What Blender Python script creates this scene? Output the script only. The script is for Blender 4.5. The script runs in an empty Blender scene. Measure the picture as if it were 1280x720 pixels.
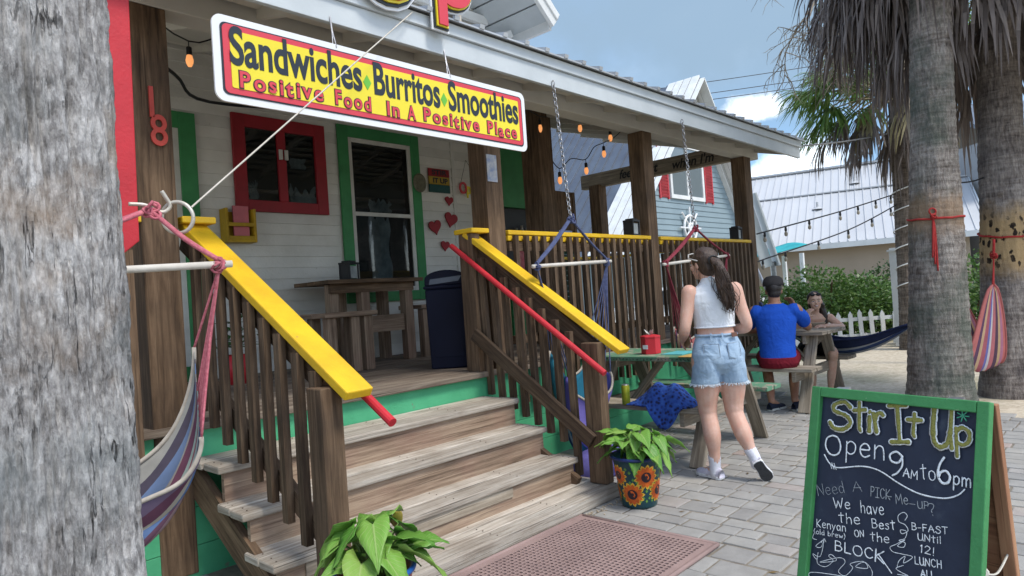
import bpy, bmesh, math, random
from mathutils import Vector, Matrix, noise as mnoise
random.seed(11)
S = bpy.context.scene
COL = S.collection
V = Vector
R = math.radians

# ---------------------------------------------------------------- camera
YAW, PITCH, ROLL, FPX = .7489, .01513, .06807, 841.0
Fw = V((math.cos(YAW)*math.cos(PITCH), math.sin(YAW)*math.cos(PITCH), math.sin(PITCH)))
Rt = V((math.sin(YAW), -math.cos(YAW), 0)); Up = Rt.cross(Fw)
cr, sr = math.cos(ROLL), math.sin(ROLL)
Cx = cr*Rt - sr*Up; Cy = sr*Rt + cr*Up
cd = bpy.data.cameras.new('camera'); cam = bpy.data.objects.new('camera', cd); COL.objects.link(cam)
cam.matrix_world = Matrix(((Cx.x, Cy.x, -Fw.x, 0), (Cx.y, Cy.y, -Fw.y, 0), (Cx.z, Cy.z, -Fw.z, 1.38), (0, 0, 0, 1)))
cd.sensor_width = 36; cd.lens = FPX/1280*36; cd.clip_start = .05; cd.clip_end = 900
S.camera = cam

# ---------------------------------------------------------------- sky, sun, exposure
SUN_EL, SUN_DIR = 58, V((0.05, -1.0))        # sun stands behind the camera's right shoulder
EXPO = 1.05
w = bpy.data.worlds.new("World"); S.world = w; w.use_nodes = True
nt = w.node_tree; nt.nodes.clear()
def wn(t, **k):
    n = nt.nodes.new(t)
    for a, b in k.items(): setattr(n, a, b)
    return n
out = wn('ShaderNodeOutputWorld'); bg = wn('ShaderNodeBackground'); bg.inputs[1].default_value = .15
sky = wn('ShaderNodeTexSky', sky_type='NISHITA', sun_disc=False, sun_elevation=R(SUN_EL),
         sun_rotation=math.atan2(SUN_DIR.x, SUN_DIR.y), altitude=0, air_density=1.0, dust_density=1.2, ozone_density=1.5)
tc = wn('ShaderNodeTexCoord')
mp = wn('ShaderNodeMapping'); mp.inputs['Scale'].default_value = (1.1, 1.1, 2.6); mp.inputs['Location'].default_value = (.35, .1, .2)
nz = wn('ShaderNodeTexNoise'); nz.inputs['Scale'].default_value = 2.3; nz.inputs['Detail'].default_value = 7; nz.inputs['Roughness'].default_value = .52
rp = wn('ShaderNodeValToRGB'); rp.color_ramp.elements[0].position = .40; rp.color_ramp.elements[1].position = .66
mp2 = wn('ShaderNodeMapping'); mp2.inputs['Location'].default_value = (3.1, 1.7, .4); mp2.inputs['Scale'].default_value = (2.0, 2.0, 3.5)
nz2 = wn('ShaderNodeTexNoise'); nz2.inputs['Scale'].default_value = 2.0; nz2.inputs['Detail'].default_value = 8
rp2 = wn('ShaderNodeValToRGB'); rp2.color_ramp.elements[0].position = .35; rp2.color_ramp.elements[0].color = (2.1, 2.75, 3.5, 1)
rp2.color_ramp.elements[1].position = .68; rp2.color_ramp.elements[1].color = (4.6, 5.0, 5.5, 1)
mx = wn('ShaderNodeMixRGB'); fm = wn('ShaderNodeMath', operation='MULTIPLY'); fm.inputs[1].default_value = .9
L = nt.links.new
L(tc.outputs['Generated'], mp.inputs[0]); L(mp.outputs[0], nz.inputs['Vector']); L(nz.outputs['Fac'], rp.inputs[0])
L(tc.outputs['Generated'], mp2.inputs[0]); L(mp2.outputs[0], nz2.inputs['Vector']); L(nz2.outputs['Fac'], rp2.inputs[0])

def puff(d, r_, k, col, scale):
    """a cloud standing in one compass direction of the sky"""
    vn = wn('ShaderNodeVectorMath', operation='SUBTRACT'); vn.inputs[1].default_value = d; sc_ = wn('ShaderNodeVectorMath', operation='MULTIPLY'); sc_.inputs[1].default_value = (1, 1, 1.9); ln = wn('ShaderNodeVectorMath', operation='LENGTH')
    L(tc.outputs['Generated'], vn.inputs[0]); L(vn.outputs[0], sc_.inputs[0]); L(sc_.outputs[0], ln.inputs[0])
    n_ = wn('ShaderNodeTexNoise'); n_.inputs['Scale'].default_value = scale; n_.inputs['Detail'].default_value = 9; n_.inputs['Roughness'].default_value = .6; L(tc.outputs['Generated'], n_.inputs['Vector'])
    a_ = wn('ShaderNodeMath', operation='MULTIPLY_ADD'); a_.inputs[1].default_value = -1/r_; a_.inputs[2].default_value = .42; L(ln.outputs['Value'], a_.inputs[0])
    b_ = wn('ShaderNodeMath', operation='ADD'); L(a_.outputs[0], b_.inputs[0]); L(n_.outputs['Fac'], b_.inputs[1])
    r2 = wn('ShaderNodeMapRange', interpolation_type='SMOOTHSTEP'); r2.inputs[1].default_value = .32; r2.inputs[2].default_value = .78; r2.inputs[4].default_value = k; L(b_.outputs[0], r2.inputs[0])
    return r2.outputs[0], col
L(rp.outputs[0], fm.inputs[0]); L(fm.outputs[0], mx.inputs[0]); L(sky.outputs[0], mx.inputs[1]); L(rp2.outputs[0], mx.inputs[2])
cur = mx.outputs[0]
for fac, col in (puff((.904, .387, .18), .9, .8, (.85, 1.75, 3.0, 1), 1.5), puff((.86, .40, .36), .80, .95, (1.15, 1.65, 2.2, 1), 3.0), puff((.9005, .3641, .236), .080, 1.0, (7.4, 7.5, 7.6, 1), 16), puff((.9335, .3237, .150), .15, .9, (6.0, 6.6, 7.2, 1), 12), puff((.915, .372, .145), .08, .8, (5.6, 6.3, 7.0, 1), 12)):
    m2 = wn('ShaderNodeMixRGB'); L(fac, m2.inputs[0]); L(cur, m2.inputs[1]); m2.inputs[2].default_value = col; cur = m2.outputs[0]
L(cur, bg.inputs[0]); L(bg.outputs[0], out.inputs[0])
sd = bpy.data.lights.new('sun', 'SUN'); sd.energy = 1.5; sd.angle = R(14); sd.color = (1, .95, .87)
so = bpy.data.objects.new('sun', sd); COL.objects.link(so)
sv = V((SUN_DIR.x, SUN_DIR.y, 0)).normalized()*math.cos(R(SUN_EL)) + V((0, 0, math.sin(R(SUN_EL))))
so.rotation_euler = sv.to_track_quat('Z', 'Y').to_euler(); so.location = (0, 0, 30)
S.view_settings.view_transform = 'Standard'; S.view_settings.look = 'None'; S.view_settings.exposure = EXPO; S.view_settings.gamma = 1
S.view_settings.use_curve_mapping = False

# ---------------------------------------------------------------- materials
def newmat(name):
    m = bpy.data.materials.new(name); m.use_nodes = True
    t = m.node_tree; b = t.nodes['Principled BSDF']; return m, t, b
def N(t, typ, **k):
    n = t.nodes.new(typ)
    for a, b in k.items(): setattr(n, a, b)
    return n
def rgb(c): return (c[0], c[1], c[2], 1)
def ramp(t, stops, interp='LINEAR'):
    r = N(t, 'ShaderNodeValToRGB'); cr_ = r.color_ramp; cr_.interpolation = interp
    while len(cr_.elements) > 1: cr_.elements.remove(cr_.elements[-1])
    cr_.elements[0].position = stops[0][0]; cr_.elements[0].color = rgb(stops[0][1])
    for p, c in stops[1:]:
        e = cr_.elements.new(p); e.color = rgb(c)
    return r
def noise_node(t, vec, scale, detail=5, rough=.55):
    n = N(t, 'ShaderNodeTexNoise'); n.inputs['Scale'].default_value = scale; n.inputs['Detail'].default_value = detail
    n.inputs['Roughness'].default_value = rough; t.links.new(vec, n.inputs['Vector']); return n
def paint(name, c, c2=None, scale=6, rough=.6, bump=.15, bscale=60, spec=.4, metal=0, island=.12, chips=None):
    """painted / plain surface with soft mottling, per-piece tint, optional chips showing wood"""
    m, t, b = newmat(name); l = t.links.new
    c2 = c2 or [x*.72 for x in c]
    co = N(t, 'ShaderNodeTexCoord').outputs['Object']
    n = noise_node(t, co, scale, 6, .6)
    r = ramp(t, [(.3, c2), (.68, c)]); l(n.outputs['Fac'], r.inputs[0])
    col = r.outputs[0]
    if island:
        g = N(t, 'ShaderNodeNewGeometry'); hs = N(t, 'ShaderNodeHueSaturation')
        mr = N(t, 'ShaderNodeMapRange'); mr.inputs[3].default_value = 1-island; mr.inputs[4].default_value = 1+island
        l(g.outputs['Random Per Island'], mr.inputs[0]); l(mr.outputs[0], hs.inputs['Value']); l(col, hs.inputs['Color']); col = hs.outputs[0]
    if chips:
        n3 = noise_node(t, co, chips[1], 8, .7); r3 = ramp(t, [(chips[2], (0, 0, 0)), (chips[2]+.04, (1, 1, 1))]); l(n3.outputs['Fac'], r3.inputs[0])
        mxx = N(t, 'ShaderNodeMixRGB'); l(r3.outputs[0], mxx.inputs[0]); l(col, mxx.inputs[1]); mxx.inputs[2].default_value = rgb(chips[0]); col = mxx.outputs[0]
    l(col, b.inputs['Base Color'])
    b.inputs['Roughness'].default_value = rough; b.inputs['Metallic'].default_value = metal; b.inputs['Specular IOR Level'].default_value = spec
    if bump:
        n2 = noise_node(t, co, bscale, 6, .6); bp = N(t, 'ShaderNodeBump'); bp.inputs['Strength'].default_value = bump; bp.inputs['Distance'].default_value = .01
        l(n2.outputs['Fac'], bp.inputs['Height']); l(bp.outputs[0], b.inputs['Normal'])
    return m
def wood(name, dark, mid, light, rough=.8, bump=.35, stretch=(1.6, 34), island=.28, stain=None, crack=.6):
    """timber: grain runs along U of the board's own UVs, every board gets its own tint"""
    m, t, b = newmat(name); l = t.links.new
    uv = N(t, 'ShaderNodeUVMap', uv_map='UVMap').outputs[0]
    mpn = N(t, 'ShaderNodeMapping'); mpn.inputs['Scale'].default_value = (stretch[0], stretch[1], 1); l(uv, mpn.inputs[0])
    n = noise_node(t, mpn.outputs[0], 1.0, 8, .65); n.inputs['Distortion'].default_value = .6
    mpk = N(t, 'ShaderNodeMapping'); mpk.inputs['Scale'].default_value = (1.3, 7, 1); l(uv, mpk.inputs[0])
    nk = noise_node(t, mpk.outputs[0], 1.0, 4, .5)
    ad = N(t, 'ShaderNodeMath', operation='ADD'); mu = N(t, 'ShaderNodeMath', operation='MULTIPLY'); mu.inputs[1].default_value = .55
    l(nk.outputs['Fac'], mu.inputs[0]); l(n.outputs['Fac'], ad.inputs[0]); l(mu.outputs[0], ad.inputs[1])
    r = ramp(t, [(.52, dark), (.74, mid), (1.0, light)]); l(ad.outputs[0], r.inputs[0]); col = r.outputs[0]
    g = N(t, 'ShaderNodeNewGeometry'); hs = N(t, 'ShaderNodeHueSaturation')
    mr = N(t, 'ShaderNodeMapRange'); mr.inputs[3].default_value = 1-island; mr.inputs[4].default_value = 1+island
    l(g.outputs['Random Per Island'], mr.inputs[0]); l(mr.outputs[0], hs.inputs['Value']); l(col, hs.inputs['Color']); col = hs.outputs[0]
    if stain:
        co = N(t, 'ShaderNodeTexCoord').outputs['Object']; ns = noise_node(t, co, stain[1], 5, .6)
        rs = ramp(t, [(.45, (0, 0, 0)), (.7, (1, 1, 1))]); l(ns.outputs['Fac'], rs.inputs[0])
        ml = N(t, 'ShaderNodeMath', operation='MULTIPLY'); ml.inputs[1].default_value = stain[2]; l(rs.outputs[0], ml.inputs[0])
        mxx = N(t, 'ShaderNodeMixRGB'); l(ml.outputs[0], mxx.inputs[0]); l(col, mxx.inputs[1]); mxx.inputs[2].default_value = rgb(stain[0]); col = mxx.outputs[0]
    mpc = N(t, 'ShaderNodeMapping'); mpc.inputs['Scale'].default_value = (stretch[0]*.55, stretch[1]*2.2, 1); mpc.inputs['Location'].default_value = (3, 7, 0); l(uv, mpc.inputs[0])
    nc = noise_node(t, mpc.outputs[0], 1.0, 3, .5); rc_ = ramp(t, [(.30, (1, 1, 1)), (.40, (0, 0, 0))]); l(nc.outputs['Fac'], rc_.inputs[0])
    mc = N(t, 'ShaderNodeMath', operation='MULTIPLY'); mc.inputs[1].default_value = crack; l(rc_.outputs[0], mc.inputs[0])
    mxc = N(t, 'ShaderNodeMixRGB'); l(mc.outputs[0], mxc.inputs[0]); l(col, mxc.inputs[1]); mxc.inputs[2].default_value = rgb([x*.5 for x in dark]); col = mxc.outputs[0]
    l(col, b.inputs['Base Color']); b.inputs['Roughness'].default_value = rough; b.inputs['Specular IOR Level'].default_value = .25
    bp = N(t, 'ShaderNodeBump'); bp.inputs['Strength'].default_value = bump; bp.inputs['Distance'].default_value = .006
    sb = N(t, 'ShaderNodeMath', operation='SUBTRACT'); l(n.outputs['Fac'], sb.inputs[0]); l(mc.outputs[0], sb.inputs[1]); l(sb.outputs[0], bp.inputs['Height']); l(bp.outputs[0], b.inputs['Normal'])
    return m
def stripes(name, cols, rough=.9, weave=True, wear=.25):
    """striped cloth: bands across V of the cloth's UVs"""
    m, t, b = newmat(name); l = t.links.new
    uv = N(t, 'ShaderNodeUVMap', uv_map='UVMap').outputs[0]
    sp = N(t, 'ShaderNodeSeparateXYZ'); l(uv, sp.inputs[0])
    tot = sum(x[1] for x in cols); p = 0; st = []
    for c, wd in cols: st.append((p/tot, c)); p += wd
    st = st[:32]
    r = ramp(t, st, 'CONSTANT'); l(sp.outputs['Y'], r.inputs[0])
    co = N(t, 'ShaderNodeTexCoord').outputs['Object']; n = noise_node(t, co, 14, 5, .6)
    hs = N(t, 'ShaderNodeHueSaturation'); mr = N(t, 'ShaderNodeMapRange'); mr.inputs[3].default_value = 1-wear; mr.inputs[4].default_value = 1+wear
    l(n.outputs['Fac'], mr.inputs[0]); l(mr.outputs[0], hs.inputs['Value']); l(r.outputs[0], hs.inputs['Color']); l(hs.outputs[0], b.inputs['Base Color'])
    b.inputs['Roughness'].default_value = rough; b.inputs['Specular IOR Level'].default_value = .15
    n2 = noise_node(t, co, 220, 3, .6); bp = N(t, 'ShaderNodeBump'); bp.inputs['Strength'].default_value = .35; bp.inputs['Distance'].default_value = .004
    l(n2.outputs['Fac'], bp.inputs['Height']); l(bp.outputs[0], b.inputs['Normal'])
    return m
def glass(name, c=(.02, .03, .035), rough=.04):
    m, t, b = newmat(name); b.inputs['Base Color'].default_value = rgb(c); b.inputs['Roughness'].default_value = rough
    b.inputs['Specular IOR Level'].default_value = .55; return m
def leafmat(name, cols, scale=9, trans=.25, rough=.5):
    m, t, b = newmat(name); l = t.links.new
    g = N(t, 'ShaderNodeNewGeometry'); r = ramp(t, [(i/(len(cols)-1), c) for i, c in enumerate(cols)])
    co = N(t, 'ShaderNodeTexCoord').outputs['Object']; n = noise_node(t, co, scale, 4)
    a = N(t, 'ShaderNodeMath', operation='ADD'); mu = N(t, 'ShaderNodeMath', operation='MULTIPLY'); mu.inputs[1].default_value = .55
    s2 = N(t, 'ShaderNodeMath', operation='MULTIPLY'); s2.inputs[1].default_value = .7
    l(g.outputs['Random Per Island'], mu.inputs[0]); l(n.outputs['Fac'], s2.inputs[0]); l(mu.outputs[0], a.inputs[0]); l(s2.outputs[0], a.inputs[1])
    l(a.outputs[0], r.inputs[0]); l(r.outputs[0], b.inputs['Base Color']); b.inputs['Roughness'].default_value = rough; b.inputs['Specular IOR Level'].default_value = .35
    tr = N(t, 'ShaderNodeBsdfTranslucent'); l(r.outputs[0], tr.inputs[0]); ms = N(t, 'ShaderNodeMixShader'); ms.inputs[0].default_value = trans
    o = t.nodes['Material Output']; l(b.outputs[0], ms.inputs[1]); l(tr.outputs[0], ms.inputs[2]); l(ms.outputs[0], o.inputs[0])
    return m
def emit(name, c, s):
    m, t, b = newmat(name); b.inputs['Base Color'].default_value = rgb(c); b.inputs['Emission Color'].default_value = rgb(c); b.inputs['Emission Strength'].default_value = s; return m
M = {}
M['post'] = wood('post_timber', (.040, .025, .015), (.125, .078, .046), (.235, .155, .095), stretch=(2.6, 36), stain=((.05, .035, .026), 3, .5))
M['baluster'] = wood('baluster_timber', (.028, .018, .011), (.088, .056, .034), (.18, .122, .076), stretch=(2.6, 40), island=.38, stain=((.05, .036, .028), 5, .45))
M['tread'] = wood('weathered_tread', (.16, .13, .10), (.39, .34, .28), (.56, .515, .445), bump=.8, stain=((.22, .175, .13), 4, .5), stretch=(2.4, 60), crack=.8)
M['riser'] = wood('riser_timber', (.10, .068, .046), (.245, .172, .12), (.39, .295, .21), bump=.5, stretch=(2.2, 48), stain=((.24, .13, .10), 3, .45))
M['deckwood'] = wood('deck_timber', (.06, .045, .033), (.17, .13, .10), (.30, .25, .19), bump=.5)
M['grey_wood'] = wood('picnic_timber', (.11, .09, .068), (.27, .225, .17), (.44, .38, .30), bump=.5, stain=((.16, .13, .09), 6, .4))
M['board_wood'] = wood('plywood_edge', (.12, .055, .03), (.27, .13, .07), (.4, .22, .12))
M['yellow'] = paint('yellow_paint', (.78, .49, .014), (.60, .35, .012), 4, .55, .3, 60, chips=((.30, .21, .09), 17, .655), island=.05)
M['red'] = paint('red_paint', (.56, .024, .036), (.40, .016, .024), 4, .5, .25, 60, chips=((.28, .12, .09), 21, .70), island=.05)
M['darkred'] = paint('dark_red_paint', (.30, .012, .022), (.22, .01, .016), 6, .55, .15, 90, island=.06)
M['green'] = paint('green_paint', (.045, .25, .085), (.03, .18, .06), 5, .55, .15, 80, island=.06)
M['skirt'] = paint('mint_green_paint', (.085, .42, .21), (.05, .31, .15), 3, .65, .25, 50, chips=((.14, .22, .14), 7, .64), island=.1)
M['table_green'] = paint('table_green_paint', (.11, .25, .15), (.08, .19, .11), 6, .7, .3, 60, chips=((.30, .27, .20), 8, .52))
M['boardgreen'] = paint('frame_green_paint', (.06, .27, .09), (.04, .19, .06), 7, .55, .2, 70, chips=((.33, .42, .25), 16, .66))
M['siding'] = paint('white_siding', (.70, .69, .65), (.56, .55, .51), 2.2, .65, .2, 40, island=.08, chips=((.40, .38, .34), 10, .665))
M['white'] = paint('white_paint', (.72, .73, .72), (.58, .59, .58), 3, .55, .1, 40, chips=((.42, .40, .36), 6, .72), island=.04)
M['fascia'] = paint('fascia_paint', (.56, .60, .62), (.45, .49, .51), 2.0, .55, .12, 30, chips=((.42, .34, .2), 2.2, .70), island=.04)
M['ceiling'] = paint('ceiling_boards', (.60, .58, .53), (.47, .45, .41), 1.5, .75, .1, 30, island=.07)
M['frame_white'] = paint('window_white', (.62, .61, .57), None, 4, .5, .1)
M['glass'] = glass('dark_window_glass')
M['metalroof'] = paint('galvanised_roof', (.50, .52, .54), (.38, .39, .40), 1.2, .42, .05, 20, metal=.3, island=.05)
M['whiteroof'] = paint('white_metal_roof', (.52, .53, .54), (.44, .45, .46), .35, .5, .03, 8, island=.03)
M['steel'] = paint('galvanised_steel', (.42, .42, .43), (.25, .25, .26), 20, .38, .1, metal=.85)
M['black'] = paint('black_plastic', (.014, .014, .016), None, 8, .5, .1)
M['blueplastic'] = paint('navy_plastic', (.004, .006, .022), (.003, .004, .015), 3, .6, .08, 60, spec=.2)
M['rope_white'] = paint('white_rope', (.62, .58, .50), None, 40, .9, .3, 200)
M['rope_red'] = paint('red_rope', (.42, .035, .03), (.28, .02, .02), 30, .9, .3, 200)
M['rope_pink'] = paint('pink_rope', (.52, .17, .20), (.36, .07, .10), 60, .9, .35, 240, island=.25)
M['rope_blue'] = paint('blue_strap', (.085, .105, .20), (.05, .06, .13), 30, .9, .3, 200)
M['rope_maroon'] = paint('maroon_strap', (.24, .035, .055), (.15, .02, .03), 30, .9, .3, 200)
M['dowel'] = paint('pale_dowel', (.62, .58, .52), (.48, .44, .38), 10, .6, .15)
M['ringmetal'] = paint('pale_ring', (.58, .56, .50), (.40, .35, .28), 20, .45, .1, metal=.3)
M['sand'] = None
# ---------------------------------------------------------------- mesh builder
class MB:
    def __init__(s): s.v = []; s.f = []; s.uv = []; s.mi = []; s.mat = 0
    def face(s, pts, uv=None):
        i = len(s.v); s.v += [V(p) for p in pts]; s.f.append(list(range(i, i+len(pts))))
        s.uv.append(uv or [(p[0], p[1]) for p in pts]); s.mi.append(s.mat)
    def idx(s, vs, fs, uvs=None):
        i = len(s.v); s.v += [V(p) for p in vs]
        for k, f in enumerate(fs):
            s.f.append([i+j for j in f]); s.uv.append(uvs[k] if uvs else [(vs[j][0], vs[j][2]) for j in f]); s.mi.append(s.mat)
    def beam(s, p0, p1, w, h, up=(0, 0, 1), w1=None, h1=None):
        p0, p1 = V(p0), V(p1); d = (p1-p0); ln = d.length; d = d/ln; up = V(up)
        if abs(d.dot(up)) > .98: up = V((0, 1, 0)) if abs(d.z) > .9 else V((0, 0, 1))
        x = d.cross(up).normalized(); y = x.cross(d)
        w1 = w if w1 is None else w1; h1 = h if h1 is None else h1
        vs = []
        for p, a, b in ((p0, w, h), (p1, w1, h1)):
            for sx, sy in ((-1, -1), (1, -1), (1, 1), (-1, 1)): vs.append(p+x*sx*a/2+y*sy*b/2)
        o, q = random.random()*40, random.random()*40
        fs = [(0, 3, 2, 1), (4, 5, 6, 7), (0, 1, 5, 4), (1, 2, 6, 5), (2, 3, 7, 6), (3, 0, 4, 7)]
        uvs = [[(o, q), (o, q+h), (o+w, q+h), (o+w, q)]]*1 + [[(o, q), (o+w, q), (o+w, q+h), (o, q+h)]]
        acc = 0
        for dd in (w, h, w, h):
            uvs.append([(o, q+acc), (o, q+acc+dd), (o+ln, q+acc+dd), (o+ln, q+acc)]); acc += dd
        s.idx(vs, fs, uvs); return s
    def box(s, a, b, along=None):
        a, b = V(a), V(b); c = (a+b)/2; d = b-a
        k = along if along is not None else max(range(3), key=lambda i: d[i])
        e = V((0, 0, 0)); e[k] = d[k]/2
        if k == 2: return s.beam(c-e, c+e, d.x, d.y, (0, 1, 0))
        if k == 0: return s.beam(c-e, c+e, d.y, d.z)
        return s.beam(c-e, c+e, d.x, d.z)
    def tube(s, pts, r, n=8, cap=True):
        pts = [V(p) for p in pts]; m = len(pts); rr = r if isinstance(r, (list, tuple)) else [r]*m
        t0 = (pts[1]-pts[0]).normalized(); ref = V((0, 0, 1)) if abs(t0.z) < .9 else V((1, 0, 0))
        x = t0.cross(ref).normalized(); rings = []; ln = 0; o = random.random()*20
        i0 = len(s.v)
        lens = []
        for i, p in enumerate(pts):
            t = (pts[min(i+1, m-1)]-pts[max(i-1, 0)])
            if t.length < 1e-9: t = t0.copy()
            t.normalize(); x = (x-t*x.dot(t)).normalized(); y = t.cross(x)
            if i: ln += (p-pts[i-1]).length
            lens.append(ln)
            for k in range(n):
                a = 2*math.pi*k/n; s.v.append(p+(x*math.cos(a)+y*math.sin(a))*rr[i])
        for i in range(m-1):
            for k in range(n):
                k2 = (k+1) % n
                s.f.append([i0+i*n+k, i0+i*n+k2, i0+(i+1)*n+k2, i0+(i+1)*n+k]); s.mi.append(s.mat)
                a, b = 6.28*rr[i]*k/n, 6.28*rr[i]*(k+1)/n
                s.uv.append([(o+lens[i], a), (o+lens[i], b), (o+lens[i+1], b), (o+lens[i+1], a)])
        if cap:
            for base, rev in ((i0, True), (i0+(m-1)*n, False)):
                f = [base+k for k in range(n)]
                s.f.append(f[::-1] if rev else f); s.mi.append(s.mat); s.uv.append([(o, 0)]*n)
        return s
    def lathe(s, prof, c, n=24, sx=1, sy=1):
        c = V(c); i0 = len(s.v); m = len(prof)
        for r, z in prof:
            for k in range(n):
                a = 2*math.pi*k/n; s.v.append(c+V((r*math.cos(a)*sx, r*math.sin(a)*sy, z)))
        for i in range(m-1):
            for k in range(n):
                k2 = (k+1) % n
                s.f.append([i0+i*n+k, i0+i*n+k2, i0+(i+1)*n+k2, i0+(i+1)*n+k]); s.mi.append(s.mat)
                s.uv.append([(k/n, prof[i][1]), ((k+1)/n, prof[i][1]), ((k+1)/n, prof[i+1][1]), (k/n, prof[i+1][1])])
        return s
    def grid(s, fn, nu, nv, uvf=None):
        i0 = len(s.v)
        for i in range(nu+1):
            for j in range(nv+1): s.v.append(V(fn(i/nu, j/nv)))
        for i in range(nu):
            for j in range(nv):
                a = i0+i*(nv+1)+j
                s.f.append([a, a+1, a+nv+2, a+nv+1]); s.mi.append(s.mat)
                s.uv.append([(i/nu, j/nv), (i/nu, (j+1)/nv), ((i+1)/nu, (j+1)/nv), ((i+1)/nu, j/nv)])
        return s
    def prism(s, outline, o, ex, ey, th):
        """2-D outline in frame (o, ex, ey), extruded by th along ex x ey (centre at o)"""
        o, ex, ey = V(o), V(ex), V(ey); en = ex.cross(ey).normalized(); n = len(outline)
        a = [o+ex*x+ey*y+en*th/2 for x, y in outline]; b = [o+ex*x+ey*y-en*th/2 for x, y in outline]
        fs = [list(range(n)), list(range(2*n-1, n-1, -1))]+[[i, i+n, (i+1) % n+n, (i+1) % n] for i in range(n)]
        uvs = [[outline[i] for i in range(n)], [outline[j-n] for j in range(2*n-1, n-1, -1)]]+[[(0, 0), (th, 0), (th, .1), (0, .1)]]*n
        s.idx(a+b, fs, uvs); return s
    def ell(s, c, r, nu=14, nv=9, rot=None):
        c = V(c); rot = rot or Matrix.Identity(3); i0 = len(s.v)
        for i in range(nv+1):
            ph = math.pi*i/nv
            for k in range(nu):
                a = 2*math.pi*k/nu
                s.v.append(c+rot @ V((r[0]*math.sin(ph)*math.cos(a), r[1]*math.sin(ph)*math.sin(a), r[2]*math.cos(ph))))
        for i in range(nv):
            for k in range(nu):
                k2 = (k+1) % nu
                s.f.append([i0+i*nu+k, i0+(i+1)*nu+k, i0+(i+1)*nu+k2, i0+i*nu+k2]); s.mi.append(s.mat); s.uv.append([(0, 0)]*4)
        return s
    def build(s, name, mats, parent=None, smooth=False, bevel=0, loc=None, solid=0, sub=0):
        if not isinstance(mats, (list, tuple)): mats = [mats]
        o0 = wloc(parent) if parent else V(loc if loc is not None else (0, 0, 0))
        me = bpy.data.meshes.new(name)
        me.from_pydata([tuple(v-o0) for v in s.v], [], s.f)
        ul = me.uv_layers.new(name='UVMap'); k = 0; data = []
        for u in s.uv: data += u
        fl = [c for p in data for c in (p[0], p[1])]
        if len(fl) == 2*len(me.loops): ul.data.foreach_set('uv', fl)
        for m in mats: me.materials.append(m)
        me.polygons.foreach_set('material_index', s.mi)
        if smooth: me.polygons.foreach_set('use_smooth', [True]*len(me.polygons))
        me.validate(); me.update()
        o = bpy.data.objects.new(name, me); COL.objects.link(o)
        if parent: o.parent = parent
        else: o.location = o0
        if solid:
            q = o.modifiers.new('t', 'SOLIDIFY'); q.thickness = solid; q.offset = 0
        if sub:
            q = o.modifiers.new('s', 'SUBSURF'); q.levels = sub; q.render_levels = sub
        if bevel:
            q = o.modifiers.new('b', 'BEVEL'); q.width = bevel; q.segments = 2; q.limit_method = 'ANGLE'; q.angle_limit = R(50)
        return o
def wloc(o):
    p = V((0, 0, 0))
    while o: p = p+o.location; o = o.parent
    return p
def tag(o, label, cat, group=None):
    o['label'] = label; o['category'] = cat
    if group: o['group'] = group
    return o
def thing(name, label, cat, loc, group=None):
    o = bpy.data.objects.new(name, None); COL.objects.link(o); o.location = loc; o.empty_display_size = .1
    return tag(o, label, cat, group)
def struct(o): o['kind'] = 'structure'; return o
def copy_tree(o, parent=None):
    c = o.copy(); COL.objects.link(c); c.parent = parent
    for ch in list(o.children): copy_tree(ch, c)
    return c
def lerp(a, b, t): return a+(b-a)*t
def bez(p0, p1, p2, t): return V(p0)*(1-t)**2+V(p1)*2*t*(1-t)+V(p2)*t*t
def cat(pts, n=8):
    """smooth curve through points"""
    pts = [V(p) for p in pts]; o = []
    for i in range(len(pts)-1):
        a, b, c, d = pts[max(i-1, 0)], pts[i], pts[i+1], pts[min(i+2, len(pts)-1)]
        for k in range(n):
            t = k/n; o.append(.5*((2*b)+(c-a)*t+(2*a-5*b+4*c-d)*t*t+(3*b-a-3*c+d)*t**3))
    o.append(pts[-1]); return o
# ---- lettering
def text_into(mb, s, o, ex, ey, size, sx=1.0, th=.002, offset=0, align='LEFT', space=1.0, shear=0):
    cu = bpy.data.curves.new('t', 'FONT'); cu.body = s; cu.size = size; cu.offset = offset; cu.align_x = align; cu.extrude = th/2; cu.space_character = space; cu.shear = shear
    cu.resolution_u = 5
    ob = bpy.data.objects.new('t', cu); COL.objects.link(ob)
    bpy.context.view_layer.update(); dg = bpy.context.evaluated_depsgraph_get(); me = bpy.data.meshes.new_from_object(ob.evaluated_get(dg))
    o, ex, ey = V(o), V(ex), V(ey); en = ex.cross(ey).normalized()
    vs = [o+ex*(v.co.x*sx)+ey*v.co.y+en*v.co.z for v in me.vertices]
    mb.idx(vs, [list(p.vertices) for p in me.polygons], [[(0, 0)]*len(p.vertices) for p in me.polygons])
    wd = max([v.co.x for v in me.vertices]+[0])*sx
    bpy.data.objects.remove(ob); bpy.data.curves.remove(cu); bpy.data.meshes.remove(me); return wd
def text_width(s, size, sx, space=1.0):
    m_ = MB(); return text_into(m_, s, (0, 0, 0), (1, 0, 0), (0, 1, 0), size, sx, space=space)
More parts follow.
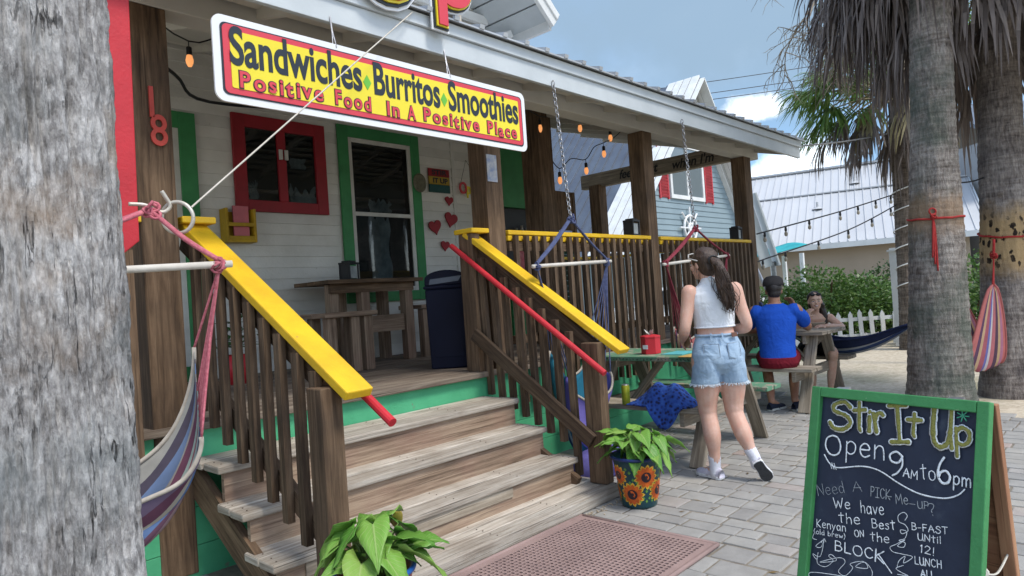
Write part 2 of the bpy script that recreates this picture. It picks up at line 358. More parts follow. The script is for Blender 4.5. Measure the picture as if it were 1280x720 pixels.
# ================================================================ GROUND
def ground_mat():
    m, t, b = newmat('sandy_ground'); l = t.links.new
    co = N(t, 'ShaderNodeTexCoord').outputs['Object']
    n = noise_node(t, co, .55, 6, .6); n2 = noise_node(t, co, 14, 7, .7)
    r = ramp(t, [(.30, (.33, .27, .19)), (.55, (.52, .45, .34)), (.75, (.60, .54, .43))]); l(n2.outputs['Fac'], r.inputs[0])
    rg = ramp(t, [(.50, (0, 0, 0)), (.62, (1, 1, 1))]); l(n.outputs['Fac'], rg.inputs[0])
    n3 = noise_node(t, co, 30, 4, .7); rr = ramp(t, [(.3, (.07, .09, .025)), (.7, (.20, .20, .08))]); l(n3.outputs['Fac'], rr.inputs[0])
    mu = N(t, 'ShaderNodeMath', operation='MULTIPLY'); l(rg.outputs[0], mu.inputs[0]); mu.inputs[1].default_value = .55
    mx_ = N(t, 'ShaderNodeMixRGB'); l(mu.outputs[0], mx_.inputs[0]); l(r.outputs[0], mx_.inputs[1]); l(rr.outputs[0], mx_.inputs[2])
    l(mx_.outputs[0], b.inputs['Base Color']); b.inputs['Roughness'].default_value = .95
    bp = N(t, 'ShaderNodeBump'); bp.inputs['Strength'].default_value = .5; bp.inputs['Distance'].default_value = .02; l(n2.outputs['Fac'], bp.inputs['Height']); l(bp.outputs[0], b.inputs['Normal'])
    return m
M['sand'] = ground_mat()
g = MB(); g.face([(-300, -300, -.012), (300, -300, -.012), (300, 300, -.012), (-300, 300, -.012)]); struct(g.build('ground', M['sand']))
g = MB(); g.face([(-1.3, -3.1, -.0065), (7.45, -3.1, -.0065), (7.45, 3.8, -.0065), (-1.3, 3.8, -.0065)]); struct(g.build('paver_bedding', paint('bedding_sand', (.27, .235, .185), (.13, .11, .085), 9, .95, .4, 80, island=0)))
def paver_mat():
    m, t, b = newmat('concrete_pavers'); l = t.links.new
    ge = N(t, 'ShaderNodeNewGeometry'); co = N(t, 'ShaderNodeTexCoord').outputs['Object']
    r = ramp(t, [(0, (.255, .245, .23)), (.5, (.295, .285, .265)), (.86, (.32, .308, .285)), (.94, (.325, .285, .26)), (1, (.34, .27, .24))]); l(ge.outputs['Random Per Island'], r.inputs[0])
    n = noise_node(t, co, 5, 8, .68); rv = N(t, 'ShaderNodeMapRange'); rv.inputs[3].default_value = .62; rv.inputs[4].default_value = 1.38; l(n.outputs['Fac'], rv.inputs[0])
    hs = N(t, 'ShaderNodeHueSaturation'); l(rv.outputs[0], hs.inputs['Value']); l(r.outputs[0], hs.inputs['Color'])
    n4 = noise_node(t, co, 1.1, 5, .6); r4 = ramp(t, [(.52, (0, 0, 0)), (.75, (.5, .5, .5))]); l(n4.outputs['Fac'], r4.inputs[0])
    mx_ = N(t, 'ShaderNodeMixRGB'); l(r4.outputs[0], mx_.inputs[0]); l(hs.outputs[0], mx_.inputs[1]); mx_.inputs[2].default_value = (.44, .40, .33, 1)
    l(mx_.outputs[0], b.inputs['Base Color']); b.inputs['Roughness'].default_value = .9; b.inputs['Specular IOR Level'].default_value = .2
    n2 = noise_node(t, co, 70, 8, .7); bp = N(t, 'ShaderNodeBump'); bp.inputs['Strength'].default_value = .5; bp.inputs['Distance'].default_value = .006; l(n2.outputs['Fac'], bp.inputs['Height']); l(bp.outputs[0], b.inputs['Normal'])
    return m
def pavers():
    m = MB(); rnd = random.Random(5); x = -1.2
    while x < 8.9:
        wx = rnd.choice((.13, .165, .165, .20)); y = -3.0+rnd.random()*.2
        while y < 4.0:
            ly = rnd.choice((.13, .17, .20, .20, .25))
            cx = x+wx/2; cy = y+ly/2
            lim = 7.75+.5*mnoise.noise(V((cy*.9, .3, 1)))+.25*mnoise.noise(V((cy*4, 2.3, 1))) + (.5 if cy > 2.3 else 0)
            if cx < lim and not (cy > 3.78) and not (1.5 < cx < 3.6 and cy > 2.98):
                gp = .006; z = rnd.uniform(-.003, .002); tx, ty = rnd.uniform(-.012, .012), rnd.uniform(-.012, .012)
                def q(px, py, dz): return (px, py, z+dz+(px-cx)*tx+(py-cy)*ty)
                j = lambda: rnd.uniform(-.004, .004)
                o = [(x+gp+j(), y+gp+j()), (x+wx-gp+j(), y+gp+j()), (x+wx-gp+j(), y+ly-gp+j()), (x+gp+j(), y+ly-gp+j())]
                s1 = [(cx+(a-cx)*.97, cy+(b_-cy)*.97) for a, b_ in o]; s2 = [(cx+(a-cx)*.86, cy+(b_-cy)*.88) for a, b_ in o]
                vs = [q(a, b_, -.03) for a, b_ in o]+[q(a, b_, -.007) for a, b_ in o]+[q(a, b_, -.0015) for a, b_ in s1]+[q(a, b_, 0) for a, b_ in s2]
                fs = [(12, 13, 14, 15)]
                for lv in range(3):
                    for k in range(4): fs.append((lv*4+k, lv*4+(k+1) % 4, lv*4+4+(k+1) % 4, lv*4+4+k))
                m.idx(vs, fs)
            y += ly
        x += wx
    return struct(m.build('pavement', paver_mat(), smooth=False))
pavers()
# loose sand swept against the bottom step
def drift():
    m = MB(); rnd = random.Random(3)
    for k in range(420):
        x = rnd.uniform(1.7, 3.9); y = 2.61-abs(rnd.gauss(0, .035)); r_ = rnd.uniform(.002, .007)
        m.ell((x, y, r_*.4), (r_, r_, r_*.8), 5, 3)
    o = m.build('gravel', paint('shell_grit', (.50, .43, .32), (.24, .17, .11), 30, .95, 0)); o['kind'] = 'stuff'
    tag(o, 'pale shell grit swept along the foot of the bottom step', 'grit')
drift()

# ================================================================ CAFE BUILDING
B = thing('cafe_building', 'white clapboard cafe with a raised timber porch, mint green skirt and metal roof', 'cafe', (5, 4, 0))
DZ = .82
def clap(mb, x0, x1, z0, z1, y, step=.112, ext=.018):
    z = z0
    while z < z1-.01:
        h = min(step, z1-z); o = random.random()*30
        vs = [(x0, y, z), (x1, y, z), (x1, y-ext, z), (x0, y-ext, z), (x0, y-.004, z+h), (x1, y-.004, z+h), (x0, y, z+h), (x1, y, z+h)]
        mb.idx(vs, [(0, 1, 2, 3)[::-1], (3, 2, 5, 4), (4, 5, 7, 6)], [[(0, 0)]*4, [(o, z), (o+x1-x0, z), (o+x1-x0, z+h), (o, z+h)], [(0, 0)]*4])
        z += h
m = MB(); clap(m, -.4, 6.5, .5, 4.25, 6.3); m.box((6.44, 6.262, .8), (6.56, 6.32, 4.2)); m.box((5.78, 6.274, .82), (5.83, 6.3, 4.0))
m.box((-.4, 6.3, .3), (7.6, 6.5, 4.3)); m.box((7.5, 6.5, .3), (7.6, 11, 4.3)); m.box((-.4, 6.5, .3), (-.3, 11, 4.3))
m.build('wall', M['siding'], B)
m = MB(); m.box((6.56, 6.20, 2.62), (7.5, 6.3, 4.0)); m.box((6.56, 6.24, .82), (6.66, 6.3, 2.62)); m.box((7.4, 6.2, .82), (7.5, 6.3, 2.62)); m.box((6.66, 6.20, .82), (7.4, 6.3, 1.62)); m.build('service_hatch', M['green'], B)
m = MB(); m.box((6.66, 6.285, 1.62), (7.4, 6.297, 2.62)); m.build('hatch_recess', M['black'], B)
# deck
m = MB(); y = 3.93
while y < 6.3:
    m.box((.2, y, DZ-.038), (9.1, min(y+.137, 6.3), DZ+random.uniform(-.002, .002)), 0); y += .143
m.box((7.6, 6.3, .78), (9.1, 6.6, DZ)); m.build('deck', M['deckwood'], B, bevel=.004)
m = MB(); m.box((.2, 3.755, DZ-.04), (9.1, 3.925, DZ+.002)); m.build('deck_nosing', M['deckwood'], B, bevel=.006)
m = MB()
for z0, z1 in ((.575, .778), (.37, .572), (.165, .367), (-.01, .162)): m.box((.2, 3.80, z0), (9.1, 3.83, z1), 0)
m.build('skirt', M['skirt'], B, bevel=.003)
m = MB(); m.box((9.08, 3.83, 0), (9.1, 11, .78)); m.box((.2, 3.83, 0), (.22, 11, .78)); m.build('side_skirt', M['skirt'], B)
# steps
M['rusty'] = paint('rusty_nail', (.10, .06, .04), (.04, .025, .02), 60, .7, 0)
def tread(y0, y1, z, x0=1.43, x1=3.67, n=2, th=.04):
    m = MB(); st = (y1-y0)/n
    for k in range(n): m.box((x0+random.uniform(-.006, .006), y0+k*st+.005, z-th), (x1+random.uniform(-.008, .008), y0+(k+1)*st-.005, z+random.uniform(-.003, .003)), 0)
    t_ = m.build('tread', M['tread'], B, bevel=.009); m = MB()
    for k in range(n):
        for q in range(5):
            for yy in (.3, .7): m.lathe([(.0042, -.001), (.0042, .0012), (0, .0015)], (lerp(x0+.04, x1-.04, q/4)+random.uniform(-.01, .01), y0+(k+yy)*st, z+.0022), 8)
    m.build('nail_heads', M['rusty'], t_)
tread(2.63, 2.99, .08, 1.43, 3.80, 3, .08); tread(2.895, 3.20, .255); tread(3.155, 3.46, .445); tread(3.415, 3.80, .635)
for y, z0, z1 in ((2.925, .081, .214), (3.185, .256, .404), (3.445, .446, .594)):
    m = MB(); m.box((1.47, y, z0), (3.645, y+.03, z1), 0); m.build('riser', M['riser'], B)
m = MB(); m.box((1.6, 2.915, .150), (3.02, 2.924, .212), 0); m.build('riser_patch', M['grey_wood'], B)['label'] = 'pale grey board nailed under the lowest tread'
for x in (1.47, 3.63):
    m = MB(); m.beam((x, 2.90, .05), (x, 3.785, .515), .04, .17); m.build('stringer', M['post'], B)
# posts and beams
def post(x0, x1, y0, y1, z0, z1, mat='post'):
    m = MB(); m.box((x0, y0, z0), (x1, y1, z1), 2); return m.build('porch_post', M[mat], B, bevel=.008)
post(1.27, 1.457, 3.79, 3.975, .02, 3.08); post(3.855, 4.05, 3.79, 3.98, DZ, 3.08); post(6.285, 6.475, 3.79, 3.98, DZ, 3.08); post(8.83, 9.045, 3.79, 3.98, DZ, 3.08)
post(6.0, 6.25, 5.0, 5.28, DZ, 3.66); post(8.86, 9.06, 6.2, 6.4, DZ, 3.1)
m = MB(); m.box((-.3, 3.785, 3.08), (9.3, 3.96, 3.345), 0); m.build('beam', M['ceiling'], B, bevel=.005)
m = MB(); m.box((8.93, 3.965, 3.075), (9.06, 6.6, 3.30), 1); m.build('beam', M['grey_wood'], B, bevel=.005)
m = MB(); m.box((-.6, 3.285, 3.025), (9.5, 3.32, 3.165), 0); m.box((-.6, 3.262, 3.168), (9.52, 3.32, 3.245), 0); m.build('fascia', M['fascia'], B, bevel=.003)
SL = .27
m = MB()
def ry(y): return 3.262+SL*(y-3.23)
ang = math.atan(SL)
m.idx([(-.7, 3.22, ry(3.22)), (9.56, 3.22, ry(3.22)), (9.56, 6.9, ry(6.9)), (-.7, 6.9, ry(6.9))], [(0, 1, 2, 3)])
m.idx([(-.7, 3.22, ry(3.22)-.012), (9.56, 3.22, ry(3.22)-.012), (9.56, 6.9, ry(6.9)-.012), (-.7, 6.9, ry(6.9)-.012)], [(3, 2, 1, 0)])
m.idx([(-.7, 3.22, ry(3.22)), (9.56, 3.22, ry(3.22)), (9.56, 3.22, ry(3.22)-.012), (-.7, 3.22, ry(3.22)-.012)], [(3, 2, 1, 0)])
x = -.66
while x < 9.55:
    m.beam((x, 3.21, ry(3.21)+.012), (x, 6.9, ry(6.9)+.012), .045, .028); x += .235
m.build('roof', M['metalroof'], B)
m = MB(); y = 3.33
while y < 6.28:
    m.box((-.6, y, ry(y)-.155), (9.4, y+.14, ry(y)-.14+.0), 0); y += .146
for k in range(17): m.beam((-.4+k*.6, 3.33, ry(3.33)-.20), (-.4+k*.6, 6.28, ry(6.28)-.20), .04, .09)
m.build('ceiling', M['ceiling'], B)
m = MB(); m.beam((9.475, 3.33, ry(3.33)-.085), (9.475, 6.9, ry(6.9)-.085), .03, .15); m.build('rake_board', M['fascia'], B)
m = MB(); m.idx([(-1, 6.7, ry(6.7)+.05), (8, 6.7, ry(6.7)+.05), (8, 9, 5.7), (-1, 9, 5.7), (-1, 11.4, 4.2), (8, 11.4, 4.2)], [(0, 1, 2, 3), (3, 2, 5, 4)]); m.build('upper_roof', M['metalroof'], B, solid=.04)
# dormer over the roof sign: a little open gable on a post with a brace
xe, y0, y1, ze = 5.39, 4.2, 5.0, 4.22
rx, rz = xe-1.5, ze+1.35
m = MB()
for sx in (1, -1):
    ex = rx+sx*1.5
    m.idx([(rx, y0, rz), (ex, y0, ze), (ex, 7.5, ze), (rx, 7.5, rz)], [(0, 1, 2, 3) if sx > 0 else (3, 2, 1, 0)])
m.build('dormer_roof', M['metalroof'], B, solid=.03)
m = MB()
for sx in (1, -1):
    for k in range(9):
        t0, t1 = k/9+.004, (k+1)/9-.004
        a = V((lerp(rx, rx+sx*1.5, t0), 0, lerp(rz, ze, t0)-.05)); b = V((lerp(rx, rx+sx*1.5, t1), 0, lerp(rz, ze, t1)-.05))
        m.idx([a+V((0, y0+.06, 0)), b+V((0, y0+.06, 0)), b+V((0, y1, 0)), a+V((0, y1, 0))], [(0, 1, 2, 3)], [[(0, a.z), (0, b.z), (1.5, b.z), (1.5, a.z)]])
m.build('dormer_soffit', M['fascia'], B, solid=.012)
m = MB()
for sx in (1, -1):
    m.beam((rx, y0+.0, rz-.06), (rx+sx*1.54, y0+.0, ze-.06), .045, .15); m.beam((rx, y0-.03, rz-.01), (rx+sx*1.56, y0-.03, ze-.01), .02, .07)
    m.beam((rx+sx*1.5, y0+.03, ze-.07), (rx+sx*1.5, y1, ze-.07), .04, .13)
m.build('dormer_trim', M['white'], B, bevel=.004)
m = MB(); clap(m, rx-1.3, rx+1.3, 3.9, 5.2, y1+.02); m.build('dormer_wall', M['siding'], B)
m = MB(); m.box((rx+.98, y1-.03, 3.8), (rx+1.06, y1+.015, ze-.02)); m.beam((rx+.9, y1-.05, 3.95), (rx+1.42, y0+.5, ze-.05), .07, .07); m.beam((rx+.3, y1-.06, 4.35), (rx+1.3, y1-.06, 4.35), .06, .09)
m.build('dormer_bracket', M['white'], B, bevel=.004)

# windows and door
M['interior'] = paint('dark_room', (.012, .014, .016), (.03, .028, .025), 3, .8, 0, island=0); M['pale_reflection'] = paint('reflected_sky', (.22, .25, .27), (.10, .12, .13), 9, .9, 0)  # flat dark sheet for the unlit room, pale sheets painted as reflected sky
def clearglass():
    m, t, b = newmat('window_pane'); l = t.links.new; o = t.nodes['Material Output']; tr = N(t, 'ShaderNodeBsdfTransparent'); tr.inputs[0].default_value = (.62, .68, .68, 1); gl = N(t, 'ShaderNodeBsdfGlossy'); gl.inputs['Roughness'].default_value = .03
    fr = N(t, 'ShaderNodeFresnel'); fr.inputs[0].default_value = 1.52; ms = N(t, 'ShaderNodeMixShader'); mu = N(t, 'ShaderNodeMath', operation='MULTIPLY_ADD'); mu.inputs[1].default_value = 1.3; mu.inputs[2].default_value = .03; l(fr.outputs[0], mu.inputs[0]); l(mu.outputs[0], ms.inputs[0]); l(tr.outputs[0], ms.inputs[1]); l(gl.outputs[0], ms.inputs[2]); l(ms.outputs[0], o.inputs[0]); return m
M['clearglass'] = clearglass()
def window(x0, x1, z0, z1, trim, tw, sill=True, sash=None, double=False, name='window', inner=None, reflections=()):
    y = 6.276
    m = MB(); t = tw
    m.box((x0, y-.035, z0), (x0+t, y, z1), 2); m.box((x1-t, y-.035, z0), (x1, y, z1), 2); m.box((x0+t, y-.033, z1-t), (x1-t, y, z1), 0); m.box((x0+t, y-.033, z0), (x1-t, y, z0+t*.9), 0)
    if double: m.box(((x0+x1)/2-.045, y-.03, z0+t*.9), ((x0+x1)/2+.045, y, z1-t), 2)
    f = m.build(name, trim, B, bevel=.004)
    gx0, gx1, gz0, gz1 = x0+t, x1-t, z0+t*.9, z1-t
    if inner:
        m = MB(); s = .05
        m.box((gx0, y-.02, gz0), (gx0+s, y+.002, gz1), 2); m.box((gx1-s, y-.02, gz0), (gx1, y+.002, gz1), 2); m.box((gx0+s, y-.018, gz1-s), (gx1-s, y+.002, gz1), 0); m.box((gx0+s, y-.018, gz0), (gx1-s, y+.002, gz0+s), 0)
        if sash: m.box((gx0+s, y-.016, sash-.022), (gx1-s, y+.002, sash+.022), 0)
        m.build('sash', inner, f, bevel=.003)
    m = MB(); m.face([(gx0, y-.006, gz0), (gx1, y-.006, gz0), (gx1, y-.006, gz1), (gx0, y-.006, gz1)]); m.build('pane', M['clearglass'], f)
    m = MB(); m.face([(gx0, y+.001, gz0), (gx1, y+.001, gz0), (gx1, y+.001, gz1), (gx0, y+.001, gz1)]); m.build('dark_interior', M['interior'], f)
    for c in reflections:  # wavy pale sheets behind the pane stand in for sky reflected on it
        m = MB(); m.grid(lambda u, v: (lerp(c[0], c[1], u)+.012*math.sin(v*9)+.02*mnoise.noise(V((u*5, v*5, c[0]))), y-.003+.002*math.sin(u*26), lerp(c[2], c[3]+c[4]*mnoise.noise(V((u*7, .3, c[0]))), v)), 22, 10); m.build('pale_reflection', M['pale_reflection'], f, smooth=True)
    return f
f = window(2.945, 3.95, 2.395, 3.345, M['darkred'], .125, double=True, reflections=((3.52, 3.82, 2.51, 2.66, .16), (3.08, 3.18, 2.52, 2.68, .1), (3.54, 3.72, 2.86, 2.97, .02)))
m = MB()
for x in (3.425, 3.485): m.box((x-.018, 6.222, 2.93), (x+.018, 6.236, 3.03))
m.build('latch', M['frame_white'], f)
f = window(4.115, 5.235, 1.44, 3.40, M['green'], .125, inner=M['frame_white'], sash=2.43, reflections=((4.46, 4.74, 1.68, 2.40, .1), (4.48, 4.78, 2.46, 2.58, .06)))
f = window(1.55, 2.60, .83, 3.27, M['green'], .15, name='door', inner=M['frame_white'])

# ---- railings
def railing(p0, p1, mat, w=.14, th=.038, name='railing', under=True):
    m = MB(); m.beam(p0, p1, w, th)
    r_ = m.build(name, mat, B, bevel=.008); return r_
for x0, x1 in ((4.055, 6.28), (6.48, 8.825)):
    m = MB(); m.box((x0, 3.765, 1.905), (x1, 3.905, 1.943), 0); m.box((x0, 3.772, 1.855), (x1, 3.87, 1.900), 0)
    rl = m.build('railing', M['yellow'], B, bevel=.006)
    n = int((x1-x0)/.112)
    for k in range(n):
        x = x0+(k+.5)*(x1-x0)/n+random.uniform(-.008, .008); zb = .52+random.uniform(-.02, .02)
        b = MB(); b.beam((x, 3.738+random.uniform(-.004, .004), zb), (x+random.uniform(-.01, .01), 3.741, 1.895), .042, .034, (0, 1, 0)); b.build('baluster', M['baluster'], rl)
    b = MB(); b.box((x0, 3.765, 1.77), (x1, 3.80, 1.845), 0); b.box((x0, 3.765, 1.0), (x1, 3.80, 1.07), 0); b.build('cross_rail', M['baluster'], rl)
# railing on the far side of the porch
m = MB(); m.box((8.93, 4.0, 1.905), (9.07, 6.2, 1.943), 1); rl = m.build('railing', M['yellow'], B, bevel=.006)
for k in range(18):
    b = MB(); y = 4.06+k*.12; b.beam((9.06, y, .5), (9.06, y, 1.9), .042, .034, (1, 0, 0)); b.build('baluster', M['baluster'], rl)
m = MB(); m.box((7.62, 6.24, 1.905), (8.85, 6.38, 1.943), 0); rl = m.build('railing', M['yellow'], B, bevel=.006)
for k in range(10):
    b = MB(); x = 7.68+k*.122; b.beam((x, 6.37, .5), (x, 6.37, 1.9), .042, .034, (0, 1, 0)); b.build('baluster', M['baluster'], rl)
# right stair railing
rr0, rr1 = V((3.725, 3.90, 1.915)), V((3.84, 2.575, .968))
m = MB(); m.beam(rr0, rr1, .14, .04); m.box((3.65, 3.78, 1.915), (3.845, 3.99, 1.953)); rl = m.build('stair_railing', M['yellow'], B, bevel=.007)
def rz_(y): return lerp(rr0.z, rr1.z, (rr0.y-y)/(rr0.y-rr1.y))
m = MB(); dn = V((0, .055, -.095)); m.beam(rr0+V((0.01, -.03, 0))+dn, rr1+V((-.02, .13, .06))+dn, .04, .15); m.build('under_rail', M['baluster'], rl, bevel=.004)
m = MB(); m.box((3.695, 2.69, .085), (3.785, 2.83, 1.04), 2); m.build('newel_post', M['post'], rl, bevel=.006)
m = MB(); m.box((3.66, 3.80, DZ), (3.75, 3.95, 1.91), 2); m.build('newel_post', M['post'], rl, bevel=.006)
m = MB(); m.tube([(3.625, 4.0, 1.83), (3.635, 2.60, .845)], .021, 12); m.build('handrail', M['red'], rl, smooth=False)
m = MB(); m.beam((3.64, 3.82, 1.12), (3.665, 2.76, .375), .035, .10); m.build('lower_rail', M['baluster'], rl, bevel=.004)
for k in range(8):
    y = 2.93+k*.118; b = MB(); zb = .30+max(0, (y-2.95))*.42 if k > 0 else .12
    b.beam((3.715+k*.002, y, zb), (3.70, y, rz_(y)-.10), .04, .045, (0, 1, 0)); b.build('baluster', M['baluster'], rl)
# left stair railing
l0, l1 = V((1.555, 3.90, 1.925)), V((1.645, 2.46, 1.015))
m = MB(); m.beam(l0, l1, .142, .045); m.box((1.475, 3.78, 1.912), (1.66, 3.98, 1.95)); rl = m.build('stair_railing', M['yellow'], B, bevel=.007)
def lz(y): return lerp(l0.z, l1.z, (l0.y-y)/(l0.y-l1.y))
m = MB(); m.beam(l0+V((-.02, .02, -.09)), l1+V((-.02, .22, .05)), .04, .12); m.build('under_rail', M['baluster'], rl)
m = MB(); m.box((1.52, 2.56, .08), (1.625, 2.68, 1.05), 2); m.build('newel_post', M['post'], rl, bevel=.006)
m = MB(); m.tube([(1.72, 3.9, 1.78), (1.735, 2.36, .885)], .021, 12); m.build('handrail', M['red'], rl)
m = MB(); m.beam((1.545, 3.80, 1.075), (1.6, 2.66, .33), .035, .09); m.build('lower_rail', M['baluster'], rl)
for k in range(9):
    y = 3.73-k*.131+random.uniform(-.01, .01); x = 1.50+k*.008; zb = .885-k*.079
    b = MB(); b.beam((x, y, zb), (x+.005, y, lz(y)-.035), .036, .05, (0, 1, 0)); b.build('baluster', M['baluster'], rl)
# porch railing left of the steps, beyond the numbered post
m = MB(); m.box((.22, 3.765, 1.905), (1.265, 3.905, 1.943), 0); rl = m.build('railing', M['yellow'], B, bevel=.006)
for k in range(9):
    b = MB(); x = .28+k*.112; b.beam((x, 3.74, .5), (x, 3.74, 1.9), .042, .034, (0, 1, 0)); b.build('baluster', M['baluster'], rl)
b = MB(); b.box((1.10, 3.66, .3), (1.18, 3.73, 1.75)); b.build('nailer', M['post'], rl)
# painted words on the end beam
m = MB(); text_into(m, 'feel most', (8.925, 5.85, 3.13), (0, -1, 0), (0, 0, 1), .19, .95, offset=.004, shear=.25); m.build('painted_words', M['black'], B); m = MB(); text_into(m, "when I'm", (8.925, 4.93, 3.115), (0, -1, 0), (0, 0, 1), .19, .95, offset=.003, shear=.25)
m.build('painted_words', M['black'], B)
# ================================================================ SIGNS
def rrect(w_, h_, r_, n=6):
    o = []
    for cx, cy, a0 in ((w_/2-r_, h_/2-r_, 0), (-w_/2+r_, h_/2-r_, 90), (-w_/2+r_, -h_/2+r_, 180), (w_/2-r_, -h_/2+r_, 270)):
        for k in range(n+1):
            a = R(a0+90*k/n); o.append((cx+r_*math.cos(a), cy+r_*math.sin(a)))
    return o
M['sign_white'] = paint('sign_white', (.76, .77, .78), (.68, .69, .70), 2, .35, .02, island=0)
M['sign_yellow'] = paint('sign_yellow', (.78, .655, .035), (.72, .59, .025), 1.5, .35, .02, island=0)
M['sign_red'] = paint('sign_red', (.62, .055, .075), (.56, .04, .06), 2, .35, .02, island=0)
M['sign_black'] = paint('sign_black', (.02, .026, .035), None, 2, .35, 0, island=0)
M['sign_green'] = paint('sign_green', (.16, .52, .05), None, 2, .35, 0, island=0)
SX, SZ, SY = 2.61, 2.667, 3.25
T = thing('menu_sign', 'long yellow sign reading Sandwiches Burritos Smoothies hung under the eave', 'sign', (SX, SY, SZ-.22))
EX, EZ = (1, 0, 0), (0, 0, 1)
ex_ = V(EX); ez_ = V(EZ)
def plate(w_, h_, r_, y, th): m = MB(); m.prism(rrect(w_, h_, r_), (SX, y, SZ), EX, EZ, th); return m
plate(2.30, .435, .05, SY, .012).build('board', M['sign_white'], T)
plate(2.225, .365, .03, SY-.0075, .003).build('dark_border', M['sign_black'], T)
plate(2.205, .350, .028, SY-.0105, .003).build('red_border', M['sign_red'], T)
plate(2.135, .290, .01, SY-.0135, .003).build('yellow_panel', M['sign_yellow'], T)
def fit_text(mb, s, x0, x1, zb, capz, y, off=0, th=.002):
    size = capz/.70; w0 = text_width(s, size, 1); return text_into(mb, s, (x0, y, zb), EX, EZ, size, (x1-x0)/w0, th, off)
m = MB()
for s, x0, x1 in (('Sandwiches', 1.535, 2.315), ('Burritos', 2.395, 2.915), ('Smoothies', 2.99, 3.665)): fit_text(m, s, x0, x1, 2.645, .188, SY-.0165, .0065)
m.build('lettering', M['sign_black'], T)
m = MB()
for x in (2.355, 2.953): m.prism([(0, .045), (.028, 0), (0, -.045), (-.028, 0)], (x, SY-.0165, 2.70), EX, EZ, .002)
m.build('diamond', M['sign_green'], T)
rnd = random.Random(4)
for s, x0, x1 in (('Positive', 1.575, 2.07), ('Food', 2.125, 2.385), ('In', 2.48, 2.595), ('A', 2.645, 2.715), ('Positive', 2.765, 3.275), ('Place', 3.335, 3.655)):
    mk, mr_ = MB(), MB(); x = x0; tot = sum(text_width(c, .12, 1)+.019 for c in s); k = (x1-x0)/tot
    for c in s:
        wd = text_width(c, .12, 1)*k; dz = rnd.uniform(-.006, .006)
        text_into(mk, c, (x, SY-.0165, 2.533+dz), EX, EZ, .118, k, .002, .0072)
        text_into(mr_, c, (x, SY-.0188, 2.533+dz), EX, EZ, .118, k, .002, .0022); x += wd+.019*k
    mk.build('script_outline', M['sign_black'], T); mr_.build('script_lettering', M['sign_red'], T)
for x in (2.156, 3.021):
    m = MB(); m.tube([(x-.008, SY, 2.87), (x, SY+.012, 2.95), (x+.006, SY+.035, 3.06)], .004, 6); m.tube([(x+.01, SY-.008, 2.868), (x+.004, SY+.01, 2.95), (x+.004, SY+.03, 3.05)], .004, 6); m.build('hook', M['steel'], T)

T = thing('roof_sign', 'big cut out sign with yellow rimmed red letters standing on the roof edge', 'sign', (2.5, 3.2, 3.25))
RS = ((.062, M['sign_white'], 3.222), (.042, M['sign_black'], 3.209), (.024, M['sign_yellow'], 3.196), (.008, M['sign_red'], 3.183))
for off, mt, y in RS:
    m = MB(); x = 1.45; XP = {'I': 1.35, 't': 1.72, 'U': 2.27, 'p': 2.875, ' ': 0}
    for c, dz, kx in (('I', .0, 1.0), ('t', .05, 1.0), (' ', 0, 1), ('U', -.085, .80), ('p', .0, .66)):
        if c == ' ': continue
        x = XP[c]
        wd = text_width(c, .90, kx)
        text_into(m, c, (x, y, (3.325 if c in 'pU' else 3.40)+dz), EX, (0, 0, .58) if c == 'p' else EZ, 1.1 if c == 'p' else .90, kx, .012, off); x += wd+.10
    m.build({0: 'back_layer', 1: 'outline', 2: 'rim', 3: 'lettering'}[RS.index((off, mt, y))], mt, T)
for x in (1.4, 2.3, 3.1):
    m = MB(); m.beam((x, 3.255, 3.27), (x, 3.255, 4.1), .05, .05); m.build('support', M['grey_wood'], T)
m = MB(); m.box((3.72, 3.95, 3.42), (3.86, 4.06, 4.35), 2)
m.build('support', M['tread'], T)

# house number
T = thing('house_number', 'red metal numerals 1 and 8 screwed to the left porch post', 'house number', (1.36, 3.787, 2.36))
for c, x, z in (('1', 1.305, 2.475), ('8', 1.335, 2.325)):
    m = MB(); text_into(m, c, (x, 3.781, z), EX, EZ, .235, .8, .012, .002); m.build('numeral', paint('numeral_red', (.58, .07, .05), None, 9, .5, island=0), T)
# red plank in front of the left post
m = MB(); m.prism([(-.058, 3.35-2.3), (.058, 3.35-2.3), (.06, 1.765-2.3), (-.055, 1.665-2.3)], (1.075, 3.42, 2.3), (1, 0, 0), (0.016, 0, 1), .05)
tag(m.build('plank', M['red'], loc=(1.07, 3.42, 1.67), bevel=.005), 'bright red upright plank with a slanted bottom end beside the numbered post', 'plank')

# ---- things on the back wall
def heart(s):
    o = []
    for k in range(28):
        t = 2*math.pi*k/28; o.append((s*.0625*16*math.sin(t)**3/2, s*.0625*(13*math.cos(t)-5*math.cos(2*t)-2*math.cos(3*t)-math.cos(4*t))/2))
    return o[::-1]
for x, z, s, rot, lab in ((5.69, 2.655, .13, -.1, 'small dark red wooden heart directly below the striped sign'), (5.43, 2.32, .20, .2, 'large dark red heart hanging nearest the tall window'), (5.70, 2.42, .21, -.25, 'large dark red heart nearest the wall corner strip'), (5.575, 2.09, .14, -.1, 'lowest small dark red heart on the clapboard wall')):
    m = MB(); m.prism(heart(s), (x, 6.262, z), (math.cos(rot), 0, math.sin(rot)), (-math.sin(rot), 0, math.cos(rot)), .016)
    tag(m.build('wooden_heart', M['darkred'], loc=(x, 6.262, z), bevel=.003), lab, 'heart', 'red hearts on the cafe wall')
T = thing('striped_sign', 'small wooden sign of red, yellow and green boards reading STIR IT UP', 'sign', (5.54, 6.26, 2.74))
for z0, z1, mt in ((2.945, 3.04, M['darkred']), (2.845, 2.942, paint('ochre_board', (.45, .30, .035), None, 8)), (2.745, 2.842, paint('dark_teal_board', (.015, .09, .085), None, 8))):
    m = MB(); m.box((5.375, 6.25, z0), (5.71, 6.27, z1), 0); m.build('board', mt, T, bevel=.003)
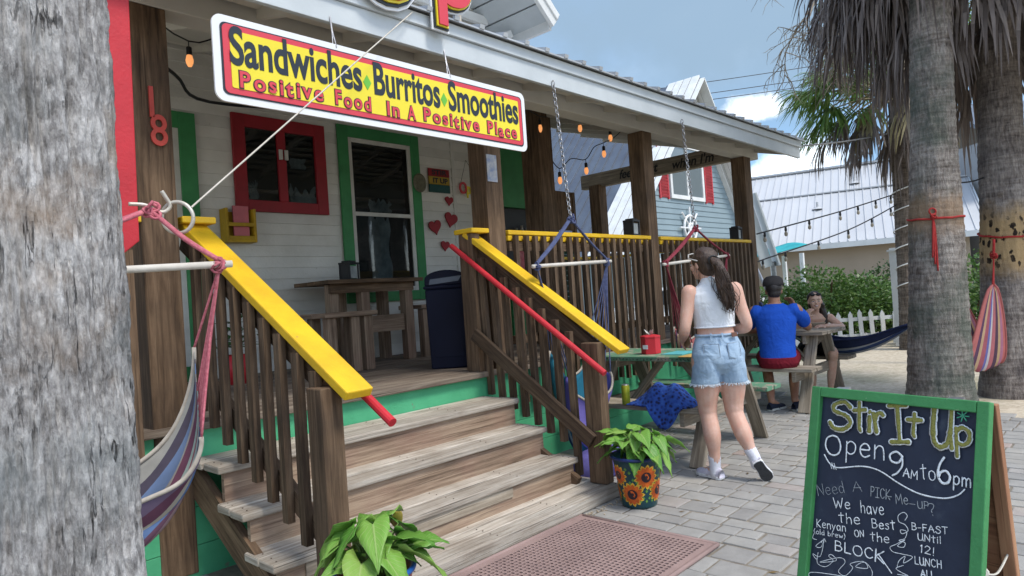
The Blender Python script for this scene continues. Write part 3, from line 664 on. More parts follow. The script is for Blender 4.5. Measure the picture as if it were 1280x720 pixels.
m = MB(); fit_text(m, 'STIR', 5.42, 5.66, 2.963, .06, 6.247, .003); fit_text(m, 'IT UP', 5.43, 5.67, 2.863, .06, 6.247, .003); m.build('lettering', M['sign_black'], T)
T = thing('open_sign', 'hanging letters spelling open in red and yellow on the clapboard wall', 'sign', (5.95, 6.25, 2.74))
x = 5.86
for c, mt in (('O', M['sign_red']), ('p', M['sign_yellow']), ('e', M['sign_green']), ('n', M['sign_red'])):
    m = MB(); text_into(m, c, (x, 6.245, 2.76), EX, EZ, .21, .8, .016, .004); m.build('letter', mt, T); x += .125
m = MB(); m.tube([(5.9, 6.25, 2.9), (6.02, 6.26, 3.2), (6.25, 6.25, 2.9)], .003, 5); m.build('cord', M['black'], T)
m = MB(); m.lathe([(0, 0), (.095, 0), (.1, .012), (.08, .02), (.06, .016), (0, .02)], (0, 0, 0), 24)
for v in m.v: v.xyz = (5.20+v.x, 6.232-v.z, 2.835+v.y*1.15)
tag(m.build('plaque', paint('bronze_plaque', (.16, .15, .10), (.08, .08, .05), 30, .5), loc=(5.2, 6.235, 2.83)), 'round greenish plaque hung on the green window trim', 'plaque')
T = thing('leaflet_holder', 'yellow wooden wall rack holding pink leaflets below the red window', 'leaflet rack', (2.93, 6.2, 2.08))
m = MB()
for a, b in (((2.785, 6.14, 2.08), (2.81, 6.275, 2.40)), ((3.055, 6.14, 2.08), (3.08, 6.275, 2.40)), ((2.81, 6.14, 2.08), (3.055, 6.275, 2.105)), ((2.81, 6.14, 2.23), (3.055, 6.155, 2.265)), ((2.81, 6.26, 2.105), (3.055, 6.275, 2.38)), ((2.81, 6.14, 2.105), (3.055, 6.155, 2.14))): m.box(a, b)
m.build('rack', paint('mustard_paint', (.48, .30, .012), None, 9), T, bevel=.003)
m = MB(); m.beam((2.95, 6.19, 2.11), (2.955, 6.20, 2.43), .15, .02, (0, 1, 0)); m.build('leaflet', paint('pink_paper', (.62, .17, .20), None, 5), T)
m = MB(); m.box((3.872, 3.782, 2.335), (3.985, 3.7895, 2.555)); pz = m.build('poster', paint('poster_paper', (.55, .53, .48), (.10, .17, .34), 16, .6, .02, island=0), loc=(3.93, 3.785, 2.34))
tag(pz, 'small pale poster with blue drawing pinned to the post beside the steps', 'poster')
# things in the hatch
T = thing('hatch_shelf', 'cluttered shelf of jars and a red notice inside the green service hatch', 'shelf', (7.0, 6.1, 1.64))
m = MB(); m.box((6.62, 6.02, 1.60), (7.42, 6.19, 1.64)); m.box((6.66, 6.12, 2.1), (7.4, 6.28, 2.12)); m.build('shelf_board', M['post'], T)
rnd = random.Random(8)
for k in range(11):
    z = 1.641 if k < 6 else 2.121; x = 6.72+(k % 6)*.115; h = rnd.uniform(.13, .30); r_ = rnd.uniform(.028, .045)
    m = MB(); m.lathe([(0, 0), (r_, 0), (r_, h*.7), (r_*.5, h*.82), (r_*.5, h), (0, h)], (x, 6.2, z), 12)
    m.build('jar', paint('jar_tone', rnd.choice(((.35, .3, .25), (.12, .16, .25), (.3, .12, .08), (.2, .2, .18), (.45, .42, .38))), None, 20, .4), T, smooth=True)
m = MB(); m.box((6.63, 6.02, 1.66), (6.79, 6.04, 2.1)); m.build('notice', paint('notice_red', (.55, .05, .08), (.5, .2, .2), 12, .6, island=0), T)

# ---- furniture on the porch
def legs(T, pts, z0, z1, w_, mat):
    for x, y in pts:
        m = MB(); m.box((x-w_/2, y-w_/2, z0), (x+w_/2, y+w_/2, z1), 2); m.build('leg', mat, T, bevel=.006)
T = thing('porch_table', 'tall timber table with a dark top against the porch wall under the tall window', 'table', (3.95, 5.85, DZ))
m = MB()
for k in range(5): m.box((3.44, 5.53+k*.128, 1.63), (4.58, 5.53+k*.128+.122, 1.668), 0)
m.build('tabletop', M['post'], T, bevel=.004)
m = MB(); m.box((3.50, 5.60, 1.54), (4.5, 5.64, 1.628), 0); m.build('apron', M['post'], T)
legs(T, ((3.56, 5.68), (3.90, 5.66), (4.44, 5.66), (3.90, 6.08), (4.44, 6.08)), DZ, 1.628, .10, M['riser'])
m = MB(); m.box((3.95, 5.645, 1.13), (4.39, 5.685, 1.30), 0); m.build('stretcher', M['riser'], T, bevel=.004)
T = thing('stool', 'low timber stool with thick legs left of the porch table', 'stool', (3.42, 5.32, DZ), 'timber stools on the porch')
m = MB(); m.box((3.13, 5.12, 1.315), (3.68, 5.33, 1.36), 0); m.box((3.13, 5.34, 1.315), (3.68, 5.54, 1.36), 0); m.build('seat', M['riser'], T, bevel=.006)
legs(T, ((3.22, 5.2), (3.46, 5.2), (3.60, 5.2), (3.22, 5.46), (3.60, 5.46)), DZ, 1.314, .09, M['riser'])
T = thing('stool', 'timber stool half hidden between the porch table and the navy bin', 'stool', (4.85, 5.75, DZ), 'timber stools on the porch')
m = MB(); m.box((4.55, 5.55, 1.335), (5.1, 5.74, 1.38), 0); m.box((4.55, 5.75, 1.335), (5.1, 5.95, 1.38), 0); m.build('seat', M['riser'], T, bevel=.006)
legs(T, ((4.63, 5.62), (4.95, 5.62), (4.63, 5.88), (4.95, 5.88)), DZ, 1.334, .09, M['riser'])
def dispenser(x, y, z, label, rot=.3, s=1):
    T = thing('napkin_dispenser', label, 'dispenser', (x, y, z), 'dark napkin dispensers on the porch')
    c, sn = math.cos(rot), math.sin(rot)
    def q(a, b, z_): return (x+a*c-b*sn, y+a*sn+b*c, z+z_)
    m = MB()
    for a in (-.07, .07):
        for b in (-.05, .05): m.beam(q(a*s, b*s, 0), q(a*s, b*s, .155*s), .016, .016)
    for z_ in (.006, .155): m.beam(q(-.08*s, 0, z_*s), q(.08*s, 0, z_*s), .12*s, .02)
    m.beam(q(-.05*s, 0, .172*s), q(.05*s, 0, .172*s), .09*s, .016); m.beam(q(-.069*s, 0, .08*s), q(-.06*s, 0, .08*s), .1*s, .14*s)
    m.build('case', M['black'], T, bevel=.003)
    m = MB(); m.beam(q(-.055*s, 0, .075*s), q(.06*s, 0, .075*s), .085*s, .11*s); m.build('napkins', paint('napkin_grey', (.42, .45, .44), (.18, .2, .2), 9, .5), T)
dispenser(3.84, 5.78, 1.668, 'dark napkin dispenser on the tall porch table', .4, 1.1)
dispenser(6.02, 3.835, 1.943, 'dark napkin dispenser on the yellow rail left of the middle post', .1)
dispenser(8.52, 3.835, 1.943, 'dark napkin dispenser on the yellow rail beside the far corner post', .1)
# bin
T = thing('litter_bin', 'navy plastic litter bin with a domed hood at the top of the steps', 'bin', (3.93, 4.42, DZ))
bx, by = V((.68, -.73, 0)), V((.73, .68, 0)); bc = V((3.93, 4.42, 0))
def q(a, b, z): return bc+bx*a+by*b+V((0, 0, z))
m = MB(); m.beam(q(0, 0, DZ), q(0, 0, 1.50), .33, .33, by, .36, .36); m.beam(q(0, 0, 1.50), q(0, 0, 1.53), .385, .385, by); m.build('body', M['blueplastic'], T, bevel=.014)
m = MB(); n = 12; pr = [(-.18, 1.53)]+[(-.18*math.cos(math.pi*k/n), 1.585+.075*math.sin(math.pi*k/n)) for k in range(n+1)]+[(.18, 1.53)]
m.prism(pr[::-1], bc, bx, V((0, 0, 1)), .36); m.build('hood', M['blueplastic'], T, bevel=.01)
m = MB(); m.prism([(-.14, 1.54), (.11, 1.56), (.14, 1.605), (-.13, 1.585)], q(0, -.182, 0), bx, V((0, 0, 1)), .008); m.build('flap', paint('bin_flap', (.10, .12, .16), None, 5, .25), T)
m = MB()
for a, b in ((-.125, .125),): m.prism([(a, .92), (b, .92), (b, 1.24), (a, 1.24)], q(0, -.169, 0), bx, V((0, 0, 1)), .006)
m.build('door', M['blueplastic'], T, bevel=.002)
# small potted plant seen through the left balusters
T = thing('porch_plant', 'small leafy plant in a red pot behind the left stair balusters', 'plant', (2.55, 5.6, DZ))
m = MB(); m.lathe([(0, 0), (.10, 0), (.14, .24), (.12, .24), (.11, .2), (0, .2)], (2.55, 5.6, DZ), 18); m.build('pot', M['red'], T, smooth=True)
rnd = random.Random(2); m = MB()
for k in range(60):
    a = rnd.random()*6.28; c = V((2.55+rnd.gauss(0, .1), 5.6+rnd.gauss(0, .1), DZ+.3+abs(rnd.gauss(0, .14)))); d = V((math.cos(a), math.sin(a), rnd.uniform(-.3, .5)))*.09; e = V((-math.sin(a), math.cos(a), 0))*.035
    m.face([c-d, c+e, c+d, c-e])
m.build('leaves', leafmat('porch_leaf', ((.03, .10, .02), (.06, .2, .04))), T)

# ---- string lights under the porch roof
T = thing('string_lights', 'black cord of clear filament bulbs sagging under the porch ceiling', 'string lights', (6.5, 5, 3.5))
bulbs = [(2.071, 5, 3.289), (6.045, 5, 3.341), (6.829, 5, 3.451), (7.49, 5, 3.415), (7.315, 5, 3.183), (6.901, 5, 2.923), (6.353, 5, 2.756)]
M['bulb'] = emit('warm_bulb', (.9, .36, .12), .45)
def bulb(T, p, s=1, cord=.05):
    p = V(p); m = MB(); m.lathe([(.012*s, .085*s), (.017*s, .08*s), (.018*s, .03*s), (0.0, .03*s)], p, 10); m.tube([p+V((0, 0, .08*s)), p+V((0, 0, .08*s+cord))], .004, 5); m.build('socket', M['black'], T)
    m = MB(); m.lathe([(0, -.045*s), (.012*s, -.042*s), (.022*s, -.02*s), (.024*s, 0), (.017*s, .03*s)], p, 12); m.build('bulb', M['bulb'], T, smooth=True)
for p in bulbs: bulb(T, p, 1.15)
m = MB()
for path in ([(5.2, 5, 3.60), bulbs[1], (6.4, 5, 3.47), bulbs[2], (7.1, 5, 3.50), bulbs[3], (7.9, 5, 3.6)], [(7.9, 5, 3.5), (7.6, 5, 3.30), bulbs[4], (7.1, 5, 3.10), bulbs[5], (6.6, 5, 2.9), bulbs[6], (6.2, 5.05, 2.95)], [(1.4, 4.4, 3.3), bulbs[0], (2.6, 5, 3.45), (4.5, 5, 3.55)]):
    pts = [V(p)+V((0, 0, .14)) for p in path]; m.tube(cat(pts, 5), .006, 5)
m.build('cord', M['black'], T)
m = MB(); m.tube(cat([(1.3, 4.2, 3.10), (1.8, 4.6, 3.02), (2.2, 5, 3.0), (3.6, 5.6, 3.3)], 6), .012, 6)
tag(m.build('cable', M['black'], loc=(1.8, 4.6, 3.0)), 'loose black cable drooping behind the numbered post', 'cable')
# ================================================================ HAMMOCK CHAIRS
def chain_links(T, p0, p1, mat=None, L_=.042, r_=.0045):
    p0, p1 = V(p0), V(p1); d = p1-p0; n = max(2, int(d.length/(L_*.78))); d.normalize()
    a = d.cross(V((0, 1, 0))).normalized(); b = d.cross(a); m = MB()
    for k in range(n):
        c = p0.lerp(p1, (k+.5)/n); x = a if k % 2 else b; pts = []
        for j in range(13):
            t = 2*math.pi*j/12; s_ = math.cos(t); pts.append(c+d*(s_*L_*.5)+x*(math.sin(t)*L_*.32))
        m.tube(pts, r_, 5, cap=False)
    return m.build('chain', mat or M['steel'], T, smooth=True)
def wrap(m, p, r_, n=5, jit=.02, seed=1):
    rnd = random.Random(seed)
    for k in range(n):
        c = V(p)+V((rnd.uniform(-jit, jit), rnd.uniform(-jit, jit), rnd.uniform(-jit*1.3, jit*1.3)))
        t = V((rnd.gauss(0, 1), rnd.gauss(0, 1), rnd.gauss(0, 1))).normalized(); u = t.orthogonal().normalized(); w_ = t.cross(u)
        m.tube([c+(u*math.cos(a*.63)+w_*math.sin(a*.63))*r_ for a in range(11)], .006, 6, cap=False)
def hammock_chair(label, apex, e0, e1, top, A, Bp, bottom, rope, cloth, group, back_n, chain=None, extra=None, name='hammock_chair', rr=.008, nrope=3, ncord=6, bunch=1.0):
    """e0/e1 dowel ends; A/Bp cloth corner offsets (along dowel inset, n offset, z) for back and front; bottom z"""
    e0, e1, apex = V(e0), V(e1), V(apex); d = (e1-e0).normalized(); n = V(back_n).normalized(); mid = (e0+e1)/2; half = (e1-e0).length/2
    T = thing(name, label, 'hammock', (mid.x, mid.y, bottom), group)
    m = MB(); m.tube([e0-d*.05, e1+d*.05], .015, 10); m.build('spreader_bar', M['dowel'], T, smooth=True)
    m = MB()
    for e in (e0, e1):
        for k in range(nrope):
            o = V((0, 0, .004*k))+n*(.006*(k-1)); m.tube(cat([apex+o, apex.lerp(e, .5)+o*1.5+V((0, 0, -.01)), e+V((0, 0, .015))+o], 5), rr, 6)
        wrap(m, e, .022, 7, .012, int(e.x*100))
    wrap(m, apex, .02, 8, .018, 3)
    corners = {}
    for sgn in (-1, 1):
        e = mid+d*half*sgn; ca = mid+d*half*sgn*A[0]+n*A[1]; ca.z = A[2]; cb = mid+d*half*sgn*Bp[0]+n*Bp[1]; cb.z = Bp[2]; corners[sgn] = (ca, cb)
        for k in range(ncord):
            t = (k/(ncord-1))**bunch; tgt = ca.lerp(cb, t)+V((0, 0, .0)); m.tube(cat([e+V((0, 0, -.01)), e.lerp(tgt, .45)+n*.004*(k-3), tgt], 4), rr*.62, 5)
    m.build('rope', rope, T, smooth=True)
    def f(u, v):
        s = (v-.5)*2; ca, cb = corners[1] if s > 0 else corners[-1]
        end = ca.lerp(cb, u)+V((0, 0, -.05*math.sin(math.pi*u)))
        mt = mid+n*(top[1]); mt.z = top[2]; mf = mid+n*Bp[1]*1.15; mf.z = Bp[2]-.30*(A[2]-Bp[2])-.12
        bt = mid+n*(A[1]*.5+Bp[1]*.5)*1.0; bt.z = bottom*2-(mt.z+mf.z)/2
        c = bez(mt, bt, mf, u); w_ = abs(s)**1.7
        p = c.lerp(end, w_)+d*(s*half*.80*(1-w_))
        p += n*(.012*math.sin(u*23+s*3))*(1-.4*w_)+V((0, 0, .010*math.sin(u*31+s*9)))
        return p
    m = MB(); m.grid(lambda a, b: f(b, a), 48, 40); m.build('cloth', cloth, T, smooth=True, solid=.004)
    hm = MB()
    for u in (0, 1): hm.tube([f(u, k/40) for k in range(41)], .010, 6)
    hm.build('hem', paint('cloth_hem', (.42, .38, .32), (.3, .26, .22), 20, .9), T, smooth=True)
    if chain: chain_links(T, chain[0], chain[1])
    return T
M['cloth_blue'] = stripes('striped_cloth_blue', [((.27, .26, .235), 2), ((.065, .055, .075), 2), ((.12, .17, .28), 2.4), ((.24, .22, .20), 1.4), ((.13, .05, .075), 2.4), ((.30, .35, .30), 3), ((.27, .10, .12), 1.3), ((.30, .35, .32), 2.6), ((.05, .05, .09), 2.2), ((.25, .17, .18), 1.6), ((.12, .06, .09), 1.6), ((.10, .16, .30), 2), ((.33, .30, .25), 1.5), ((.12, .05, .08), 2), ((.15, .11, .17), 2)])
M['cloth_teal'] = stripes('striped_cloth_teal', [((.02, .13, .20), 3), ((.05, .24, .30), 2), ((.03, .07, .20), 3), ((.25, .36, .38), .8), ((.02, .10, .17), 2.5), ((.12, .11, .38), 2.5), ((.17, .14, .42), 2)])
M['cloth_red'] = stripes('striped_cloth_red', [((.40, .13, .12), 2), ((.10, .05, .09), 1.5), ((.42, .28, .17), 1.2), ((.30, .09, .11), 2), ((.12, .12, .30), 1.2), ((.45, .42, .42), 1), ((.36, .12, .13), 2), ((.08, .045, .07), 1.6), ((.40, .27, .15), 1.4), ((.33, .14, .20), 1.4), ((.40, .12, .11), 1.6)])
M['cloth_navy'] = stripes('striped_cloth_navy', [((.03, .04, .10), 2), ((.42, .44, .47), .7), ((.025, .035, .09), 2.4), ((.40, .42, .45), 1.2), ((.06, .09, .19), 1.5), ((.45, .46, .48), .7), ((.03, .04, .09), 2)])
# left chair, hung from a steel ring beside the near palm
T = hammock_chair('hammock chair of blue, grey and mauve stripes with pink cords beside the near palm', (1.0, 2.88, 1.83), (.37, 2.97, 1.575), (1.21, 2.755, 1.600), (0, .15, .76), (.785, .150, 1.261), (.74, -.050, .910), .47, M['rope_pink'], M['cloth_blue'], 'hammock chairs by the porch', (.25, 1, 0), rr=.0085, ncord=10, bunch=.33)
m = MB(); rc = V((1.095, 2.853, 1.802)); m.tube([rc+(Cx*math.cos(k*math.pi/16)+V((0, 0, 1))*math.sin(k*math.pi/16))*.064 for k in range(33)], .008, 8, cap=False); m.build('ring', M['ringmetal'], T, smooth=True)
m = MB(); m.tube(cat([(.93, 2.90, 1.855), (.985, 2.892, 1.853), (1.02, 2.885, 1.835), (1.05, 2.875, 1.825), (1.075, 2.87, 1.85), (1.06, 2.87, 1.885), (1.045, 2.87, 1.91)], 6), .008, 8); m.build('twisted_hook', M['ringmetal'], T, smooth=True)
m = MB(); a, b = V((1.135, 2.81, 1.84)), V((2.745, 3.245, 3.225)); m.tube([a, b], .004, 6)
tag(m.build('guy_line', M['rope_white'], loc=a), 'thin white line running from the steel ring up to the eave across the menu sign', 'line')
# blue and red chairs hung on chains from the eave
hammock_chair('teal and violet hammock chair with blue straps by the right stair railing', (4.165, 3.2, 1.965), (3.75, 3.22, 1.602), (4.585, 3.18, 1.628), (0, .14, .70), (.50, .12, .96), (.55, -.10, .74), .10, M['rope_blue'], M['cloth_teal'], 'hammock chairs by the porch', (0, 1, 0), chain=((4.15, 3.27, 3.06), (4.165, 3.2, 1.965)), rr=.0085)
hammock_chair('red hammock chair with maroon straps on a chain behind the standing woman', (6.18, 3.2, 1.95), (5.60, 3.22, 1.60), (6.80, 3.18, 1.675), (0, .12, .86), (.62, .10, 1.0), (.62, -.08, .84), .42, M['rope_maroon'], M['cloth_red'], 'hammock chairs by the porch', (0, 1, 0), chain=((6.20, 3.27, 3.06), (6.18, 3.2, 1.95)), rr=.009)

# ================================================================ BOARD WITH CHALK WRITING
TLc = V((2.427, .849, 1.001)); bex = V((-.29016, -.95698, -.0018)).normalized(); bdn = V((-.23151, .0702, -.9703)).normalized(); bn = bdn.cross(bex).normalized()
if bn.dot(V((-1, -.2, 0))) < 0: bn = -bn
T = thing('chalkboard_sign', 'green framed sandwich board with chalk writing standing on the pavers', 'chalkboard', (2.3, .55, 0))
BW, BH, FWd = .555, 1.02, .033
def bp(a, b, h=0): return TLc+bex*a+bdn*b+bn*h
m = MB(); m.prism([(FWd*.8, FWd*.6), (BW-FWd*.8, FWd*.6), (BW-FWd*.8, BH-.02), (FWd*.8, BH-.02)], bp(0, 0, -.012), bex, bdn, .012)
def slate():
    mt, t, b = newmat('chalkboard_slate'); l = t.links.new; co = N(t, 'ShaderNodeTexCoord').outputs['Object']
    n = noise_node(t, co, 7, 8, .65); r = ramp(t, [(.3, (.012, .017, .035)), (.6, (.022, .030, .055)), (.80, (.085, .10, .125))]); l(n.outputs['Fac'], r.inputs[0]); l(r.outputs[0], b.inputs['Base Color']); b.inputs['Roughness'].default_value = .55; b.inputs['Specular IOR Level'].default_value = .35; return mt
m.build('slate', slate(), T)
m = MB()
m.beam(bp(FWd/2, 0), bp(FWd/2, BH), FWd, .026, bn); m.beam(bp(BW-FWd/2, 0), bp(BW-FWd/2, BH), FWd, .026, bn)
m.beam(bp(FWd+.001, FWd*.5), bp(BW-FWd-.001, FWd*.5), FWd, .025, bn); m.beam(bp(FWd+.001, BH-FWd), bp(BW-FWd-.001, BH-FWd), FWd, .025, bn)
m.build('frame', M['boardgreen'], T, bevel=.003)
m = MB(); hb = -bn; hb.z = 0; hb.normalize(); bk = (V((0, 0, -1))*math.cos(R(5))+hb*math.sin(R(5)))
for a in (.018, BW-.018): m.beam(bp(a, .002, -.030), bp(a, .002, -.030)+bk*1.01, .036, .022, hb)
m.beam(bp(.03, 0, -.03)+bk*.92, bp(BW-.03, 0, -.03)+bk*.92, .05, .02, bk); m.build('back_leg', M['board_wood'], T, bevel=.003)
m = MB(); m.prism([(.03, .03), (BW-.03, .03), (BW-.03, .90), (.03, .90)], bp(0, 0, -.036), bex, bk, .006); m.build('back_panel', M['board_wood'], T)
m = MB(); c0 = bp(BW-.008, .46, -.012); c1 = bp(BW-.018, .0, -.03)+bk*.43; m.tube(cat([c0, c0.lerp(c1, .5)+V((0, 0, -.03)), c1], 6), .003, 5); wrap(m, c0, .008, 3, .004, 2); m.build('tether', M['rope_white'], T)
m = MB()
for a in (.1, BW-.1): m.box(bp(a, .0, -.012)-V((.02, .02, .002)), bp(a, .0, -.012)+V((.02, .02, .004)))
m.build('hinge', M['steel'], T)
# single-stroke hand lettering (cap height 1, baseline 0)
def C_(*p): return ('c', p)
def S_(*p): return ('s', p)
G = {
'S': (.6, [C_((.55, .82), (.38, 1.0), (.12, .88), (.12, .66), (.45, .5), (.56, .25), (.38, .02), (.12, .03), (0, .22))]),
't': (.42, [S_((.2, .95), (.2, .1), (.24, 0)), S_((0, .68), (.42, .72))]), 'i': (.14, [S_((.07, .6), (.07, 0)), S_((.06, .80), (.1, .84))]),
'r': (.4, [S_((.05, .62), (.06, 0)), C_((.06, .38), (.18, .58), (.32, .62), (.4, .54))]),
'I': (.5, [S_((.25, 1), (.25, 0)), S_((0, 1), (.5, 1.0)), S_((0, 0), (.5, 0))]), 'U': (.6, [C_((.04, 1), (.03, .45), (.1, .1), (.3, .0), (.5, .15), (.56, .5)), S_((.56, 1), (.56, .35), (.62, 0))]),
'p': (.5, [S_((.06, .62), (.05, -.36)), C_((.06, .5), (.25, .65), (.46, .5), (.44, .18), (.25, .04), (.07, .14))]),
'O': (.7, [C_((.38, 1), (.12, .88), (.02, .5), (.14, .12), (.38, 0), (.6, .14), (.68, .5), (.58, .88), (.36, 1.0))]),
'e': (.48, [C_((.04, .34), (.44, .36), (.38, .58), (.2, .62), (.04, .42), (.08, .12), (.26, 0), (.46, .1))]), 'n': (.48, [S_((.05, .62), (.05, 0)), C_((.05, .4), (.2, .6), (.38, .56), (.44, .3), (.45, 0))]),
'9': (.55, [C_((.5, .8), (.3, 1), (.06, .85), (.1, .58), (.34, .52), (.5, .78)), C_((.5, .8), (.48, .4), (.3, .08), (.12, -.05))]), 'A': (.7, [S_((.02, 0), (.35, 1), (.68, 0)), S_((.1, .38), (.62, .38))]),
'M': (.75, [S_((.04, 0), (.08, 1), (.38, .3), (.66, 1), (.72, 0))]), 'o': (.5, [C_((.26, .62), (.06, .5), (.06, .14), (.26, 0), (.46, .14), (.46, .48), (.25, .62))]),
'6': (.55, [C_((.36, 1.0), (.14, .7), (.04, .3), (.18, .02), (.42, .04), (.52, .28), (.38, .48), (.16, .42), (.06, .24))]),
'm': (.72, [S_((.05, .62), (.05, 0)), C_((.05, .4), (.18, .6), (.32, .54), (.36, .3), (.36, 0)), C_((.36, .4), (.5, .6), (.64, .54), (.68, .3), (.68, 0))]),
'N': (.66, [S_((.05, 0), (.06, 1), (.6, 0), (.62, 1))]), 'd': (.5, [C_((.42, .45), (.24, .6), (.04, .4), (.1, .06), (.3, .03), (.42, .2)), S_((.42, 1), (.46, 0))]),
'P': (.56, [S_((.06, 1), (.06, 0)), C_((.06, .98), (.4, .96), (.52, .74), (.36, .5), (.06, .48))]), 'C': (.6, [C_((.56, .82), (.36, 1), (.1, .82), (.04, .45), (.16, .1), (.38, 0), (.58, .16))]),
'K': (.6, [S_((.06, 1), (.06, 0)), S_((.54, 1), (.08, .46), (.58, 0))]), '-': (.4, [S_((.04, .42), (.38, .46))]), '?': (.45, [C_((.04, .8), (.2, 1), (.42, .86), (.36, .6), (.2, .42), (.2, .24)), S_((.2, .04), (.21, 0))]),
'W': (.9, [S_((.02, 1), (.24, 0), (.45, .75), (.66, 0), (.88, 1))]), 'h': (.48, [S_((.06, 1), (.06, 0)), C_((.06, .4), (.22, .6), (.38, .56), (.44, .3), (.44, 0))]),
'a': (.5, [C_((.42, .5), (.22, .62), (.04, .42), (.1, .06), (.28, .02), (.42, .2)), S_((.43, .6), (.48, 0))]), 'v': (.46, [S_((.02, .6), (.22, 0), (.44, .6))]),
'B': (.58, [S_((.06, 1), (.06, 0)), C_((.06, 1), (.38, .96), (.48, .76), (.36, .56), (.08, .53)), C_((.08, .53), (.42, .5), (.56, .28), (.4, .03), (.06, 0))]),
's': (.4, [C_((.36, .54), (.2, .62), (.06, .5), (.3, .3), (.34, .1), (.18, 0), (.02, .08))]), 'y': (.46, [S_((.03, .6), (.22, .08)), S_((.44, .6), (.2, 0), (.04, -.34))]),
'(': (.22, [C_((.2, 1.05), (.03, .5), (.2, -.15))]), ')': (.22, [C_((.02, 1.05), (.19, .5), (.02, -.15))]), 'l': (.14, [S_((.07, 1), (.07, 0))]), 'b': (.5, [S_((.06, 1), (.06, 0)), C_((.06, .42), (.24, .6), (.46, .42), (.4, .08), (.2, 0), (.06, .12))]),
'w': (.66, [S_((.02, .6), (.18, 0), (.33, .45), (.48, 0), (.64, .6))]), 'L': (.5, [S_((.06, 1), (.05, .02), (.5, 0))]), 'F': (.52, [S_((.06, 1), (.06, 0)), S_((.06, 1), (.52, 1)), S_((.06, .52), (.42, .54))]),
'T': (.6, [S_((.0, .98), (.6, 1)), S_((.3, 1), (.28, 0))]), '1': (.2, [S_((.02, .8), (.12, 1), (.12, 0))]), '2': (.5, [C_((.04, .78), (.2, 1), (.44, .84), (.34, .5), (.04, .02)), S_((.04, .02), (.5, .02))]),
'!': (.16, [S_((.08, 1), (.08, .3)), S_((.08, .05), (.085, 0))]), 'H': (.62, [S_((.06, 1), (.06, 0)), S_((.56, 1), (.56, 0)), S_((.06, .5), (.56, .52))]), ' ': (.25, [])}
crnd = random.Random(21)
def stroke(mb, pts, wd, lift):
    """a chalk line lying on the slate: flattened round ribbon"""
    ring = 6; rows = []; zt = min(wd*.16, .0009)
    pts = [V((p[0], p[1])) for p in pts]; ks = [1.0]*len(pts)
    d0 = pts[0]-pts[1]; d1 = pts[-1]-pts[-2]
    if d0.length > 1e-9 and d1.length > 1e-9:
        d0.normalize(); d1.normalize(); q_ = ((.5, .25), (.45, .55), (.3, .85))
        pts = [pts[0]+d0*wd*a for a, b in q_]+pts+[pts[-1]+d1*wd*a for a, b in q_[::-1]]; ks = [b for a, b in q_]+ks+[b for a, b in q_[::-1]]
    for i, p in enumerate(pts):
        a = pts[max(i-1, 0)]; b = pts[min(i+1, len(pts)-1)]; d = V((b[0]-a[0], b[1]-a[1]));
        if d.length < 1e-9: d = V((1, 0))
        d.normalize(); nn = V((-d.y, d.x)); k = ks[i]*(1.0+crnd.uniform(-.16, .16))
        rows.append([bp(p[0]+nn.x*wd*k/2*math.cos(t), p[1]+nn.y*wd*k/2*math.cos(t), lift+zt*math.sin(t)) for t in [2*math.pi*q/ring for q in range(ring)]])
    i0 = len(mb.v); mb.v += [q for r_ in rows for q in r_]
    for i in range(len(rows)-1):
        for k in range(ring):
            k2 = (k+1) % ring; mb.f.append([i0+i*ring+k, i0+i*ring+k2, i0+(i+1)*ring+k2, i0+(i+1)*ring+k]); mb.uv.append([(0, 0)]*4); mb.mi.append(0)
    for base in (i0, i0+(len(rows)-1)*ring): mb.f.append([base+k for k in range(ring)]); mb.uv.append([(0, 0)]*ring); mb.mi.append(0)
    for p in (pts[0], pts[-1]): mb.lathe([(wd*.5*math.cos(t*.3926), wd*.16*math.sin(t*.3926)) for t in range(5)], (0, 0, 0), 8) if False else None
def write(mb, s, a0, b0, a1, b1, h, wd, lift=.0015, cap=1.0, glyph_only=False):
    tot = sum(G[c][0]+.16 for c in s)-.16; d = V((a1-a0, b1-b0)); ln = d.length; d.normalize(); up = V((d.y, -d.x)); kx = ln/tot; kz = h/cap; x = 0
    for c in s:
        wc, st = G[c]; jz = crnd.uniform(-.03, .03)
        for kind, pts in st:
            P = [V((a0, b0))+d*((x+px)*kx)+up*((py+jz)*kz) for px, py in pts]
            if kind == 'c': P = [V((q.x, q.y)) for q in cat([(q.x, q.y, 0) for q in P], 6)]
            else:
                Q = []
                for i in range(len(P)-1):
                    for k in range(4): Q.append(P[i].lerp(P[i+1], k/4))
                P = Q+[P[-1]]
            stroke(mb, P, wd*crnd.uniform(.85, 1.15), lift+crnd.uniform(0, .0006))
        x += wc+.16
def chalk(name, c, rough=.95):
    mt, t, b = newmat(name); l = t.links.new; co = N(t, 'ShaderNodeTexCoord').outputs['Object']; n = noise_node(t, co, 180, 4, .7)
    r = ramp(t, [(.32, [x*.35 for x in c]), (.5, c)]); l(n.outputs['Fac'], r.inputs[0]); l(r.outputs[0], b.inputs['Base Color']); b.inputs['Roughness'].default_value = rough; b.inputs['Specular IOR Level'].default_value = .1; return mt
CW, CO, CG = chalk('white_chalk', (.80, .84, .86)), chalk('olive_chalk', (.27, .26, .075)), chalk('green_chalk', (.08, .36, .22))
title = [('S', .0619, .1401, .1602, .1364, .1034, 1), ('t', .1473, .1382, .2063, .1356, .100, .95), ('i', .1965, .1341, .2230, .1338, .0733, .84), ('r', .2186, .1325, .2712, .1248, .0691, .62), ('I', .2732, .153, .3436, .146, .1227, 1), ('t', .3191, .1305, .3766, .1308, .0785, .95), ('U', .391, .1506, .4661, .1504, .1193, 1), ('p', .4562, .1396, .5182, .1356, .0614, .62)]
mo, mi_ = MB(), MB()
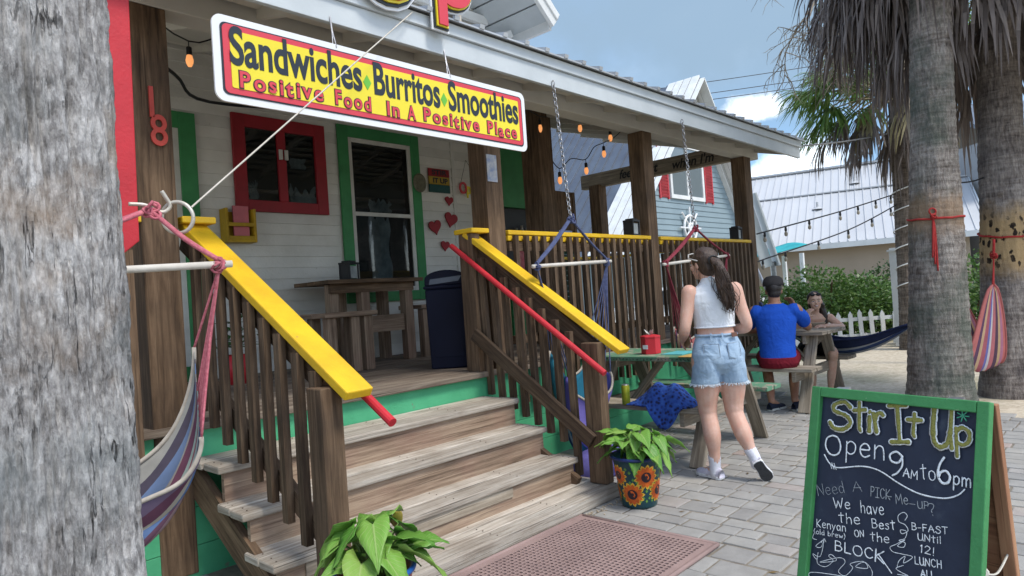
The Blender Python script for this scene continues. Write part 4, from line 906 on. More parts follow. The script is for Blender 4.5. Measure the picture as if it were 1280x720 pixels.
for s, a0, b0, a1, b1, h, cp in title:
    st = crnd.getstate(); write(mo, s, a0+.010, b0-.006, a1-.010, b1-.006, h-.012, .0195, .0009, cp); crnd.setstate(st); write(mi_, s, a0+.010, b0-.006, a1-.010, b1-.006, h-.012, .0125, .0022, cp)
mo.build('title_outline', CW, T, smooth=True); mi_.build('title_fill', CO, T, smooth=True)
W = [('O', .064, .2247, .121, .2153, .0647, 1, .0052), ('pen', .1331, .2133, .2642, .2077, .0416, .62, .0046), ('9', .2825, .2484, .329, .243, .0677, 1, .0058), ('AM', .324, .2466, .3668, .2468, .0255, 1, .003), ('to', .3775, .2447, .4181, .2393, .0416, .95, .003), ('6', .4249, .2478, .4615, .2421, .0719, 1, .0078), ('pm', .4654, .2414, .5127, .2397, .0237, .62, .0034),
('We', .1073, .39, .1642, .3797, .0321, 1, .0028), ('have', .2, .3835, .2741, .3719, .0364, 1, .0026), ('the', .1293, .43, .2003, .4194, .0312, 1, .0026), ('Best', .2395, .4196, .3112, .4067, .0268, 1, .0026), ('Kenyan', .0508, .464, .1548, .4532, .0252, 1, .0024), ('(old brew)', .043, .4868, .155, .475, .0150, 1, .002), ('ON', .1859, .4599, .2167, .4536, .0203, 1, .0024), ('the', .2375, .4575, .2959, .4507, .0265, 1, .0026), ('BLOC', .1211, .5193, .2486, .5104, .0298, 1, .0034), ('K', .2536, .5134, .2841, .5132, .0349, 1, .0042), ('B-FAST', .3593, .3939, .4589, .3817, .0191, 1, .0024), ('UNtil', .3781, .4177, .4423, .4113, .0189, 1, .0024), ('12!', .3864, .4493, .4261, .4489, .0216, 1, .0024), ('LUNCH', .3738, .4867, .448, .4778, .0208, 1, .0026), ('ALL', .3927, .5187, .4317, .5131, .0213, 1, .0026), ('DAY', .3927, .55, .44, .545, .0213, 1, .0026)]
G['D'] = (.62, [S_((.06, 1), (.06, 0)), C_((.06, 1), (.42, .9), (.58, .5), (.42, .1), (.06, 0))]); G['Y'] = (.56, [S_((.02, 1), (.28, .5)), S_((.56, 1), (.28, .5), (.26, 0))])
m = MB()
for s, a0, b0, a1, b1, h, cp, wd in W: write(m, s, a0, b0, a1, b1, h, wd, .001, cp)
def free(pts, wd): stroke(m, [V((q.x, q.y)) for q in cat([(a, b, 0) for a, b in pts], 6)], wd, .001+crnd.random()*.0005)
free([(.0587, .2255), (.0824, .252), (.1144, .2586), (.1929, .2399), (.2501, .243), (.315, .2698), (.3759, .2869), (.4405, .2854), (.4783, .2692), (.4961, .2495)], .0042)
free([(.3381, .3719), (.3439, .3575), (.3323, .3506), (.3174, .3638), (.3208, .3806), (.339, .3848), (.3487, .3996), (.3319, .4127), (.3268, .4031), (.3445, .4029), (.3414, .4232), (.3243, .4342), (.3422, .4359), (.3387, .4498), (.3209, .4504), (.3417, .4274), (.3162, .4473), (.2989, .4608), (.3087, .4712), (.3356, .4701), (.3663, .4698), (.3416, .4941), (.3447, .4739), (.3281, .4916), (.3248, .5098), (.342, .5004), (.3207, .5153), (.339, .5226), (.3568, .5257), (.3262, .5309)], .0018)
free([(.0839, .494), (.0662, .5107), (.0538, .5261), (.0729, .5233), (.0815, .497), (.0727, .552), (.045, .5527), (.0602, .5652), (.0636, .5426), (.0639, .576), (.0942, .5789), (.1187, .5528), (.1019, .5436), (.1119, .536), (.129, .5498), (.0718, .5713), (.1385, .5378), (.1598, .5454), (.1394, .5792), (.1631, .5857), (.186, .5559), (.1776, .5448), (.2184, .5259), (.2341, .5414), (.1954, .5486), (.2233, .5267), (.2488, .5459), (.2461, .5733)], .0017)
free([(.0716, .5092), (.0813, .4947), (.0885, .5023)], .002); free([(.0533, .6412), (.0433, .6123), (.1783, .5856)], .002); free([(.2638, .4905), (.3084, .5329)], .0032); free([(.0429, .4879), (.0404, .5031), (.0545, .5042)], .0018)
for k in range(3): free([(.08+k*.008, .248), (.09+k*.008, .266)], .0025)
m.build('chalk_writing', CW, T, smooth=True)
m = MB()
for s, a0, b0, a1, b1, h, cp, wd in [('Need', .0472, .3644, .1423, .3335, .0364, 1, .0016), ('A', .1685, .3242, .1998, .3167, .0302, 1, .0018), ('PICK', .2277, .3256, .2894, .3222, .0295, 1, .0022), ('-', .282, .3262, .2945, .3257, .0255, 1, .002), ('Me', .3084, .3314, .3449, .3245, .0294, 1, .0022), ('-', .3475, .3289, .3658, .3278, .0172, 1, .002), ('UP', .3727, .329, .4044, .3243, .0204, 1, .002), ('?', .4076, .3423, .4267, .3356, .0328, 1, .002)]: write(m, s, a0, b0, a1, b1, h, wd, .001, cp)
m.build('faint_writing', chalk('grey_chalk', (.36, .39, .41)), T, smooth=True)
m = MB()
for k in range(7):
    a = k*.9; c = (.4824, .0457); stroke(m, [V((c[0]+math.cos(a)*r_*.016, c[1]+math.sin(a)*r_*.016)) for r_ in (.15, .5, 1)], .0035, .001+k*.0002)
m.build('chalk_flower', CG, T, smooth=True)
# ================================================================ THINGS ON THE PAVEMENT
def mat_mesh():
    T = thing('door_mat', 'pinkish rubber mat full of round holes lying in front of the bottom step', 'door mat', (2.57, 2.16, 0))
    x0, x1, y0, y1 = 1.84, 3.29, 1.705, 2.60; bd = .038; cs = .0285
    nx = int((x1-x0-2*bd)/cs); ny = int((y1-y0-2*bd)/cs); ax, ay = x0+(x1-x0-nx*cs)/2, y0+(y1-y0-ny*cs)/2
    m = MB(); z = .013; ix0, ix1, iy0, iy1 = ax, ax+nx*cs, ay, ay+ny*cs
    for a, b in (((x0, y0), (x1, iy0)), ((x0, iy1), (x1, y1)), ((x0, iy0), (ix0, iy1)), ((ix1, iy0), (x1, iy1))): m.face([(a[0], a[1], z), (b[0], a[1], z), (b[0], b[1], z), (a[0], b[1], z)])
    for a, b in (((x0, y0), (x1, y0)), ((x1, y0), (x1, y1)), ((x1, y1), (x0, y1)), ((x0, y1), (x0, y0))): m.face([(a[0], a[1], 0), (b[0], b[1], 0), (b[0], b[1], z), (a[0], a[1], z)])
    for i in range(nx):
        for j in range(ny):
            cx, cy = ax+(i+.5)*cs, ay+(j+.5)*cs; s = cs/2; rx, ry_ = cs*.44, cs*.33
            if (i+j) % 2: rx, ry_ = ry_, rx
            o = [(cx+s*a, cy+s*b) for a, b in ((1, 0), (1, 1), (0, 1), (-1, 1), (-1, 0), (-1, -1), (0, -1), (1, -1))]
            h = [(cx+rx*math.cos(k*math.pi/4), cy+ry_*math.sin(k*math.pi/4)) for k in range(8)]
            vs = [(p[0], p[1], z) for p in o]+[(p[0], p[1], z) for p in h]+[(p[0], p[1], .002) for p in h]
            fs = [(k, (k+1) % 8, 8+(k+1) % 8, 8+k) for k in range(8)]+[(8+k, 8+(k+1) % 8, 16+(k+1) % 8, 16+k) for k in range(8)]
            m.idx(vs, fs)
    rub = paint('pink_rubber', (.34, .235, .21), (.23, .155, .14), 3.0, .8, .3, 120, island=0)
    m.build('perforated_sheet', rub, T)
    m = MB(); m.face([(x0+.01, y0+.01, .0025), (x1-.01, y0+.01, .0025), (x1-.01, y1-.01, .0025), (x0+.01, y1-.01, .0025)]); m.build('back_layer', M['black'], T)  # black sheet stands in for the shade inside the open holes
    m = MB()
    for a, b in (((x0, y0), (x1, y0)), ((x1, y0), (x1, y1)), ((x1, y1), (x0, y1)), ((x0, y1), (x0, y0))): m.tube([(a[0], a[1], .010), (b[0], b[1], .010)], .012, 8)
    m.build('raised_edge', rub, T, smooth=True)
mat_mesh()
# ---- leaves of arrow-shaped pot plants
PROF = [(-.30, .30), (-.16, .44), (.02, .50), (.22, .47), (.42, .37), (.62, .24), (.82, .10), (1, 0)]
def heart_leaf(mb, base, d, nrm, L_, W_, fold=.25, droop=.5):
    d = V(d).normalized(); nrm = V(nrm); s = d.cross(nrm).normalized(); nrm = s.cross(d); rows = []
    for t, w_ in PROF:
        tt = max(t, 0); c = V(base)+d*(t*L_)-V((0, 0, 1))*droop*L_*tt*tt*.6
        mid = V(base)+d*(max(t, 0)*L_)-V((0, 0, 1))*droop*L_*tt*tt*.6
        if t < 0: mid = V(base)+d*(.0)
        row = []
        for q in (-1, -.5, 0, .5, 1):
            if q == 0: row.append(mid)
            else: row.append((c if t >= 0 or abs(q) == 1 else c.lerp(mid, .4))+s*q*w_*W_+nrm*(abs(q)**1.4*w_*W_*fold)+nrm*.045*L_*math.sin(t*11+q*5+base[0]*90)*abs(q))
        rows.append(row)
    i0 = len(mb.v)
    for r_ in rows: mb.v += r_
    for i in range(len(rows)-1):
        for k in range(4):
            a = i0+i*5+k; mb.f.append([a, a+1, a+6, a+5]); q0, q1, t0, t1 = (k-2)/2, (k-1)/2, PROF[i][0], PROF[i+1][0]; mb.uv.append([(q0, t0), (q1, t0), (q1, t1), (q0, t1)]); mb.mi.append(mb.mat)
def pot_plant(name, label, c, rb, rt, h, pot_mat, leafc, n, L_, seed, rim=None, yellow=0, spread=1.0):
    T = thing(name, label, 'potted plant', c, 'painted flower pots by the steps'); c = V(c)
    m = MB(); m.lathe([(0, .004), (rb*.96, 0), (rb, .01)]+[(lerp(rb, rt, t), h*t) for t in (.25, .5, .75, .97)]+[(rt*1.03, h*.975), (rt*1.03, h), (rt*.93, h), (rt*.9, h*.86), (0, h*.86)], c, 40); pot = m.build('pot', pot_mat, T, smooth=True)
    if rim: m = MB(); m.tube([c+V((rt*1.03*math.cos(k*math.pi/20), rt*1.03*math.sin(k*math.pi/20), h)) for k in range(41)], .011, 8, cap=False); m.build('rim', rim, pot, smooth=True)
    m = MB(); m.lathe([(rt*.9, h*.87), (rt*.5, h*.9), (0, h*.9)], c, 20); m.build('soil', paint('potting_soil', (.03, .02, .013), None, 30, .95, .5), T)
    rnd = random.Random(seed); lm, sm, ym = MB(), MB(), MB()
    for k in range(n):
        a = 2*math.pi*(k*.618+rnd.random()*.1); rad = rt*rnd.uniform(.25, 1.35)*spread; hh = h+L_*rnd.uniform(.25, 1.15)*(1.15-.35*rad/rt)
        b0 = c+V((math.cos(a)*rt*.35*rnd.random(), math.sin(a)*rt*.35*rnd.random(), h*.88)); tip = c+V((math.cos(a)*rad, math.sin(a)*rad, hh))
        sm.tube(cat([b0, b0.lerp(tip, .55)+V((0, 0, .04)), tip], 5), .004, 5)
        out = V((math.cos(a+rnd.uniform(-.7, .7)), math.sin(a+rnd.uniform(-.7, .7)), rnd.uniform(-.9, .35))); sz = L_*rnd.uniform(.62, 1.08)
        (ym if k < yellow else lm).mat = 0
        heart_leaf(ym if k < yellow else lm, tip, out, V((out.x*.3, out.y*.3, 1))+V((rnd.uniform(-.4, .4), rnd.uniform(-.4, .4), 0)), sz, sz*rnd.uniform(.68, .9), rnd.uniform(.1, .5), rnd.uniform(.2, .9))
    lf = lm.build('leaves', leafc, T, smooth=True, solid=.0015); sm.build('stems', M['stem'], T, smooth=True)
    if yellow: ym.build('yellow_leaves', leafmat('yellow_leaf', ((.45, .33, .05), (.55, .42, .10)), 9, .2), T, smooth=True, solid=.0015)
    return T, pot
M['stem'] = paint('plant_stem', (.16, .24, .06), None, 10, .6, 0)
POTLEAF = leafmat('arrow_leaf', ((.05, .17, .018), (.10, .29, .035), (.21, .42, .07), (.30, .46, .10)), 7, .3, .38)
def veins(m):
    """pale midrib and side veins, brown specks"""
    t = m.node_tree; l = t.links.new; b = t.nodes['Principled BSDF']; src = b.inputs['Base Color'].links[0].from_socket
    uv = N(t, 'ShaderNodeUVMap', uv_map='UVMap').outputs[0]; sp = N(t, 'ShaderNodeSeparateXYZ'); l(uv, sp.inputs[0]); ab = N(t, 'ShaderNodeMath', operation='ABSOLUTE'); l(sp.outputs['X'], ab.inputs[0])
    ph = N(t, 'ShaderNodeMath', operation='MULTIPLY_ADD'); ph.inputs[1].default_value = -.42; l(ab.outputs[0], ph.inputs[0]); l(sp.outputs['Y'], ph.inputs[2]); sc = N(t, 'ShaderNodeMath', operation='MULTIPLY'); sc.inputs[1].default_value = 46; l(ph.outputs[0], sc.inputs[0]); sn = N(t, 'ShaderNodeMath', operation='SINE'); l(sc.outputs[0], sn.inputs[0])
    r1 = ramp(t, [(.90, (0, 0, 0)), (1, (.38, .38, .38))]); mr = N(t, 'ShaderNodeMapRange'); mr.inputs[1].default_value = -1; mr.inputs[2].default_value = 1; l(sn.outputs[0], mr.inputs[0]); l(mr.outputs[0], r1.inputs[0])
    r2 = ramp(t, [(.03, (.6, .6, .6)), (.09, (0, 0, 0))]); l(ab.outputs[0], r2.inputs[0]); mxv = N(t, 'ShaderNodeMath', operation='MAXIMUM'); l(r1.outputs[0], mxv.inputs[0]); l(r2.outputs[0], mxv.inputs[1])
    x = N(t, 'ShaderNodeMixRGB'); l(mxv.outputs[0], x.inputs[0]); l(src, x.inputs[1]); x.inputs[2].default_value = (.42, .52, .20, 1)
    co = N(t, 'ShaderNodeTexCoord').outputs['Object']; n = noise_node(t, co, 26, 6, .7); r3 = ramp(t, [(.66, (0, 0, 0)), (.74, (.7, .7, .7))]); l(n.outputs['Fac'], r3.inputs[0]); y = N(t, 'ShaderNodeMixRGB'); l(r3.outputs[0], y.inputs[0]); l(x.outputs[0], y.inputs[1]); y.inputs[2].default_value = (.22, .13, .04, 1)
    l(y.outputs[0], b.inputs['Base Color'])
    for n_ in t.nodes:
        if n_.type == 'BSDF_TRANSLUCENT': l(y.outputs[0], n_.inputs[0])
    bp_ = N(t, 'ShaderNodeBump'); bp_.inputs['Strength'].default_value = .5; bp_.inputs['Distance'].default_value = .004; l(mxv.outputs[0], bp_.inputs['Height']); l(bp_.outputs[0], b.inputs['Normal'])
veins(POTLEAF)
pm = paint('teal_glaze', (.012, .065, .07), (.008, .035, .06), 4, .3, .05, island=0)
PC, PRB, PRT, PH = V((3.69, 2.435, .001)), .112, .158, .315
T, pot = pot_plant('sunflower_pot', 'leafy plant in a dark teal pot painted with orange sunflowers beside the right newel', PC, PRB, PRT, PH, pm, POTLEAF, 46, .14, 6, rim=paint('navy_glaze', (.015, .03, .12), None, 9, .3, 0))
def potpt(PC, rb, rt, h, th, z, off): r_ = lerp(rb, rt, z/h)+off; return PC+V((r_*math.cos(th), r_*math.sin(th), z))
def flower(PC, rb, rt, h, th0, z0, s, pot, mats, n=13):
    f = lambda a, b, off: potpt(PC, rb, rt, h, th0+a/lerp(rb, rt, z0/h), min(max(z0+b, .004), h*.95), off)
    for nm, rr, wdt, mt, off, ph in (('petal_tips', 1.0, .20, mats[0], .0015, 0), ('petals', .84, .19, mats[1], .0028, 0), ('flower_eye', .40, 0, mats[2], .0042, 0)):
        m = MB()
        if wdt:
            for k in range(n):
                a = 2*math.pi*k/n; u = (math.cos(a), math.sin(a)); v_ = (-u[1], u[0])
                pts = [(0.15, -.5), (.55, -1), (.85, -.7), (1, 0), (.85, .7), (.55, 1), (.15, .5)]
                pp = [(s*rr*(p*u[0])+s*wdt*q_*v_[0], s*rr*(p*u[1])+s*wdt*q_*v_[1]) for p, q_ in pts]
                m.face([f(x, y, off+.0002*(k % 2)) for x, y in pp])
        else: m.face([f(s*rr*math.cos(2*math.pi*k/20), s*rr*math.sin(2*math.pi*k/20), off) for k in range(20)])
        m.build(nm, mt, pot)
FO = [paint('petal_yellow', (.72, .46, .04), (.6, .3, .03), 30, .4, 0, island=.15), paint('petal_orange', (.62, .13, .012), (.45, .06, .01), 30, .4, 0, island=.2), paint('flower_eye', (.03, .012, .02), (.01, .008, .012), 40, .4, 0)]
ca = math.atan2(-2.435, -3.69)      # side of the pot that faces the viewer
for da, z, s in ((.36, .205, .082), (-.34, .095, .080), (-1.0, .21, .070), (1.08, .11, .076), (1.75, .22, .07), (-1.6, .09, .07), (2.6, .2, .07), (-2.4, .2, .07)): flower(PC, PRB, PRT, PH, ca+da, z, s, pot, FO)
for da, z in ((.95, .25), (-.45, .235), (.30, .05), (-1.0, .06), (-.15, .17), (.62, .115), (1.3, .2)):
    m = MB()
    for k in range(5):
        a = ca+da+.16*(k-2); zz = z+.02*(k % 2); m.face([potpt(PC, PRB, PRT, PH, a, zz, .001), potpt(PC, PRB, PRT, PH, a+.07, zz+.012, .001), potpt(PC, PRB, PRT, PH, a+.15, zz, .001), potpt(PC, PRB, PRT, PH, a+.07, zz-.012, .001)])
    m.build('painted_leaf', paint('glaze_leaf', (.16, .30, .05), (.04, .17, .04), 20, .35, 0), pot)
pm2 = paint('red_glaze', (.42, .075, .06), (.55, .30, .20), 9, .35, .05, island=0)
PC2 = V((1.50, 2.215, .001))
T, pot = pot_plant('arrow_leaf_pot', 'large arrow leaved plant in a blue rimmed red pot in front of the left newel', PC2, .10, .145, .375, pm2, POTLEAF, 30, .17, 17, rim=paint('blue_rim', (.02, .11, .38), None, 9, .3, 0), yellow=1, spread=.82)
flower(PC2, .10, .145, .375, math.atan2(-2.2, -1.5)+.3, .26, .065, pot, FO)

# ---- picnic tables
def picnic(cx, y0, y1, label, top_mat, near_mat, far_mat, leg_mat, zt=.815, inset=0):
    cy = (y0+y1)/2; T = thing('picnic_table', label, 'picnic table', (cx, cy, 0), 'picnic tables on the pavers')
    m = MB()
    for k in range(5): m.box((cx-.36+k*.146, y0+inset-.01*((k*7) % 3), zt-.038), (cx-.36+k*.146+.140, y1+.01*((k*5) % 3), zt), 1)
    m.build('tabletop', top_mat, T, bevel=.005)
    for sx, mt in ((-1, near_mat), (1, far_mat)):
        m = MB(); c = cx+sx*.575
        for k in (-1, 0): m.box((c+k*.142, y0-.008*k, .435), (c+k*.142+.137, y1+.006*k, .473), 1)
        m.build('bench_seat', mt, T, bevel=.005)
    for y in (y0+.16, y1-.16):
        for sx in (-1, 1):
            m = MB(); m.beam((cx+sx*.60, y, .0), (cx+sx*.19, y, zt-.04), .04, .115, (0, 1, 0)); m.build('leg', leg_mat, T, bevel=.005)
        m = MB(); m.box((cx-.70, y+.022, .33), (cx+.70, y+.06, .434), 0); m.build('bench_support', leg_mat, T, bevel=.004)
        m = MB(); m.box((cx-.33, y+.022, zt-.13), (cx+.33, y+.06, zt-.039), 0); m.build('top_support', leg_mat, T, bevel=.004)
    for s_, y in ((1, y0+.24), (-1, y1-.24)):
        m = MB(); m.beam((cx, y, .39), (cx, y+s_*.32, zt-.06), .09, .038); m.build('brace', leg_mat, T)
    return T
T1 = picnic(5.22, 2.36, 3.66, 'picnic table with a worn green top and grey benches beside the standing woman', M['table_green'], M['grey_wood'], M['table_green'], M['grey_wood'], .815, .17)
m = MB(); rnd = random.Random(6); y = 3.45
while y > 2.5:
    P_ = [(4.8565, y-rnd.uniform(0, .02), .792+rnd.uniform(-.008, .010)) for _ in range(4)]; m.tube(P_, .0028, 4); y -= .034
m.build('brush_marks', M['black'], T1)
T2 = picnic(7.62, 2.42, 3.80, 'grey weathered picnic table where the man in the blue shirt is sitting', M['grey_wood'], M['grey_wood'], M['grey_wood'], M['grey_wood'], .815)
# things on table 1
T = thing('napkin_box', 'red napkin box with white napkins poking out on the green table', 'napkin box', (5.10, 3.14, .816))
m = MB(); m.lathe([(0, 0), (.085, 0), (.085, .135), (.088, .14), (.088, .155), (.05, .165), (0, .165)], (5.10, 3.14, .816), 6); m.build('box', M['red'], T, bevel=.004)
m = MB(); rnd = random.Random(3)
for k in range(5):
    a = rnd.random()*6.28; c = V((5.10, 3.14, .975)); m.face([c, c+V((.02*math.cos(a), .02*math.sin(a), .03)), c+V((.05*math.cos(a+.4), .05*math.sin(a+.4), .055)), c+V((.03*math.cos(a+1), .03*math.sin(a+1), .02))])
m.build('napkin', M['frame_white'], T)
m = MB(); m.beam((5.012, 3.14, .88), (5.0105, 3.14, .88), .05, .035); m.build('label_plate', M['sign_white'], T)
m = MB(); m.box((5.02, 2.80, .8155), (5.30, 3.00, .820)); tag(m.build('placemat', paint('turquoise_mat', (.10, .45, .48), None, 8, .6), loc=(5.15, 2.9, .816)), 'thin turquoise placemat lying beside the red napkin box', 'placemat')
m = MB(); m.box((4.84, 2.42, .8155), (5.10, 2.74, .821)); tag(m.build('menu_sheet', paint('yellow_card', (.55, .38, .10), (.45, .25, .08), 14, .6), loc=(4.97, 2.58, .816)), 'mottled yellow menu sheet on the table near the standing woman', 'menu')
T = thing('drink_can', 'yellow green drink can standing on the grey bench', 'can', (4.50, 3.03, .474))
m = MB(); m.lathe([(0, 0), (.025, 0), (.033, .012), (.033, .145), (.027, .158)], (4.50, 3.03, .474), 24); m.build('body', paint('can_yellow', (.42, .40, .02), (.16, .22, .02), 14, .3, .02, metal=.3), T, smooth=True)
m = MB(); m.lathe([(.028, .157), (.027, .163), (.024, .160), (0, .160)], (4.50, 3.03, .474), 24); m.build('lid', M['steel'], T, smooth=True)
def towel():
    def f(u, v):
        x = lerp(4.46, 4.82, v); y = lerp(3.0, 2.48, u); r2 = ((u-.48)/.5)**2+((v-.5)/.55)**2
        z = .478+max(0, 1-r2)*.15+.022*math.sin(u*17+v*5)*(1-min(1, r2)*.6)+.018*mnoise.noise(V((u*6, v*6, 2)))
        if v < .2: k = (.2-v)/.2; x = 4.50-.05*k; z = .485-.17*k*max(0, 1-((u-.62)/.28)**2)+.02*math.sin(u*20)*(1-k)
        return (x, y, max(z, .476 if v >= .2 else .28))
    m = MB(); m.grid(f, 50, 30)
    mt, t, b = newmat('blue_towel'); l = t.links.new; co = N(t, 'ShaderNodeTexCoord').outputs['Object']; vo = N(t, 'ShaderNodeTexVoronoi'); vo.inputs['Scale'].default_value = 34; l(co, vo.inputs['Vector'])
    r = ramp(t, [(.25, (.006, .012, .06)), (.45, (.016, .055, .27)), (1, (.03, .10, .36))]); l(vo.outputs['Distance'], r.inputs[0]); l(r.outputs[0], b.inputs['Base Color']); b.inputs['Roughness'].default_value = .95
    bp_ = N(t, 'ShaderNodeBump'); bp_.inputs['Strength'].default_value = .8; bp_.inputs['Distance'].default_value = .012; l(vo.outputs['Distance'], bp_.inputs['Height']); l(bp_.outputs[0], b.inputs['Normal'])
    tag(m.build('towel', mt, loc=(4.57, 2.75, .466), smooth=True, solid=.008), 'bunched dark blue textured towel hanging over the grey bench', 'towel')
towel()
# violet cloth bundle on the ground behind the right newel
def bundle():
    m = MB(); m.ell((4.12, 3.05, .10), (.24, .16, .14), 40, 24)
    for v in m.v: v += V((mnoise.noise(v*7), mnoise.noise(v*7+V((5, 1, 2))), mnoise.noise(v*7+V((9, 4, 1)))))*.05; v.z = max(v.z, .002)
    tag(m.build('cloth_bundle', paint('violet_cloth', (.17, .15, .45), (.07, .06, .22), 8, .9, .3), loc=(4.12, 3.05, 0), smooth=True), 'crumpled violet cloth lying on the ground behind the right newel post', 'cloth')
bundle()
m = MB(); m.beam((1.15, 4.02-.75, .03), (1.42, 3.78-.75, .03), .16, .06)
m.build('edging_stone', paint('pale_stone', (.50, .47, .42), (.36, .33, .29), 12, .9, .5), loc=(1.28, 3.15, 0), bevel=.012)
tag(bpy.data.objects['edging_stone'], 'pale edging stone on the ground below the striped hammock chair', 'stone')
# ================================================================ PALMS
def bark(name, dark, mid, light, spots=None, fib=(60, 60, 7), ring=None, patch=None, band=None, rk=.7, fiss=None):
    m, t, b = newmat(name); l = t.links.new; co = N(t, 'ShaderNodeTexCoord').outputs['Object']
    mp_ = N(t, 'ShaderNodeMapping'); mp_.inputs['Scale'].default_value = fib; l(co, mp_.inputs[0]); n = noise_node(t, mp_.outputs[0], 1, 8, .72)
    n2 = noise_node(t, co, 3.2, 6, .6); a = N(t, 'ShaderNodeMath', operation='ADD'); mu = N(t, 'ShaderNodeMath', operation='MULTIPLY'); mu.inputs[1].default_value = .6
    l(n2.outputs['Fac'], mu.inputs[0]); l(n.outputs['Fac'], a.inputs[0]); l(mu.outputs[0], a.inputs[1]); h = a.outputs[0]
    if ring:
        mr_ = N(t, 'ShaderNodeMapping'); mr_.inputs['Scale'].default_value = ring; l(co, mr_.inputs[0]); n3 = noise_node(t, mr_.outputs[0], 1, 4, .6); m3 = N(t, 'ShaderNodeMath', operation='MULTIPLY_ADD'); m3.inputs[1].default_value = rk; m3.inputs[2].default_value = -rk/2
        l(n3.outputs['Fac'], m3.inputs[0]); a2 = N(t, 'ShaderNodeMath', operation='ADD'); l(h, a2.inputs[0]); l(m3.outputs[0], a2.inputs[1]); h = a2.outputs[0]
    r = ramp(t, [(.55, dark), (.78, mid), (1.0, light)]); l(h, r.inputs[0]); col = r.outputs[0]
    if patch:
        for c, sc, lo, hi, off, k in patch:
            mo_ = N(t, 'ShaderNodeMapping'); mo_.inputs['Location'].default_value = off; l(co, mo_.inputs[0]); np_ = noise_node(t, mo_.outputs[0], sc, 5, .6); rp_ = ramp(t, [(lo, (0, 0, 0)), (hi, (k, k, k))]); l(np_.outputs['Fac'], rp_.inputs[0])
            x = N(t, 'ShaderNodeMixRGB'); l(rp_.outputs[0], x.inputs[0]); l(col, x.inputs[1]); x.inputs[2].default_value = rgb(c); col = x.outputs[0]
    if fiss:      # vertical cracks in the bark
        mf = N(t, 'ShaderNodeMapping'); mf.inputs['Scale'].default_value = fiss[0]; l(co, mf.inputs[0]); nf = noise_node(t, mf.outputs[0], 1, 5, .55); f1 = N(t, 'ShaderNodeMath', operation='SUBTRACT'); f1.inputs[1].default_value = .5; l(nf.outputs['Fac'], f1.inputs[0]); f2 = N(t, 'ShaderNodeMath', operation='ABSOLUTE'); l(f1.outputs[0], f2.inputs[0])
        rf = ramp(t, [(.0, (fiss[2],)*3), (fiss[1], (0, 0, 0))]); l(f2.outputs[0], rf.inputs[0]); ng = noise_node(t, co, 5, 4, .6); rg_ = ramp(t, [(.48, (0, 0, 0)), (.6, (1, 1, 1))]); l(ng.outputs['Fac'], rg_.inputs[0]); mf2 = N(t, 'ShaderNodeMath', operation='MULTIPLY'); l(rf.outputs[0], mf2.inputs[0]); l(rg_.outputs[0], mf2.inputs[1])
        x = N(t, 'ShaderNodeMixRGB'); l(mf2.outputs[0], x.inputs[0]); l(col, x.inputs[1]); x.inputs[2].default_value = rgb([q*.8 for q in dark]); col = x.outputs[0]; sbh = N(t, 'ShaderNodeMath', operation='SUBTRACT'); l(h, sbh.inputs[0]); l(mf2.outputs[0], sbh.inputs[1]); h = sbh.outputs[0]
    bf = None
    if band:      # bark rubbed bare where the ropes have been tied: (height, half width, colour, strength)
        sp_ = N(t, 'ShaderNodeSeparateXYZ'); l(co, sp_.inputs[0]); s1 = N(t, 'ShaderNodeMath', operation='SUBTRACT'); s1.inputs[1].default_value = band[0]; l(sp_.outputs['Z'], s1.inputs[0]); s2 = N(t, 'ShaderNodeMath', operation='ABSOLUTE'); l(s1.outputs[0], s2.inputs[0])
        s3 = N(t, 'ShaderNodeMath', operation='MULTIPLY_ADD'); s3.inputs[1].default_value = -1/band[1]; s3.inputs[2].default_value = .75; l(s2.outputs[0], s3.inputs[0]); nb = noise_node(t, co, 3.5, 6, .65); s4 = N(t, 'ShaderNodeMath', operation='ADD'); l(s3.outputs[0], s4.inputs[0]); l(nb.outputs['Fac'], s4.inputs[1])
        rb_ = ramp(t, [(.52, (0, 0, 0)), (1.0, (band[3],)*3)]); l(s4.outputs[0], rb_.inputs[0]); bf = rb_.outputs[0]; x = N(t, 'ShaderNodeMixRGB'); l(bf, x.inputs[0]); l(col, x.inputs[1]); x.inputs[2].default_value = rgb(band[2]); col = x.outputs[0]
    if spots:
        ms = N(t, 'ShaderNodeMapping'); ms.inputs['Scale'].default_value = spots[1]; nd = noise_node(t, co, 9, 4, .6); dv = N(t, 'ShaderNodeVectorMath', operation='SCALE'); dv.inputs['Scale'].default_value = .09; l(nd.outputs['Color'], dv.inputs[0]); av = N(t, 'ShaderNodeVectorMath', operation='ADD'); l(co, av.inputs[0]); l(dv.outputs[0], av.inputs[1]); l(av.outputs[0], ms.inputs[0]); vo = N(t, 'ShaderNodeTexVoronoi'); vo.inputs['Scale'].default_value = 1; l(ms.outputs[0], vo.inputs['Vector'])
        rs = ramp(t, [(spots[2], (1, 1, 1)), (spots[2]+.08, (0, 0, 0))]); l(vo.outputs['Distance'], rs.inputs[0])
        if bf:
            mb_ = N(t, 'ShaderNodeMath', operation='MULTIPLY'); l(rs.outputs[0], mb_.inputs[0]); l(bf, mb_.inputs[1]); rs = mb_
        x = N(t, 'ShaderNodeMixRGB'); l(rs.outputs[0], x.inputs[0]); l(col, x.inputs[1]); x.inputs[2].default_value = rgb(spots[0]); col = x.outputs[0]
    l(col, b.inputs['Base Color']); b.inputs['Roughness'].default_value = .95; b.inputs['Specular IOR Level'].default_value = .12
    bp_ = N(t, 'ShaderNodeBump'); bp_.inputs['Strength'].default_value = .9; bp_.inputs['Distance'].default_value = .02; l(h, bp_.inputs['Height']); l(bp_.outputs[0], b.inputs['Normal'])
    return m
